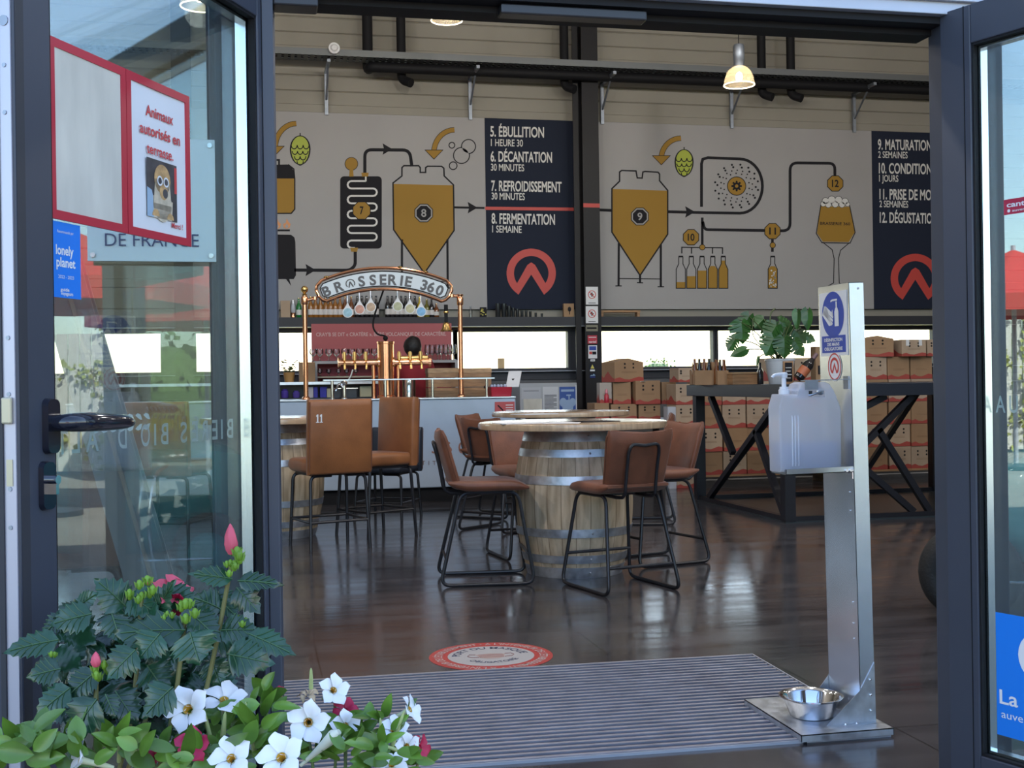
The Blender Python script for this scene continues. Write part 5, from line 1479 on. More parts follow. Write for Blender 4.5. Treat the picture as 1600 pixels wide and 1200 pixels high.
chair_like('blue-black padded bar chair behind the left barrel table, low dark back showing', (1.13, 10.45, 0), R(150), M_darkleather).scale = (1, 1, .735)
p = atZ(275, 858, 0)
chair_like('tan padded bar chair seen through the left door glass, in front of the bar counter', (p.x-.02, p.y+.1, 0), R(-22), None)
chair_like('brown padded bar chair close behind the left door glass, left of the steel brace', (-.70, 4.60, 0), R(6), M_leather)

# ------------------------------------------------------------------ black high table on braced steel frame
HT = 1.115
X_L, X_R, Y_F, Y_B = 4.16, 6.75, 8.92, 10.95
t = thing('high_table', 'long black high table on a braced steel frame at the right, carrying the potted plant', 'table', ((X_L+X_R)/2, (Y_F+Y_B)/2, 0))
O = t.location
hx_, hy_ = (X_R-X_L)/2, (Y_B-Y_F)/2
MB().bx(-hx_-.05, hx_+.05, -hy_-.05, hy_+.05, HT-.105, HT).obj('table_top', mat('black_table_top', (.018, .022, .032), .35), t, smooth=0, bevel=.004)
for x in (-hx_+.04, hx_-.04):
    for y in (-hy_+.04, hy_-.04):
        MB().bx(x-.045, x+.045, y-.045, y+.045, .012, HT-.105).obj('leg', M_black, t, smooth=0)
b = MB()
for y in (-hy_+.04, hy_-.04): b.bx(-hx_+.08, hx_-.08, y-.03, y+.03, .012, .05)
for x in (-hx_+.04, hx_-.04): b.bx(x-.03, x+.03, -hy_+.085, hy_-.085, .012, .05)
b.obj('base_frame', M_black, t, smooth=0)
MB().bx(-hx_, hx_, -hy_, hy_, 0, .012).obj('floor_plate', mat('dark_floor_plate', (.030, .040, .045), .30), t, smooth=0)
z0, z1 = .05, HT-.11
yl = lambda k: -hy_+.1+(2*hy_-.2)*k
zl_ = lambda k: z0+(z1-z0)*k
xl = -hx_+.04
for (ka, za, kb, zb_) in ((1-.10, 0, .03, 1), (.86, 1, .58, .47), (.30, .70, .0, 0)):
    MB().beam((xl, yl(ka), zl_(za)), (xl, yl(kb), zl_(zb_)), .05, .05).obj('brace_bar', M_black, t, smooth=0)
xf = lambda k: -hx_+.1+(2*hx_-.2)*k; yf_ = -hy_+.04
for (ka, za, kb, zb_) in ((.0, .62, .34, 1), (.05, .82, .44, 0), (.17, .40, .44, 1), (.31, .72, .50, 0), (.56, 1, .95, 0), (.95, 1, .60, 0)):
    MB().beam((xf(ka), yf_, zl_(za)), (xf(kb), yf_, zl_(zb_)), .05, .05).obj('brace_bar', M_black, t, smooth=0)
yb_ = hy_-.04
for (ka, za, kb, zb_) in ((.02, 0, .36, 1), (.36, .9, .68, 0), (.68, .1, .95, 1)):
    MB().beam((xf(ka), yb_, zl_(za)), (xf(kb), yb_, zl_(zb_)), .05, .05).obj('brace_bar', M_black, t, smooth=0)

# ------------------------------------------------------------------ potted monstera on the table
M_mons = mat('monstera_leaf', (.022, .085, .016), .35, noise=.3, ns=12, island=.35)
yM = 9.75
pM = atY(1219, 600, yM); px_m = (atY(1220, 600, yM)-atY(1219, 600, yM)).x
rr = 21*px_m*1.0; hp = atY(1219, 561, yM).z-HT
t = thing('potted_monstera', 'green monstera in a white pot on the black high table', 'potted plant', (pM.x, yM, HT))
MB().lathe([(rr*.72, 0), (rr*.76, .005), (rr, hp*.92), (rr*1.04, hp*.93), (rr*1.04, hp), (rr*.95, hp), (rr*.9, hp*.85), (.001, hp*.85)], 28).obj('white_pot', mat('white_glazed_pot', (.55, .58, .62), .35), t)
MB().lathe([(.001, hp*.87), (rr*.9, hp*.86)], 20, cap=False).obj('soil', mat('soil', (.03, .02, .013), .9), t)
def mleaf(b, base, tip, wdt, nrm, split):
    base, tip = V(base), V(tip); d = tip-base; L_ = d.length; d.normalize(); nrm = V(nrm); s = d.cross(nrm).normalized(); nrm = s.cross(d)
    prof = [(0, .30), (.0, .62), (.12, .92), (.28, 1.0), (.45, .93), (.62, .75), (.8, .45), (.93, .16), (1.0, 0)]
    for sg in (1, -1):
        pts = [base+d*L_*.10]
        for i, (u, w) in enumerate(prof):
            u2 = u if i else -.08
            p = base+d*L_*u2+s*sg*w*wdt*.5; p = p-nrm*.18*wdt*w*w-nrm*.12*L_*u*u
            pts.append(p)
            if split and 2 <= i <= 5:
                a = base+d*L_*(u2+.07)+s*sg*w*wdt*.5*.97-nrm*.18*wdt*w*w-nrm*.12*L_*u*u; c = base+d*L_*(u2+.05)+s*sg*w*wdt*.5*.42-nrm*.05*wdt-nrm*.12*L_*u*u; e = base+d*L_*(u2+.13)+s*sg*w*wdt*.5*.95-nrm*.18*wdt*w*w-nrm*.12*L_*u*u
                pts += [a, c, e]
        mid = [base+d*L_*u-nrm*.12*L_*u*u for u in (1, .75, .5, .25, .1)]
        # fan from midrib
        k = len(b.v); 
        rim = pts
        vs_ = rim+mid[1:]
        nr = len(rim)
        fs = []
        for i in range(nr-1):
            u = max(0, min(1, (rim[i]-base).dot(d)/L_)); j = nr+min(range(len(mid)-1), key=lambda q_: abs((mid[q_+1]-base).dot(d)/L_-u*.92))
            u2 = max(0, min(1, (rim[i+1]-base).dot(d)/L_)); j2 = nr+min(range(len(mid)-1), key=lambda q_: abs((mid[q_+1]-base).dot(d)/L_-u2*.92))
            fs.append((i, i+1, j)) if j == j2 else fs.extend([(i, i+1, j), (i+1, j2, j)])
        b.add(vs_, fs)
b = MB(); stems = MB()
Mq = lambda px, py, dy=0: atY(px, py, yM+dy)-t.location
base0 = V((0, 0, hp*.86))
for (x0, y0, x1, y1, w, dy, sp) in ((1158, 500, 1163, 537, 38, -.05, 1), (1172, 490, 1155, 530, 26, .05, 1), (1150, 528, 1138, 548, 22, -.1, 1), (1168, 545, 1142, 556, 16, -.12, 0), (1195, 497, 1180, 512, 24, .12, 0),
                                   (1215, 505, 1200, 532, 34, -.02, 1), (1210, 525, 1198, 556, 36, -.12, 1), (1225, 525, 1228, 560, 34, -.14, 1), (1238, 512, 1262, 535, 34, .05, 1), (1240, 530, 1258, 556, 30, -.05, 1),
                                   (1246, 483, 1247, 515, 16, -.08, 0), (1262, 482, 1264, 516, 22, -.06, 0), (1215, 500, 1240, 512, 30, .1, 1), (1250, 520, 1276, 532, 24, .1, 1), (1186, 556, 1183, 573, 5, -.1, 0), (1200, 510, 1215, 548, 30, .06, 1), (1230, 508, 1222, 540, 34, .08, 1)):
    A_, C_ = Mq(x0, y0, dy), Mq(x1, y1, dy-.04)
    mleaf(b, A_, C_, w*px_m, (.15, -1, .35), sp)
    mid = (base0+A_)/2+V((0, .02, .05))
    stems.tube(smooth_pts([base0+V((random.Random(x0).uniform(-.04, .04), 0, 0)), mid, A_+(C_-A_)*.1], 5), .005, 5)
stems.tube(smooth_pts([base0, Mq(1205, 520), Mq(1204, 492), Mq(1211, 482)], 5), .006, 6)
stems.tube(smooth_pts([base0, Mq(1180, 530), Mq(1176, 505), Mq(1178, 496)], 5), .004, 6)
b.obj('monstera_leaves', M_mons, t, smooth=0, recalc=False)
stems.obj('stem', mat('stem_green', (.07, .10, .03), .5), t)
# bottle on display cradle and small board beside the pot
yD = 9.5
D_ = lambda px, py: atY(px, py, yD)
p = D_(1256, 600)
o = thing('display_bottle', 'dark bottle lying tilted in a stand beside the plant pot', 'bottle', (p.x, yD, HT))
a_, c_ = D_(1247, 596)-p, D_(1276, 553)-p
a_.z = max(.045, a_.z+(p.z-HT)); c_.z += (p.z-HT); a_.y = 0; c_.y = 0
qd = (c_-a_).to_track_quat('Z', 'Y').to_matrix().to_4x4(); Lb = (c_-a_).length
MB().lathe([(.036, 0), (.045, .008), (.046, Lb*.55), (.034, Lb*.68), (.017, Lb*.8), (.015, Lb)], 16, M=Matrix.Translation(a_) @ qd).obj('glass_body', mb_dark, o)
MB().lathe([(.047, Lb*.14), (.047, Lb*.42)], 16, cap=False, M=Matrix.Translation(a_) @ qd).obj('orange_label', mat('orange_label', (.42, .12, .05), .5), o)
MB().lathe([(.0195, Lb*.80), (.0185, Lb*1.005)], 12, M=Matrix.Translation(a_) @ qd).obj('neck_foil', mat('foil', (.16, .09, .10), .35), o)
MB().bx(-.02, .08, .0, .06, 0, .035).obj('wooden_cradle', M_wood, o, smooth=0)
a, c = D_(1233, 564), D_(1249, 590)
o = thing('chalkboard', 'small framed chalkboard leaning between pot and display bottle', 'sign', ((a.x+c.x)/2, 9.62, HT))
h = a.z-HT; w = c.x-a.x
MB().bx(-w/2, w/2, -.008, .008, 0, h).obj('wooden_frame', M_wood, o, smooth=0)
b = MB().bx(-w/2+.012, w/2-.012, -.0095, -.008, .02, h-.012)
bd = b.obj('slate', M_ink, o, smooth=0)
b = MB()
for i in range(4): b.bx(-w*.3, w*(.3 if i % 2 else .2), -.0105, -.0096, h*(.25+.15*i), h*(.25+.15*i)+.006)
b.obj('chalk_lines', M_text, bd, smooth=0)

# ------------------------------------------------------------------ cartons
M_hole = M_dark
def make_carton(label, loc, rz, w=.27, d=.36, h=.255, m=None, grp='printed beer cartons', dots=True, gable=False):
    """front is -y; base centre at loc"""
    t = thing('beer_carton', label, 'carton', loc, rz, grp)
    m = m or M_card
    b = MB()
    x, y = w/2, d/2
    if gable:
        b.bx(-x, x, -y, y, 0, h*.86)
        b.add([(-x, -y, h*.86), (x, -y, h*.86), (x, y, h*.86), (-x, y, h*.86), (0, -y*.96, h*1.02), (0, y*.96, h*1.02)], [(0, 1, 4), (1, 2, 5, 4), (2, 3, 5), (3, 0, 4, 5)])
    else:
        b.bx(-x, x, -y, y, 0, h)
    b.obj('carton_body', m, t, smooth=0, bevel=.003)
    # red mountain band round the foot
    b = MB(); e = .0012
    def band(pa, pb, seq):
        pa, pb = V(pa), V(pb); n = len(seq)
        for i in range(n-1):
            A_, B_ = pa+(pb-pa)*(i/(n-1)), pa+(pb-pa)*((i+1)/(n-1))
            b.add([A_, B_, B_+V((0, 0, seq[i+1]*h)), A_+V((0, 0, seq[i]*h))], [(0, 1, 2, 3)])
    band((-x, -y-e, .002), (x, -y-e, .002), (.14, .20, .12, .10, .16, .22, .18))
    band((-x-e, y, .002), (-x-e, -y, .002), (.30, .18, .34, .46, .30, .18, .14))
    band((x+e, -y, .002), (x+e, y, .002), (.18, .2, .3, .46, .34, .18, .30))
    b.obj('red_ridge_print', M_cardred, t, smooth=0, recalc=False)
    if dots:
        b = MB()
        for sx in (-.055, .055):
            for sz in (.62, .78):
                b.poly([(sx+.012*math.cos(R(a_)), -y-e*1.3, h*sz+.012*math.sin(R(a_))) for a_ in range(0, 360, 45)])
        b.obj('vent_hole', M_hole, t, smooth=0, recalc=False)
    b = MB()
    for i in range(2): b.bx(-w*.26, w*.26, -y-e*1.2, -y-e*.4, h*(.40+.05*i), h*(.41+.05*i))
    b.obj('small_print', mat('brown_print', (.20, .11, .06), .8), t, smooth=0)
    return t
cz = {}
lv = ['bottom', 'second', 'third', 'fourth', 'fifth', 'sixth']
kx = lambda px, y: atY(px, 600, y).x
# big stack behind the black table
SYk = 12.35; kar0 = None; nth2 = nth
plt = thing('pallet', 'wooden pallet under the carton stack behind the black high table', 'pallet', (kx(1290, SYk), SYk+.18, 0))
xa, xb = kx(1085, SYk)-plt.location.x, kx(1500, SYk)-plt.location.x
b = MB()
for i in range(4): b.bx(xa, xb, -.19+.105*i, -.12+.105*i, .10, .122)
for x in (xa+.04, (xa+xb)/2, xb-.04): b.bx(x-.05, x+.05, -.19, .19, .0, .10)
b.obj('pallet_boards', M_wood, plt, smooth=0)
PZ = .122; HB = .255
xs = [kx(1109, SYk)+.285*i for i in range(10)]
karts = []
rn = random.Random(12)
for col, x in enumerate(xs):
    nlev = [4, 4, 4, 5, 5, 5, 5, 5, 5, 5][col]
    for l in range(nlev):
        lab = '%s carton from the floor, %s column from left, stacked behind the black high table' % (lv[l], nth[col])
        loc = (x+rn.uniform(-.006, .006), SYk+.18+rn.uniform(-.015, .01), PZ+l*HB)
        v = rn.random() < .5
        key = 'b' if v else 'a'
        if key not in cz: cz[key] = make_carton(lab, loc, 0, m=M_card2 if v else M_card, h=HB-.002, dots=v)
        else: dup(cz[key], lab, loc, 0)
# upper cartons right of the sanitiser post
zt = PZ+5*HB
for lab, px, y, w, gable, dz in (('gabled carton with red ridges on top of the stack, just right of the dispenser post', 1376, SYk+.16, .36, True, 0),
                        ('pale carton with two white labels on top of the stack, by the right door frame', 1423, SYk+.10, .30, False, 0), ('pale carton on top of the stack, cut off by the right door frame', 1460, SYk+.14, .22, False, 0)):
    o = make_carton(lab, (kx(px, SYk), y, zt), R(-12) if gable else 0, w=w, h=.235 if gable else .19, m=M_card if gable else M_card2, gable=gable)
    if 'labels' in lab:
        b = MB()
        for x in (-.08, .08): b.bx(x-.02, x+.02, -.183, -.1815, .12, .192)
        b.obj('white_label', M_white, o, smooth=0)
# cartons on the low bench left of the table
SYl = 12.6
zy = lambda py, y=SYl, px=1000: atY(px, py, y).z
bench_z = zy(655)
xa, xb = kx(925, SYl), kx(1055, SYl)
t = thing('low_bench', 'dark low bench carrying cartons right of the steel column', 'bench', ((xa+xb)/2, SYl+.2, 0))
w2 = (xb-xa)/2
MB().bx(-w2, w2, -.22, .40, bench_z-.04, bench_z).obj('bench_top', M_black, t, smooth=0)
for x in (-w2+.04, w2-.04):
    for y in (-.18, .36): MB().bx(x-.03, x+.03, y-.03, y+.03, 0, bench_z-.04).obj('leg', M_black, t, smooth=0)
def carton_px(lab, px0, px1, py0, py1, y, rz=0, d=.34, m=None, gable=False, dots=True):
    a, c = atY(px0, py0, y), atY(px1, py1, y)
    return make_carton(lab, ((a.x+c.x)/2, y+d/2, c.z), R(rz), w=c.x-a.x, d=d, h=a.z-c.z, m=m, gable=gable, dots=dots)
zb1 = 655; zb2 = 631
carton_px('plain carton at the left end of the bench, against the steel column', 929, 952, 630, 654.8, SYl, 0, .30, M_card, dots=False)
carton_px('wide flat carton on the bench behind the rear barrel table', 955, 995, 632, 654.8, SYl, 0, .34, M_card)
carton_px('square brown carton at the right of the bench, lower layer', 998, 1032, 631.5, 654.8, SYl, 0, .34, M_card)
carton_px('tall grey card box standing upright beside the steel column, second layer', 937, 956, 598, 630, SYl+.04, 0, .12, mat('grey_card', (.40, .35, .31), .8), dots=False)
carton_px('brown carton glowing in sunlight, second layer behind the tilted carton', 958, 986, 597, 631, SYl+.05, 0, .30, M_card, dots=False)
o = carton_px('carton with four dark holes and white tape, second layer, facing the camera', 993, 1032, 595, 631.3, SYl-.02, 0, .34, M_card)
MB().beam((-.10, -.10, .245), (-.02, -.17, .255), .09, .003).obj('white_tape', M_white, o, smooth=0)
carton_px('brown taped carton on the bench stack, right of the carton with white tape', 1034, 1057, 597, 631.3, SYl, 0, .30, M_card, dots=False)
carton_px('gabled carton with red ridges on top of the bench stack, before the window', 953, 1004, 561, 596.5, SYl+.04, 14, .28, M_card, gable=True)
# narrow column between bench and table
SYc = 12.2
t0 = None
zc0 = 0
for i in range(5):
    lab = '%s carton from the floor, narrow column at the left of the black table' % lv[i]
    loc = (kx(1071, SYc), SYc+.15, i*.225)
    if t0 is None: t0 = make_carton(lab, loc, 0, w=.22, d=.30, h=.223, m=M_card2)
    else: dup(t0, lab, loc, 0)
zcol = 5*.225
carton_px('small carton topping the narrow column, in front of the window', 1060, 1083, 575, 597, SYc, 0, .28, M_card2)
a = atY(1037, 655, SYl-.15)
t = thing('plastic_bin', 'white plastic bin under the bench right of the steel column', 'bin', (kx(1044, SYl-.25), 12.29, 0))
MB().loft([[V((x, y, 0)) for x, y in rrect(.10, .14, .02)], [V((x, y, .88)) for x, y in rrect(.115, .16, .02)]]).obj('bin_body', mat('bin_white', (.5, .52, .58), .5), t)
# red soap-like bottle on the bench
p = atY(954.5, 631, SYl-.13)
o = thing('red_bottle', 'small red plastic bottle on the lower cartons beside the steel column', 'bottle', (p.x, SYl+.03, p.z))
MB().lathe([(.022, 0), (.026, .01), (.026, .09), (.012, .11)], 14).obj('bottle_body', M_redframe, o); MB().lathe([(.012, .11), (.016, .112), (.016, .14), (.006, .16)], 12).obj('bottle_cap', mat('pink_cap', (.6, .2, .25), .4), o)

# six-pack carriers with bottles on the black table
def carrier(label, px0, px1, py, y, n, h):
    a, c = atY(px0, 600, y).x, atY(px1, 600, y).x
    w = c-a
    o = thing('bottle_carrier', label, 'bottle carrier', ((a+c)/2, y, HT), 0, 'bottle carriers on the black table')
    b = MB().bx(-w/2, w/2, -.07, -.064, 0, h*.55).bx(-w/2, w/2, .064, .07, 0, h*.55).bx(-w/2, -w/2+.006, -.064, .064, 0, h*.55).bx(w/2-.006, w/2, -.064, .064, 0, h*.55).bx(-w/2, w/2, -.064, .064, 0, .005)
    for s in (-1, 1): b.add([(s*(w/2-.004), -.03, h*.55), (s*(w/2-.004), .03, h*.55), (s*(w/2-.004), 0, h*1.02)], [(0, 1, 2)])
    b.obj('carrier_body', M_card, o, smooth=0)
    for i in range(n):
        x = -w/2+w*(i+.5)/n
        bb = tag(MB().lathe([(.024, .006), (.026, .01), (.026, h*.55), (.012, h*.78), (.012, h*.98), (.001, h*.98)], 12).obj('bottle', mb_dark if i % 2 else mb_brown, loc=((a+c)/2+x, y, HT)), 'dark bottle, %s from left in the %s' % (nth[i], label.split(',')[0]), 'bottle', 'bottles in the carriers')
carrier('left cardboard carrier on the black table, by its left corner', 1082, 1112, 600, 10.6, 4, .25)
carrier('right cardboard carrier on the black table, left of the wooden tray', 1117, 1134, 600, 10.5, 3, .24)
o = carton_px('carton standing on the black table behind the bottle carriers', 1097, 1126, 565, 600, 10.7, 0, .2, M_card, dots=False); o.location.z = HT
a, c = atY(1138, 585, 10.4).x, atY(1180, 585, 10.4).x
o = thing('wooden_tray', 'low wooden display box on the black table left of the plant pot', 'box', ((a+c)/2, 10.4, HT))
MB().bx(-(c-a)/2, (c-a)/2, -.1, .1, 0, .10).obj('box_body', M_wood, o, smooth=0, bevel=.003)
MB().bx(-(c-a)/2-.004, (c-a)/2+.004, -.105, .105, .10, .112).obj('box_lid', mat('tray_edge', (.55, .36, .20), .5), o, smooth=0)
p = atY(1188, 600, 10.3)
o = thing('bottle', 'single dark bottle on the black table between wooden box and plant pot', 'bottle', (p.x, 10.3, HT))
MB().lathe([(.028, 0), (.03, .006), (.03, .11), (.013, .15), (.012, .20), (.001, .20)], 14).obj('glass_body', mb_dark, o)
o = thing('bottle_box', 'tall brown gift box on the black table right of the display bottle', 'box', (atY(1279, 590, 9.9).x, 9.9, HT))
MB().bx(-.05, .05, -.05, .05, 0, .33).obj('box_body', M_card, o, smooth=0); MB().bx(-.03, .03, -.052, -.05, .08, .16).obj('dark_print', M_ink, o, smooth=0)

# ------------------------------------------------------------------ teal vintage vehicle behind the right glass
M_teal = mat('teal_enamel', (.03, .30, .34), .25, coat=.5)
M_tyre = mat('tyre_rubber', (.012, .012, .013), .7, bump=.3, bs=80)
pv = atZ(1517, 972, 0)
t = thing('vintage_vehicle', 'teal vintage three-wheeler with dark tyre inside the hall behind the right glass door', 'vehicle', (pv.x, pv.y, 0), R(-31))
wr = .232
b = MB()
prof = []
for i in range(17):
    a = 2*math.pi*i/16
    prof.append((wr-.055+.055*math.cos(a)*1.0, .075*math.sin(a)))
b.lathe(prof, 36, cap=False, M=Matrix.Translation((0, 0, wr)) @ Matrix.Rotation(R(90), 4, 'X'))
ty_ = b.obj('tyre', M_tyre, t)
MB().lathe([(.001, .04), (.05, .045), (.06, .03), (.10, .02), (.125, .035), (.125, -.03)], 28, M=Matrix.Translation((0, 0, wr)) @ Matrix.Rotation(R(90), 4, 'X')).obj('wheel_rim', M_teal, ty_)
secs = []
for i in range(13):
    u = i/12; k_ = math.sin(math.pi/2*min(1, (u+.02)/.35))**.6
    secs.append([V((.04+1.3*u, .50+yy, .22+.30*(1-k_)+(.58*k_)/2+.0+zz)) for yy, zz in rrect(.5+.62*k_, .06+.55*k_, .16, 5)])
MB().loft(secs).obj('body_shell', M_teal, t, smooth=70)
for x in (1.35,):
    for y in (.12, 1.0):
        MB().lathe(prof, 28, cap=False, M=Matrix.Translation((x, y, wr)) @ Matrix.Rotation(R(90), 4, 'X')).obj('tyre', M_tyre, t)
MB().tube(smooth_pts([(.30, -.06, .10), (.32, -.10, .40), (.30, -.06, .66), (.27, .04, .72)], 4), .012, 8).obj('grab_rail', M_chrome, t)
MB().cyl((-.05, -.085, .22), (.34, -.085, .20), .008, 8).obj('side_strip', M_chrome, t)
# ================================================================== hand disinfection stand
def atX(px, py, x):
    q = ray(px, py); return CAMP + q*(x/q.x)
g0 = atZ(1305, 1133, .03)
Yf = g0.y+.0
X1 = atY(1345, 1105, Yf).x; X2 = atY(1368, 1105, Yf).x
q_ = ray(1296, 1060); Y2 = X1/(q_.x/q_.y)
bx0, bx1, by0, by1 = 1.672, 1.992, 3.495, 3.945
t = thing('disinfection_stand', 'galvanised steel hand disinfection stand with blue sign beside the right door frame', 'stand', ((bx0+bx1)/2, (by0+by1)/2, 0))
O = t.location.copy()
ZTp = atY(1345, 441, Yf).z
TL = Matrix.Translation(V((X1, Yf, 0))-O) @ Matrix.Rotation(-.015, 4, 'Y') @ Matrix.Translation(O-V((X1, Yf, 0)))
def ms(): b = MB(); b.T = TL @ Matrix.Translation(-O); return b
b = MB(); b.T = Matrix.Translation(-O)
b.bx(bx0, bx1, by0, by1, .027, .030).bx(bx0, bx1, by0, by0+.002, .008, .03).bx(bx0, bx1, by1-.002, by1, .008, .03).bx(bx0, bx0+.002, by0, by1, .008, .03).bx(bx1-.002, bx1, by0, by1, .008, .03)
b.obj('base_plate', M_galva, t, smooth=0)
b = MB(); b.T = Matrix.Translation(-O)
for x in (bx0+.02, bx1-.02):
    for y in (by0+.02, by1-.02): b.cyl((x, y, 0), (x, y, .012), .008, 8)
b.obj('rubber_foot', M_gasket, t)
b = ms().bx(X1, X1+.002, Yf, Y2, .03, ZTp).bx(X1, X2, Yf, Yf+.002, .03, ZTp).bx(X1, X2, Y2-.002, Y2, .03, ZTp).bx(X1, X2, Yf, Y2, ZTp-.002, ZTp)
M_post = mat('galvanised_post', (.78, .82, .88), .26, metal=.9, noise=.04, ns=10)
b.obj('steel_post', M_post, t, smooth=0)
for y, nm in ((Yf-.003, 'f'), (Y2+.001, 'b')):
    xa = X1-.125 if nm == 'f' else X1-.09
    b = ms(); b.prism([(X2, y, .03), (xa, y, .03), (X1-.002, y, .135), (X2, y, .225)], (0, .002, 0))
    b.bx(xa, X2-.005, y-.014, y, .03, .032)
    gz = b.obj('gusset_plate', M_galva, t, smooth=0)
    if nm == 'f':
        b = ms()
        for z in (.07, .12, .17): b.sph((X2-.018, y-.001, z), .0055, 8)
        for x in (X1-.06, X1-.02): b.sph((x, y-.008, .034), .0055, 8)
        b.obj('rivet', M_chrome, gz)
b = ms()
for z in (.42, .35, .78, .30, .72): b.sph((X1-.001, Yf+.03, z), .003, 8)
b.sph((X2-.02, Yf-.001, ZTp-.02), .004, 8)
b.obj('post_rivet', M_chrome, t)
# blue mandatory sign on the flat face (faces -x)
ya, yb = Yf+.012, Y2-.012
zs0, zs1 = atX(1305, 556, X1).z, atX(1305, 457, X1).z
b = ms().bx(X1-.002, X1-.0005, ya, yb, zs0, zs1); sp = b.obj('sign_plate', M_white, t, smooth=0)
yc = (ya+yb)/2; wS = yb-ya; hS = zs1-zs0; xs = X1-.003
b = ms(); rC = wS*.40; zc = zs0+hS*.645
b.poly([(xs, yc-rC*math.cos(R(a)), zc+rC*math.sin(R(a))) for a in range(0, 360, 8)])
b.bx(xs, xs+.001, ya+wS*.07, yb-wS*.07, zs0+hS*.05, zs0+hS*.315)
bl = b.obj('blue_print', M_bluesign, t, smooth=0, recalc=False)
b = ms(); xs2 = X1-.0042
P2 = lambda u, v: (xs2, yc-rC*u, zc+rC*v)
b.poly([P2(.18, -.52), P2(.55, -.52), P2(.55, .12), P2(.45, .28), P2(.28, .28), P2(.18, .12)]); b.poly([P2(.31, .28), P2(.42, .28), P2(.42, .55), P2(.31, .55)]); b.poly([P2(-.15, .62), P2(-.15, .54), P2(.0, .58), P2(.45, .58), P2(.45, .66), P2(.0, .66)])
for i, (u0, v0, u1, v1) in enumerate(((-.85, .12, -.02, -.42), (-.82, .22, .02, -.28), (-.75, .30, .06, -.14), (-.66, .36, .04, -.02))):
    du, dv = (v1-v0), -(u1-u0); k = .055/math.hypot(du, dv)
    b.poly([P2(u0-du*k, v0-dv*k), P2(u1-du*k, v1-dv*k), P2(u1+du*k, v1+dv*k), P2(u0+du*k, v0+dv*k)])
b.poly([P2(-.95, .02), P2(-.35, -.48), P2(-.05, -.46), P2(-.5, .3), P2(-.75, .42)])
b.poly([P2(-.06, -.05), P2(.06, -.1), P2(.0, .22), P2(-.06, .15)])
for i, s in enumerate(('D\u00c9SINFECTION', 'DES MAINS', 'OBLIGATOIRE')):
    text(b, s, lambda x, y, i=i: V((xs2, yc-x, zs0+hS*(.225-.07*i)+y)), hS*.048, wS*(.66 if i != 1 else .44), .03, 'C')
b.obj('white_pictogram', M_white, bl, smooth=0, recalc=False)
b = ms(); ze = atX(1304, 573, X1).z; re = wS*.17
def ringx(b, r0, r1, xx, a0=0, a1=360, n=28, c=None):
    for i in range(n):
        A0, A1 = R(a0+(a1-a0)*i/n), R(a0+(a1-a0)*(i+1)/n)
        f = lambda a, r: (xx, c[0]-r*math.cos(a), c[1]+r*math.sin(a))
        b.add([f(A0, r0), f(A1, r0), f(A1, r1), f(A0, r1)], [(0, 1, 2, 3)])
b.poly([(X1-.0015, yc-re*1.5*math.cos(R(a)), ze+re*1.5*math.sin(R(a))) for a in range(0, 360, 12)])
ws = b.obj('round_sticker', M_white, t, smooth=0, recalc=False)
b = ms(); ringx(b, re*1.25, re*1.40, X1-.0024, c=(yc, ze)); ringx(b, re*.68, re*.95, X1-.0024, -45, 225, c=(yc, ze))
for s in (1, -1): b.poly([(X1-.0024, yc, ze+re*.45), (X1-.0024, yc-s*re*.62, ze-re*.65), (X1-.0024, yc-s*re*.38, ze-re*.72), (X1-.0024, yc, ze)])
b.obj('red_emblem', M_red, ws, smooth=0, recalc=False)
# shelf for the canister
Yt = Yf+.012
xl_ = atY(1234, 741, Yt).x; zt_ = atY(1280, 739, Yt).z
q_ = ray(1211, 731); Yt2 = min(Y2+.01, xl_/(q_.x/q_.y))
b = ms().bx(xl_, X2+.004, Yt, Yt2, zt_, zt_+.002).bx(xl_, X2+.004, Yt, Yt+.002, zt_, zt_+.018).bx(xl_, xl_+.002, Yt, Yt2, zt_, zt_+.018).bx(xl_, X1, Yt2-.002, Yt2, zt_, zt_+.018)
sh = b.obj('canister_shelf', M_steel, t, smooth=0)
b = ms()
for x in (X1-.02, X1-.005, X2-.006): b.cyl((x, Yt-.006, zt_+.006), (x, Yt, zt_+.006), .005, 10)
b.cyl((X1+.0, Yt-.004, zt_-.022), (X1+.0, Yt-.004, zt_), .003, 8)
b.obj('shelf_bolt', M_chrome, sh)
zb_ = atY(1275, 596, Yt+.012).z+.004
xh = atY(1266, 600, Yt).x
b = ms().bx(xh, X1, Yt+.002, Yt+.035, zb_, zb_+.003).bx(xh, xh+.045, Yt, Yt+.003, zb_-.028, zb_+.003).bx(X1-.004, X1, Yt+.002, Yt+.035, zb_-.03, zb_+.012)
b.obj('retaining_hook', M_galva_dark, t, smooth=0)

# canister
Yc = Yt+.012; TH = min(.105, Yt2-Yt-.02)
pc = [atY(*p, Yc) for p in ((1220, 733), (1316, 729), (1315.5, 640), (1312, 628), (1297, 600), (1290, 596.5), (1258, 597), (1252, 600), (1246.5, 615), (1223, 616), (1217.5, 636))]
hole = [atY(*p, Yc) for p in ((1263, 612), (1288, 609.5), (1290, 614), (1286, 619), (1267, 620), (1263.5, 617))]
zmin = zt_+.004
cx0 = (pc[0].x+pc[1].x)/2
t2 = thing('gel_canister', 'translucent white plastic canister with pump standing on the shelf of the stand', 'canister', (cx0, Yc, zmin))
O2 = t2.location
pc[0].z = pc[1].z = zmin
loc_ = lambda p: V((p.x-O2.x, 0, p.z-O2.z))
oc = [loc_(p) for p in pc]; hc = [loc_(p) for p in hole]
Q = lambda px, py: loc_(atY(px, py, Yc))
b = MB()
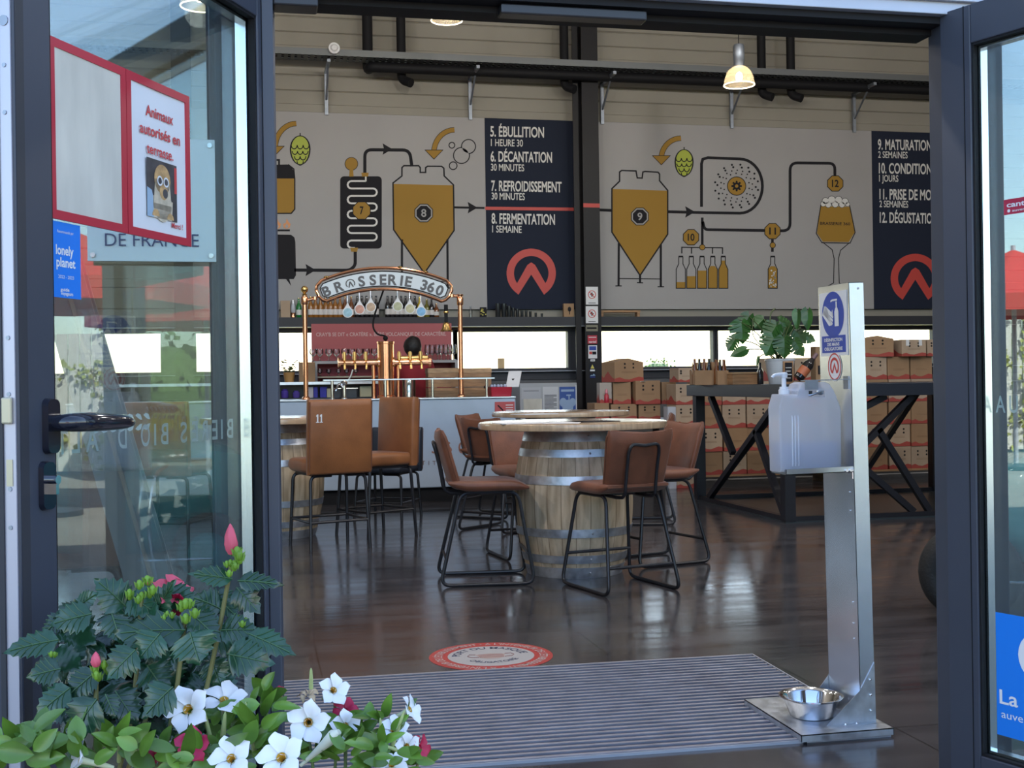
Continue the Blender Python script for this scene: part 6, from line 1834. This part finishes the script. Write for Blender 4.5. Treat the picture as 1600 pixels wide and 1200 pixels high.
def slab(pts):
    c_ = sum(pts, V((0, 0, 0)))/len(pts)
    f = lambda k_, y: [V((c_.x+(p.x-c_.x)*k_, y, c_.z+(p.z-c_.z)*k_)) for p in pts]
    b.loft([f(.95, 0), f(.99, .005), f(1, .016), f(1, TH-.016), f(.99, TH-.005), f(.95, TH)])
slab([oc[0], oc[1], Q(1315.5, 640), Q(1312, 628), Q(1307.5, 619.5), Q(1246, 619.5), Q(1245, 616), Q(1223, 616), Q(1217.5, 636)])
slab([Q(1244.5, 622), Q(1264, 622), Q(1264, 607.5), Q(1248.5, 607.5)]); slab([Q(1288.5, 622), Q(1308.5, 622), Q(1301.5, 607.5), Q(1289, 607.5)])
slab([Q(1247, 611), Q(1303.5, 611), Q(1297, 600), Q(1290, 596.5), Q(1258, 597), Q(1252, 600)])
b.obj('canister_body', milky_mat('milky_plastic', (.86, .90, 1.0), .55, .5), t2, smooth=35)
zl_q = atY(1270, 691, Yc).z-O2.z
liq = [V((oc[0].x+.012, 0, .008)), V((oc[1].x-.01, 0, .008)), V((oc[1].x-.01, 0, zl_q)), V((oc[0].x+.009, 0, zl_q))]
b = MB().prism([p+V((0, .012, 0)) for p in liq], (0, TH-.024, 0)); b.obj('gel_liquid', milky_mat('gel', (.42, .48, .66), .8, .3), t2, smooth=0)
b = MB()
for px in (1238, 1242.5, 1247.5):
    x = atY(px, 680, Yc).x-O2.x; b.tube([(x, .001, .02), (x, -.0015, .03), (x, -.0015, .165), (x, .002, .185)], .0022, 6)
b.obj('moulded_rib', milky_mat('milky_rib', (.85, .88, .95), .9, .4), t2)
pcx = atY(1234.5, 606, Yc).x-O2.x; z0 = oc[9].z
M_pump = mat('white_pump_plastic', (.74, .76, .82), .35)
pb = MB().lathe([(.017, 0), (.018, .004), (.018, .016), (.015, .018), (.0145, .026)], 18, (pcx, TH/2, z0-.002)).obj('pump_collar', M_pump, t2)
b = MB().lathe([(.0075, 0), (.0075, .032), (.006, .034)], 14, (pcx, TH/2, z0+.024)).lathe([(.011, 0), (.012, .004), (.012, .014), (.009, .017)], 14, (pcx, TH/2, z0+.054))
b.tube(smooth_pts([(pcx, TH/2, z0+.063), (pcx-.02, TH/2-.006, z0+.064), (pcx-.040, TH/2-.012, z0+.061), (pcx-.048, TH/2-.014, z0+.054)], 3), [.008, .0075, .007, .0065, .006, .006, .0055, .005, .005, .0045], 10)
b.obj('pump_head', M_pump, t2)
b = MB().lathe([(.011, 0), (.013, .003), (.013, .012), (.010, .014)], 14, M=Matrix.Translation((hc[1].x-.010, .02, hc[1].z-.004)) @ Matrix.Rotation(R(90), 4, 'X'))
b.tube(smooth_pts([(hc[1].x-.012, -.002, hc[1].z-.004), (hc[0].x+.006, .0, hc[0].z-.012), (hc[0].x-.004, .012, hc[0].z-.004)], 4), .0035, 8)
b.obj('grip_lock', M_steel, t2)
# steel bowl on the base plate
p = atZ(1270, 1118, .03)
t3 = thing('steel_bowl', 'shiny steel bowl standing on the base plate of the disinfection stand', 'bowl', (p.x-.005, p.y, .030))
MB().lathe([(.002, 0), (.066, 0), (.071, .004), (.092, .058), (.097, .064), (.106, .066), (.106, .069), (.094, .068), (.088, .060), (.068, .008), (.002, .006)], 48).obj('bowl_body', M_chrome, t3, smooth=50)

# ================================================================== mat and floor sticker
t = thing('entrance_mat', 'large ribbed metal and black entrance mat on the floor inside the doorway', 'mat', (.82, 4.13, 0), -.033)
L2, D2 = 1.18, .585
MB().bx(-L2, L2, -D2, D2, 0, .004).obj('mat_base', mat('mat_black', (.008, .008, .010), .8), t, smooth=0)
b = MB(); n = 28
for i in range(n):
    y = -D2+.014+(2*D2-.028)*i/(n-1)
    b.bx(-L2+.008, L2-.008, y-.0085, y+.0085, .004, .011)
b.obj('mat_ribs', mat('mat_alu_rib', (.46, .45, .52), .35, metal=.6, noise=.15, ns=9), t, smooth=0)
b = MB(); fr = .005
b.bx(-L2-fr, L2+fr, -D2-fr, -D2, 0, .009).bx(-L2-fr, L2+fr, D2, D2+fr, 0, .009).bx(-L2-fr, -L2, -D2, D2, 0, .009).bx(L2, L2+fr, -D2, D2, 0, .009)
b.obj('mat_frame', M_alu, t, smooth=0)
t = thing('floor_sticker', 'round red and white mask reminder sticker on the dark floor behind the mat', 'floor sticker', (.967, 4.972, 0), -.04)
rs = .262
MB().cyl((0, 0, 0), (0, 0, .0012), rs, 72).obj('red_disc', mat('sticker_red', (.42, .05, .045), .4), t)
MB().cyl((0, 0, .0012), (0, 0, .0018), rs*.70, 64).obj('white_disc', mat('sticker_white', (.42, .41, .42), .4), t)
b = MB()
s = "A L'INT\u00c9RIEUR DE L'\u00c9TABLISSEMENT \u2022 "
_full = s+s
b_ = ring_text((0, 0, .0022), rs*.79, 90, (1, 0, 0), (0, 1, 0))
text(b, _full, b_, rs*.125, 2*math.pi*rs*.79*.985, .008, 'C')
b.obj('ring_lettering', mat('sticker_letter', (.50, .44, .44), .5), t, smooth=0, recalc=False)
b = MB()
text(b, 'PORT DU MASQUE', ring_text((0, 0, .0024), rs*.50, 90, (1, 0, 0), (0, 1, 0)), rs*.13, rs*1.45, .012, 'C')
text(b, 'OBLIGATOIRE', ring_text((0, 0, .0024), rs*.50, 270, (1, 0, 0), (0, 1, 0), True), rs*.11, rs*.95, .012, 'C')
b.obj('blue_lettering', mat('sticker_blue', (.03, .04, .10), .5), t, smooth=0, recalc=False)
b = MB()
b.poly([(rs*x, rs*y, .0023) for x, y in ((-.24, .10), (0, .16), (.24, .10), (.20, -.12), (.10, -.20), (-.10, -.20), (-.20, -.12))])
b.obj('mask_drawing', mat('sticker_pink', (.40, .29, .27), .5), t, smooth=0, recalc=False)
b = MB()
for s_ in (1, -1): b.tube([V((s_*rs*x, rs*y, .0022)) for x, y in ((.24, .10), (.34, .12), (.38, .02), (.33, -.08), (.21, -.10))], .0016, 4)
for y in (.06, -.02, -.10): b.tube([V((rs*x, rs*y+.004*math.cos(x*9), .0026)) for x in (-.2, -.1, 0, .1, .2)], .001, 4)
b.obj('mask_outline', mat('sticker_line', (.22, .08, .08), .5), t, smooth=0)

# ================================================================== planter in the foreground
dP = 1.86
t = thing('planter', 'long grey planter box at the left of the doorway, below the flowers', 'planter', (-.06, 1.80, -.05))
MB().bx(-.52, .40, -.17, .17, 0, .50).bx(-.535, .415, -.185, .185, .47, .51).obj('planter_box', mat('planter_grey', (.12, .12, .13), .7), t, smooth=0, bevel=.006)
MB().bx(-.50, .38, -.15, .15, .505, .515).obj('soil', mat('planter_soil', (.035, .022, .014), .95), t, smooth=0)
SOIL = .465
M_hib = mat('hibiscus_leaf', (.014, .055, .024), .26, noise=.35, ns=18, island=.4, coat=.2)
M_edge = mat('leaf_vein', (.05, .11, .04), .5)
M_hstem = mat('woody_stem', (.16, .15, .045), .7)
M_bud = mat('bud_green', (.16, .30, .025), .5, island=.25)
M_pink = mat('hibiscus_pink', (.62, .085, .13), .55, noise=.2, ns=20)
M_crim = mat('crimson_petal', (.46, .010, .055), .55, noise=.2, ns=20)
M_wpet = mat('white_petal', (.82, .82, .84), .6)
M_throat = mat('yellow_throat', (.62, .36, .04), .6)
M_mleaf = mat('mandevilla_leaf', (.105, .21, .026), .34, noise=.3, ns=14, island=.3, coat=.1)
M_gbud = mat('pale_bud', (.45, .52, .22), .55)
HX = thing('hibiscus_plant', 'hibiscus bush with dark toothed leaves and pink buds in the planter', 'plant', (-.22, 1.86, SOIL))
MD = thing('mandevilla_plant', 'mandevilla with white trumpet flowers and light green leaves at the front of the planter', 'plant', (.06, 1.74, SOIL))
MR = thing('mandevilla_plant', 'mandevilla with crimson red flowers growing among the white ones', 'plant', (.12, 1.80, SOIL))
mpx = dP/F_PX
def toothed_leaf(b, vein, base, tip, wid, nrm, droop=.15, fold=.18, teeth=7):
    base, tip, nrm = V(base), V(tip), V(nrm); d = tip-base; L_ = d.length; d.normalize()
    s = d.cross(nrm).normalized(); nrm = s.cross(d)
    n = teeth*2
    mid = []; lf = []; rt = []; l2 = []; r2 = []
    for i in range(n+1):
        u = i/n
        w = wid*.5*(math.sin(math.pi*min(1, u*1.02)**.62)**.85 if u < 1 else 0)*(1-.15*u)
        if i % 2 and teeth: w *= 1.20
        else: w *= .93
        c = base+d*L_*u-nrm*droop*L_*u*u
        sh = d*(.05*L_ if i % 2 else 0)
        mid.append(c)
        wave = .06*wid*math.sin(u*9+wid*300)
        for sg, a, a2 in ((1, rt, r2), (-1, lf, l2)):
            a.append(c+s*sg*w+sh*min(1, w/wid*2)+nrm*(fold*w*1.1-.5*fold*w+wave*sg)-nrm*droop*.5*w)
            a2.append(c+s*sg*w*.5+nrm*(fold*w*.75)+nrm*wave*.3*sg)
    rows = [lf, l2, mid, r2, rt]
    vs_ = [p for r_ in rows for p in r_]; fs = []
    for k_ in range(4):
        for i in range(n): fs.append((k_*(n+1)+i, k_*(n+1)+i+1, (k_+1)*(n+1)+i+1, (k_+1)*(n+1)+i))
    b.add(vs_, fs)
    if vein is not None:
        vein.tube([p+nrm*.0012 for p in mid[:-2:2]], .0011, 4)
        for i in (3, 5, 7, 9):
            if i < n:
                for a2, a in ((l2, lf), (r2, rt)):
                    j = min(n, i+2); vein.tube([mid[i-1]+nrm*.0009, a2[j-1]+nrm*.0012, a[min(n, j)]*.85+a2[min(n, j)]*.15+nrm*.0010], .0006, 3)
tocam = -FWD
def toP(o, px, py, d): return atD(px, py, d)-o.location
b = MB(); vn = MB(); rn = random.Random(21)
LV = [(144, 959, 74, 974, 50, 1.9), (92, 1000, 0, 1014, 46, 1.88), (197, 948, 150, 903, 56, 1.92), (245, 958, 268, 906, 46, 1.93), (290, 985, 170, 982, 62, 1.84), (297, 988, 312, 1040, 74, 1.78),
      (345, 952, 300, 928, 54, 1.92), (363, 905, 294, 893, 34, 1.88), (372, 908, 438, 908, 32, 1.86), (370, 918, 404, 957, 44, 1.88), (345, 985, 402, 982, 48, 1.86), (388, 990, 462, 1021, 42, 1.84), (355, 1022, 425, 1035, 58, 1.82),
      (212, 1015, 165, 1062, 54, 1.80), (152, 1092, 98, 1162, 62, 1.76), (271, 1073, 218, 1120, 60, 1.78), (95, 1045, 40, 1056, 44, 1.84), (130, 990, 118, 940, 42, 1.93), (120, 950, 150, 925, 36, 1.94), (175, 960, 190, 1005, 44, 1.85),
      (110, 1075, 48, 1120, 50, 1.82), (300, 960, 345, 1000, 46, 1.86), (250, 990, 215, 1030, 56, 1.82), (200, 930, 250, 960, 50, 1.93), (340, 1000, 400, 1010, 50, 1.9), (230, 1040, 262, 1085, 56, 1.86), (330, 1030, 345, 1075, 50, 1.88),
      (150, 1050, 100, 1090, 50, 1.84), (180, 1080, 215, 1130, 54, 1.82), (165, 1085, 180, 1120, 30, 1.78), (100, 965, 62, 990, 40, 1.93), (260, 925, 310, 945, 44, 1.95), (330, 925, 372, 965, 44, 1.94), (225, 965, 160, 955, 48, 1.95)]
for x0, y0, x1, y1, w, d in LV:
    n_ = tocam*.9+UP*rn.uniform(.35, .9)+RGT*rn.uniform(-.35, .35)
    toothed_leaf(b, vn, toP(HX, x0, y0, d), toP(HX, x1, y1, d-.02), w*d/F_PX, n_, rn.uniform(.05, .22))
for i in range(170):
    x, y = rn.gauss(225, 85), rn.gauss(1050, 52)
    if y < 945 or y > 1180 or x < 75 or x > 365: continue
    d = rn.uniform(1.90, 2.02); a = rn.uniform(0, 6.28); L_ = rn.uniform(38, 62)
    toothed_leaf(b, None, toP(HX, x, y, d), toP(HX, x+L_*math.cos(a), y+abs(L_*.7*math.sin(a)), d+rn.uniform(-.04, .04)), rn.uniform(38, 58)*d/F_PX, tocam+UP*rn.uniform(.2, 1.2)+RGT*rn.uniform(-.5, .5), rn.uniform(.05, .25))
lf = b.obj('toothed_leaves', M_hib, HX, smooth=80, recalc=False)
vn.obj('leaf_veins', M_edge, lf, recalc=False)
b = MB(); bp = [V((x, y, 0)) for x, y in ((.03, 0), (-.02, .02), (.06, .02), (-.06, 0), (.10, .01))]
for (px, py, d), b0 in zip(((362, 880, 1.89), (290, 960, 1.86), (222, 925, 1.93), (150, 1045, 1.84), (268, 930, 1.95)), (bp[2], bp[0], bp[1], bp[3], bp[1])):
    e_ = toP(HX, px, py, d); b.tube(smooth_pts([b0, b0+(e_-b0)*.45+V((.02, 0, .01)), e_], 5), .0036, 7)
b.obj('woody_stems', M_hstem, HX)
def green_bud(px, py, d, r, n):
    b = MB()
    for i in range(n):
        a = rn.uniform(0, 6.28); q = toP(HX, px+r*.7*math.cos(a), py+r*.7*math.sin(a), d+rn.uniform(-.015, .015)); k = r*d/F_PX*.42
        b.sph(q, k, 8, (.75, .75, 1.25))
        for j in range(6):
            aa = 6.28*j/6; u = V((math.cos(aa), math.sin(aa), 0)); b.add([q+u*k*.8+V((0, 0, -k)), q+u*k*1.25+V((0, 0, k*.9)), q+u*k*.7+V((0, 0, k*.4))], [(0, 1, 2)])
    b.obj('green_bud_cluster', M_bud, HX, smooth=50)
for a in ((362, 872, 1.87, 18, 7), (228, 918, 1.90, 16, 7), (212, 928, 1.90, 14, 5), (293, 955, 1.83, 17, 8), (264, 967, 1.84, 11, 3), (82, 1029, 1.85, 10, 3), (158, 1048, 1.80, 15, 6), (376, 967, 1.86, 12, 4), (360, 888, 1.86, 12, 4)): green_bud(*a)
def spindle(px, py, d, L_, w, tilt, m, nm):
    k = d/F_PX; M_ = Matrix.Translation(toP(HX, px, py, d)) @ Matrix.Rotation(tilt, 4, 'Y')
    rings = []
    for u, r_ in ((0, .5), (.15, .85), (.35, 1), (.6, .85), (.8, .55), (.95, .2), (1, .05)):
        rings.append([M_ @ V((r_*w/2*k*(1+.12*math.cos(5*6.283*j/20+u*5))*math.cos(6.283*j/20), r_*w/2*k*(1+.12*math.cos(5*6.283*j/20+u*5))*math.sin(6.283*j/20), u*L_*k)) for j in range(20)])
    MB().loft(rings).obj(nm, m, HX)
spindle(362, 866, 1.88, 48, 20, R(-2), M_pink, 'pink_flower_bud'); spindle(150, 1042, 1.79, 24, 15, 0, M_pink, 'pink_flower_bud'); spindle(231, 914, 1.9, 14, 11, 0, M_pink, 'pink_flower_bud')
def petal_flower(parent, name, c, axis, r, m, n=5, width=.9, curl=.25, pinwheel=.25, throat=None, tube=0, ragged=0, seed=1, tube_m=None):
    """open five-petalled flower; c centre of the face, axis = facing direction"""
    rn_ = random.Random(seed); axis = V(axis).normalized()
    u = axis.cross(V((0, 0, 1)) if abs(axis.z) < .9 else V((1, 0, 0))).normalized(); v = axis.cross(u)
    b = MB(); ro = rn_.uniform(0, 6.28)
    for i in range(n):
        a0 = ro+6.283*i/n; rows = []
        for j, (t_, w_) in enumerate(((.14, .62), (.35, .68), (.6, .70), (.80, .54), (.93, .30), (1.0, .08))):
            row = []
            for k_ in (-1, -.5, 0, .5, 1):
                aa = a0+k_*w_*width+pinwheel*t_*t_
                rr_ = r*t_*(1-.07*k_*k_*(1 if j > 3 else 0)-.10*max(0, -k_)*(1 if j > 3 else 0))*(1+rn_.uniform(-ragged, ragged))
                h_ = r*(-.30*(1-t_)**2*1.6+curl*.3*t_*(1-t_)*2-curl*.28*max(0, t_-.55)*2)+r*.05*k_*k_+r*.05*k_+r*rn_.uniform(-ragged, ragged)
                row.append(V(c)+(u*math.cos(aa)+v*math.sin(aa))*rr_+axis*h_)
            rows.append(row)
        b.add([p for r_ in rows for p in r_], [(j*5+k_, j*5+k_+1, (j+1)*5+k_+1, (j+1)*5+k_) for j in range(len(rows)-1) for k_ in range(4)])
    f = b.obj(name, m, parent, smooth=0, recalc=False); f.data.shade_smooth()
    md_ = f.modifiers.new('sub', 'SUBSURF'); md_.levels = md_.render_levels = 1
    q = axis.to_track_quat('Z', 'Y').to_matrix().to_4x4(); M_ = Matrix.Translation(V(c)) @ q
    if throat: MB().lathe([(.003, -r*.62), (r*.12, -r*.42), (r*.19, -r*.20)], 14, cap=False, M=M_).obj('flower_throat', throat, f)
    if tube:
        MB().lathe([(.0025, -r*.45-tube), (.004, -r*.45-tube*.7), (r*.13, -r*.42-tube*.35), (r*.16, -r*.42), (r*.20, -r*.18)], 14, cap=False, M=M_).obj('flower_tube', tube_m or M_gbud, f)
    return f
petal_flower(HX, 'hibiscus_flower', toP(HX, 272, 922, 1.95), tocam*.4+UP*.7+RGT*.5, 36*1.95/F_PX, M_pink, 5, 1.1, .2, .3, None, 0, .10, 4)
petal_flower(HX, 'hibiscus_flower', toP(HX, 272, 944, 1.94), tocam*.8-UP*.4, 24*1.94/F_PX, M_crim, 5, 1.0, .2, .3, None, 0, .10, 5)
# mandevilla flowers
M_wtube = mat('cream_tube', (.58, .60, .38), .6)
WF = [(291, 1107, 40, tocam*1.0+UP*.45+RGT*-.1, 1.80), (350, 1088, 37, tocam*.55+UP*.95+RGT*.15, 1.84), (481, 1129, 37, tocam*1.0+UP*.25+RGT*.1, 1.80), (523, 1077, 28, tocam*.8+UP*.5+RGT*.5, 1.90), (541, 1134, 28, tocam*.9+UP*.3+RGT*.4, 1.84),
      (359, 1183, 38, tocam*.9+UP*.6-RGT*.1, 1.74), (437, 1181, 42, tocam*.85+UP*.6-RGT*.15, 1.72), (118, 1186, 34, UP*.35-RGT*.8+tocam*.4, 1.72), (645, 1106, 27, RGT*.85+UP*.5+tocam*.25, 1.88), (615, 1138, 26, tocam*.7+UP*.7+RGT*.1, 1.85), (638, 1166, 25, tocam*.8+UP*.3+RGT*.6, 1.84), (613, 1192, 26, tocam*.5+UP*.8+RGT*.2, 1.78)]
for i, (px, py, r, ax, d) in enumerate(WF):
    petal_flower(MD, 'white_flower', toP(MD, px, py, d), ax, r*d/F_PX, M_wpet, 5, .98, .22, .32, M_throat, .042, .012, 10+i, M_wtube)
# closed white trumpet and buds
def trumpet(parent, nm, pa, pb, d, r0, r1, m):
    a_, c_ = toP(parent, *pa, d), toP(parent, *pb, d-.02); n = 8
    MB().tube([a_+(c_-a_)*i/n for i in range(n+1)], [(r0+(r1-r0)*(i/n)**1.6)*d/F_PX*(.35 if i == n else 1) for i in range(n+1)], 10).obj(nm, m, parent)
trumpet(MD, 'white_trumpet', (470, 1196), (530, 1143), 1.80, 3, 13, mat('ivory_petal', (.70, .70, .56), .6))
for pa, pb, r1 in (((348, 1152), (352, 1112), 6), ((328, 1150), (318, 1108), 5), ((385, 1130), (384, 1097), 6), ((398, 1180), (395, 1150), 7), ((150, 1172), (168, 1160), 6), ((186, 1190), (186, 1155), 5), ((597, 1160), (594, 1122), 5), ((620, 1172), (598, 1165), 5), ((486, 1075), (486, 1044), 5), ((424, 1140), (418, 1122), 5), ((612, 1168), (632, 1110), 5)):
    trumpet(MD, 'flower_bud', pa, pb, 1.83, 4.5 if r1 > 5 else 3.5, r1*.35, M_gbud)
petal_flower(MD, 'wilted_flower', toP(MD, 481, 1084, 1.88), tocam*.4+UP, 18*1.88/F_PX, mat('wilted_petal', (.50, .36, .22), .8), 5, .7, 1.6, .2, None, 0, .16, 33)
for i, (px, py, r, ax, d, m) in enumerate(((300, 1164, 31, tocam+UP*.3+RGT*.1, 1.77, mat('rose_red_petal', (.62, .02, .10), .5)), (538, 1107, 23, tocam*.6+UP*.7, 1.90, M_crim), (659, 1167, 24, tocam*.5+RGT*.8+UP*.3, 1.86, M_crim), (241, 1183, 14, tocam+UP*.4, 1.80, M_crim), (436, 1076, 8, tocam*.5+UP, 1.88, M_crim))):
    petal_flower(MR, 'red_flower', toP(MR, px, py, d), ax, r*d/F_PX, m, 5, .95, .3, .3, None, .02, .03, 50+i, M_crim)
# light green leaves in clumps
b = MB(); b2 = MB(); rn = random.Random(5)
def oval_leaf(b, base, tip, wid, nrm, droop, fold):
    base, tip, nrm = V(base), V(tip), V(nrm); d = tip-base; L_ = d.length; d.normalize(); s = d.cross(nrm).normalized(); nrm = s.cross(d); rows = []
    for i in range(9):
        u = i/8; w = wid*.5*math.sin(math.pi*u**.85)**.75 if 0 < u < 1 else 0
        c = base+d*L_*u-nrm*droop*L_*u*u
        rows.append([c+s*k_*w+nrm*fold*w*abs(k_)**1.5 for k_ in (-1, -.5, 0, .5, 1)])
    b.add([p for r_ in rows for p in r_], [(i*5+k_, i*5+k_+1, (i+1)*5+k_+1, (i+1)*5+k_) for i in range(8) for k_ in range(4)])
for cx, cy, sx, sy, n, d, L0 in ((45, 1165, 48, 28, 26, 1.74, 60), (205, 1165, 40, 26, 20, 1.76, 50), (270, 1190, 40, 20, 14, 1.76, 50), (415, 1115, 26, 30, 16, 1.84, 50), (395, 1160, 50, 24, 22, 1.80, 50), (560, 1170, 45, 26, 26, 1.80, 44), (585, 1130, 30, 18, 10, 1.87, 40), (500, 1170, 40, 20, 14, 1.82, 44), (330, 1140, 40, 20, 12, 1.86, 46), (620, 1190, 30, 14, 10, 1.8, 40), (120, 1190, 40, 14, 14, 1.76, 50)):
    for i in range(n):
        x, y = cx+max(-1.6, min(1.6, rn.gauss(0, .7)))*sx, cy+rn.gauss(.15, .6)*sy; a = rn.uniform(R(-20), R(200)); L_ = L0*rn.uniform(.75, 1.25); dd = d+rn.uniform(-.04, .06)
        oval_leaf(b, toP(MD, x, y, dd), toP(MD, x+L_*math.cos(a)*.8, y-L_*math.sin(a)*.75, dd+rn.uniform(-.05, .02)), L_*rn.uniform(.34, .48)*dd/F_PX, tocam*.8+UP*rn.uniform(.2, .9)+RGT*rn.uniform(-.6, .6), rn.uniform(.0, .3), rn.uniform(.1, .45))
b.obj('smooth_leaves', M_mleaf, MD, smooth=70, recalc=False)
for cx, cy in ((300, 1190), (545, 1125), (640, 1185)):
    for i in range(5):
        x, y = cx+rn.gauss(0, 12), cy+rn.gauss(5, 8); a = rn.uniform(0, 3.14); L_ = 40
        oval_leaf(b2, toP(MR, x, y, 1.88), toP(MR, x+L_*math.cos(a), y-L_*.6*math.sin(a), 1.87), L_*.5*1.88/F_PX, tocam+UP*.5, .1, .3)
b2.obj('smooth_leaves', M_mleaf, MR, smooth=70, recalc=False)
b = MB()
for px, py, d in ((291, 1125, 1.84), (350, 1110, 1.88), (481, 1145, 1.84), (523, 1095, 1.92), (541, 1150, 1.87), (615, 1150, 1.88), (638, 1178, 1.87), (45, 1160, 1.78), (205, 1160, 1.80), (415, 1110, 1.86)):
    e_ = toP(MD, px, py, d); b0 = V((e_.x*.5, .03, 0)); b.tube(smooth_pts([b0, b0*.5+e_*.5+V((.01, .01, .01)), e_], 4), .0025, 6)
b.obj('vine_stems', mat('vine_green', (.12, .17, .05), .6), MD)
b = MB()
for px, py, d in ((300, 1175, 1.82), (538, 1115, 1.92), (659, 1180, 1.88)):
    e_ = toP(MR, px, py, d); b0 = V((e_.x*.5, .0, 0)); b.tube(smooth_pts([b0, b0*.5+e_*.5, e_], 4), .0025, 6)
b.obj('vine_stems', M_hstem, MR)

# ================================================================== terrace in front (seen mirrored in the glass)
def mirr(px, py, d):
    p = atD(px, py, d); return V((p.x, 2*(FY+.02)-p.y, p.z))
M_canopy = mat('parasol_red', (.50, .022, .022), .7)
pr0 = None
for lab, px, d in (('red parasol reflected in the glass left of the doorway', 322, 15.5), ('red parasol reflected at the left edge of the left glass', 75, 11.5), ('red parasol reflected in the glass right of the doorway', 1585, 15.5)):
    p = mirr(px, 500, d)
    if pr0 is None:
        pr0 = thing('parasol', lab, 'parasol', (p.x, p.y, -.05), 0, 'red terrace parasols')
        n = 8; b = MB(); rim = [V((1.5*math.cos(6.283*i/n), 1.5*math.sin(6.283*i/n), 2.2)) for i in range(n)]
        for i in range(n):
            b.add([rim[i], rim[(i+1) % n], V((0, 0, 2.85))], [(0, 1, 2)]); b.add([rim[i], rim[(i+1) % n], rim[(i+1) % n]-V((0, 0, .20)), rim[i]-V((0, 0, .20))], [(0, 1, 2, 3)])
        b.obj('canopy', M_canopy, pr0, smooth=0)
        MB().cyl((0, 0, .05), (0, 0, 2.9), .03, 12).obj('pole', M_alu, pr0)
        MB().lathe([(.3, 0), (.3, .05), (.05, .08)], 24).obj('base', M_anthra, pr0)
        for i in range(n): MB().cyl((0, 0, 2.80), (1.48*math.cos(6.283*i/n), 1.48*math.sin(6.283*i/n), 2.19), .012, 6).obj('rib', M_alu, pr0)
    else: dup(pr0, lab, (p.x, p.y, -.05), 0)
M_fence = mat('white_fence', (.55, .54, .50), .8)
def fence(lab, px0, px1, d, h):
    a, c = mirr(px0, 600, d), mirr(px1, 600, d)
    o = thing('board_fence', lab, 'fence', ((a.x+c.x)/2, (a.y+c.y)/2, -.05), math.atan2(c.y-a.y, c.x-a.x))
    w = (V((c.x, c.y, 0))-V((a.x, a.y, 0))).length; b = MB(); n = max(3, int(w/.16))
    for i in range(n): b.bx(-w/2+w*i/n+.01, -w/2+w*(i+1)/n-.01, -.012, .012, .05, h)
    b.bx(-w/2, w/2, -.04, -.012, .3, .38).bx(-w/2, w/2, -.04, -.012, h-.3, h-.22)
    b.obj('fence_boards', M_fence, o, smooth=0)
    rn = random.Random(int(px0)); b = MB()
    for i in range(int(420*w)):
        c_ = V((rn.uniform(-w/2, w/2), .03+rn.uniform(0, .12), rn.random()**.7*h*1.12)); s = rn.uniform(.04, .09); u = V((rn.gauss(0, 1), rn.gauss(0, .5), rn.gauss(0, 1))).normalized()*s; w_ = u.cross(V((0, 1, .3))).normalized()*s*.6
        if math.sin(c_.x*5)+math.sin(c_.z*6+c_.x*3) > (-.1 if px0 < 800 else -.8): b.add([c_, c_+u*.5+w_, c_+u, c_+u*.5-w_], [(0, 1, 2, 3)])
    b.obj('climbing_vine', mat('vine_leaf', (.20, .22, .04), .6, island=.4), o, smooth=0, recalc=False)
fence('white board fence overgrown with vine, mirrored in the left glass', 70, 236, 17, 2.0)
fence('pale board fence overgrown with vine, mirrored in the right glass', 1500, 1680, 19, 2.1)
def bush(nm, lab, cat, loc, rx, rz, n, m, seed, trunk=0):
    o = thing(nm, lab, cat, loc); rn = random.Random(seed); b = MB()
    for i in range(n):
        a, e = rn.uniform(0, 6.283), math.asin(rn.uniform(-.4, 1)); k_ = rn.uniform(.75, 1.05)*(1+.15*math.sin(3*a+seed))
        c_ = V((rx*k_*math.cos(a)*math.cos(e), rx*k_*math.sin(a)*math.cos(e), trunk+rz*.45+rz*.6*k_*math.sin(e))); s = rx*rn.uniform(.07, .15)
        u = V((rn.gauss(0, 1), rn.gauss(0, 1), rn.gauss(0, 1))).normalized()*s; w_ = u.cross(V((rn.gauss(0, 1), rn.gauss(0, 1), 1))).normalized()*s*.5
        b.add([c_, c_+u*.5+w_, c_+u, c_+u*.5-w_], [(0, 1, 2, 3)])
    b.sph((0, 0, trunk+rz*.5), rx*.85, 12, (1, 1, rz*.6/rx))
    b.obj('foliage', m, o, smooth=0, recalc=False)
    MB().cyl((0, 0, 0), (0, 0, trunk+rz*.4), rx*.08+.02, 8).obj('trunk', M_hstem, o)
M_bush = mat('bush_green', (.075, .13, .03), .7, island=.4); M_tree = mat('far_tree_green', (.14, .24, .09), .8, island=.35)
p = mirr(262, 600, 20); bush('shrub', 'green shrub on the terrace mirrored in the left glass', 'shrub', (p.x, p.y, -.05), 1.3, 1.9, 900, M_bush, 1)
p = mirr(350, 600, 27); bush('shrub', 'second green shrub mirrored in the left glass beside the door frame', 'shrub', (p.x, p.y, -.05), 1.2, 1.4, 800, M_bush, 2)
p = mirr(1600, 600, 22); bush('shrub', 'green shrub on the terrace mirrored in the right glass', 'shrub', (p.x, p.y, -.05), 1.5, 2.0, 900, M_bush, 3)
structure(MB().bx(-40, 40, -58, -18, -.05, -.03).obj('ground_lawn', M_field, smooth=0))
for px, d, r, h, nm in ((1027, 70, 1.3, 2.3, 'round tree outside the back window right of the cartons'), (1010, 90, 1.1, 1.9, 'small far tree outside the back window, left of the round tree')):
    p = atD(px, 580, d); bush('tree', nm, 'tree', (p.x, p.y, -.3), r, h, 700, M_tree, int(px), trunk=.3)
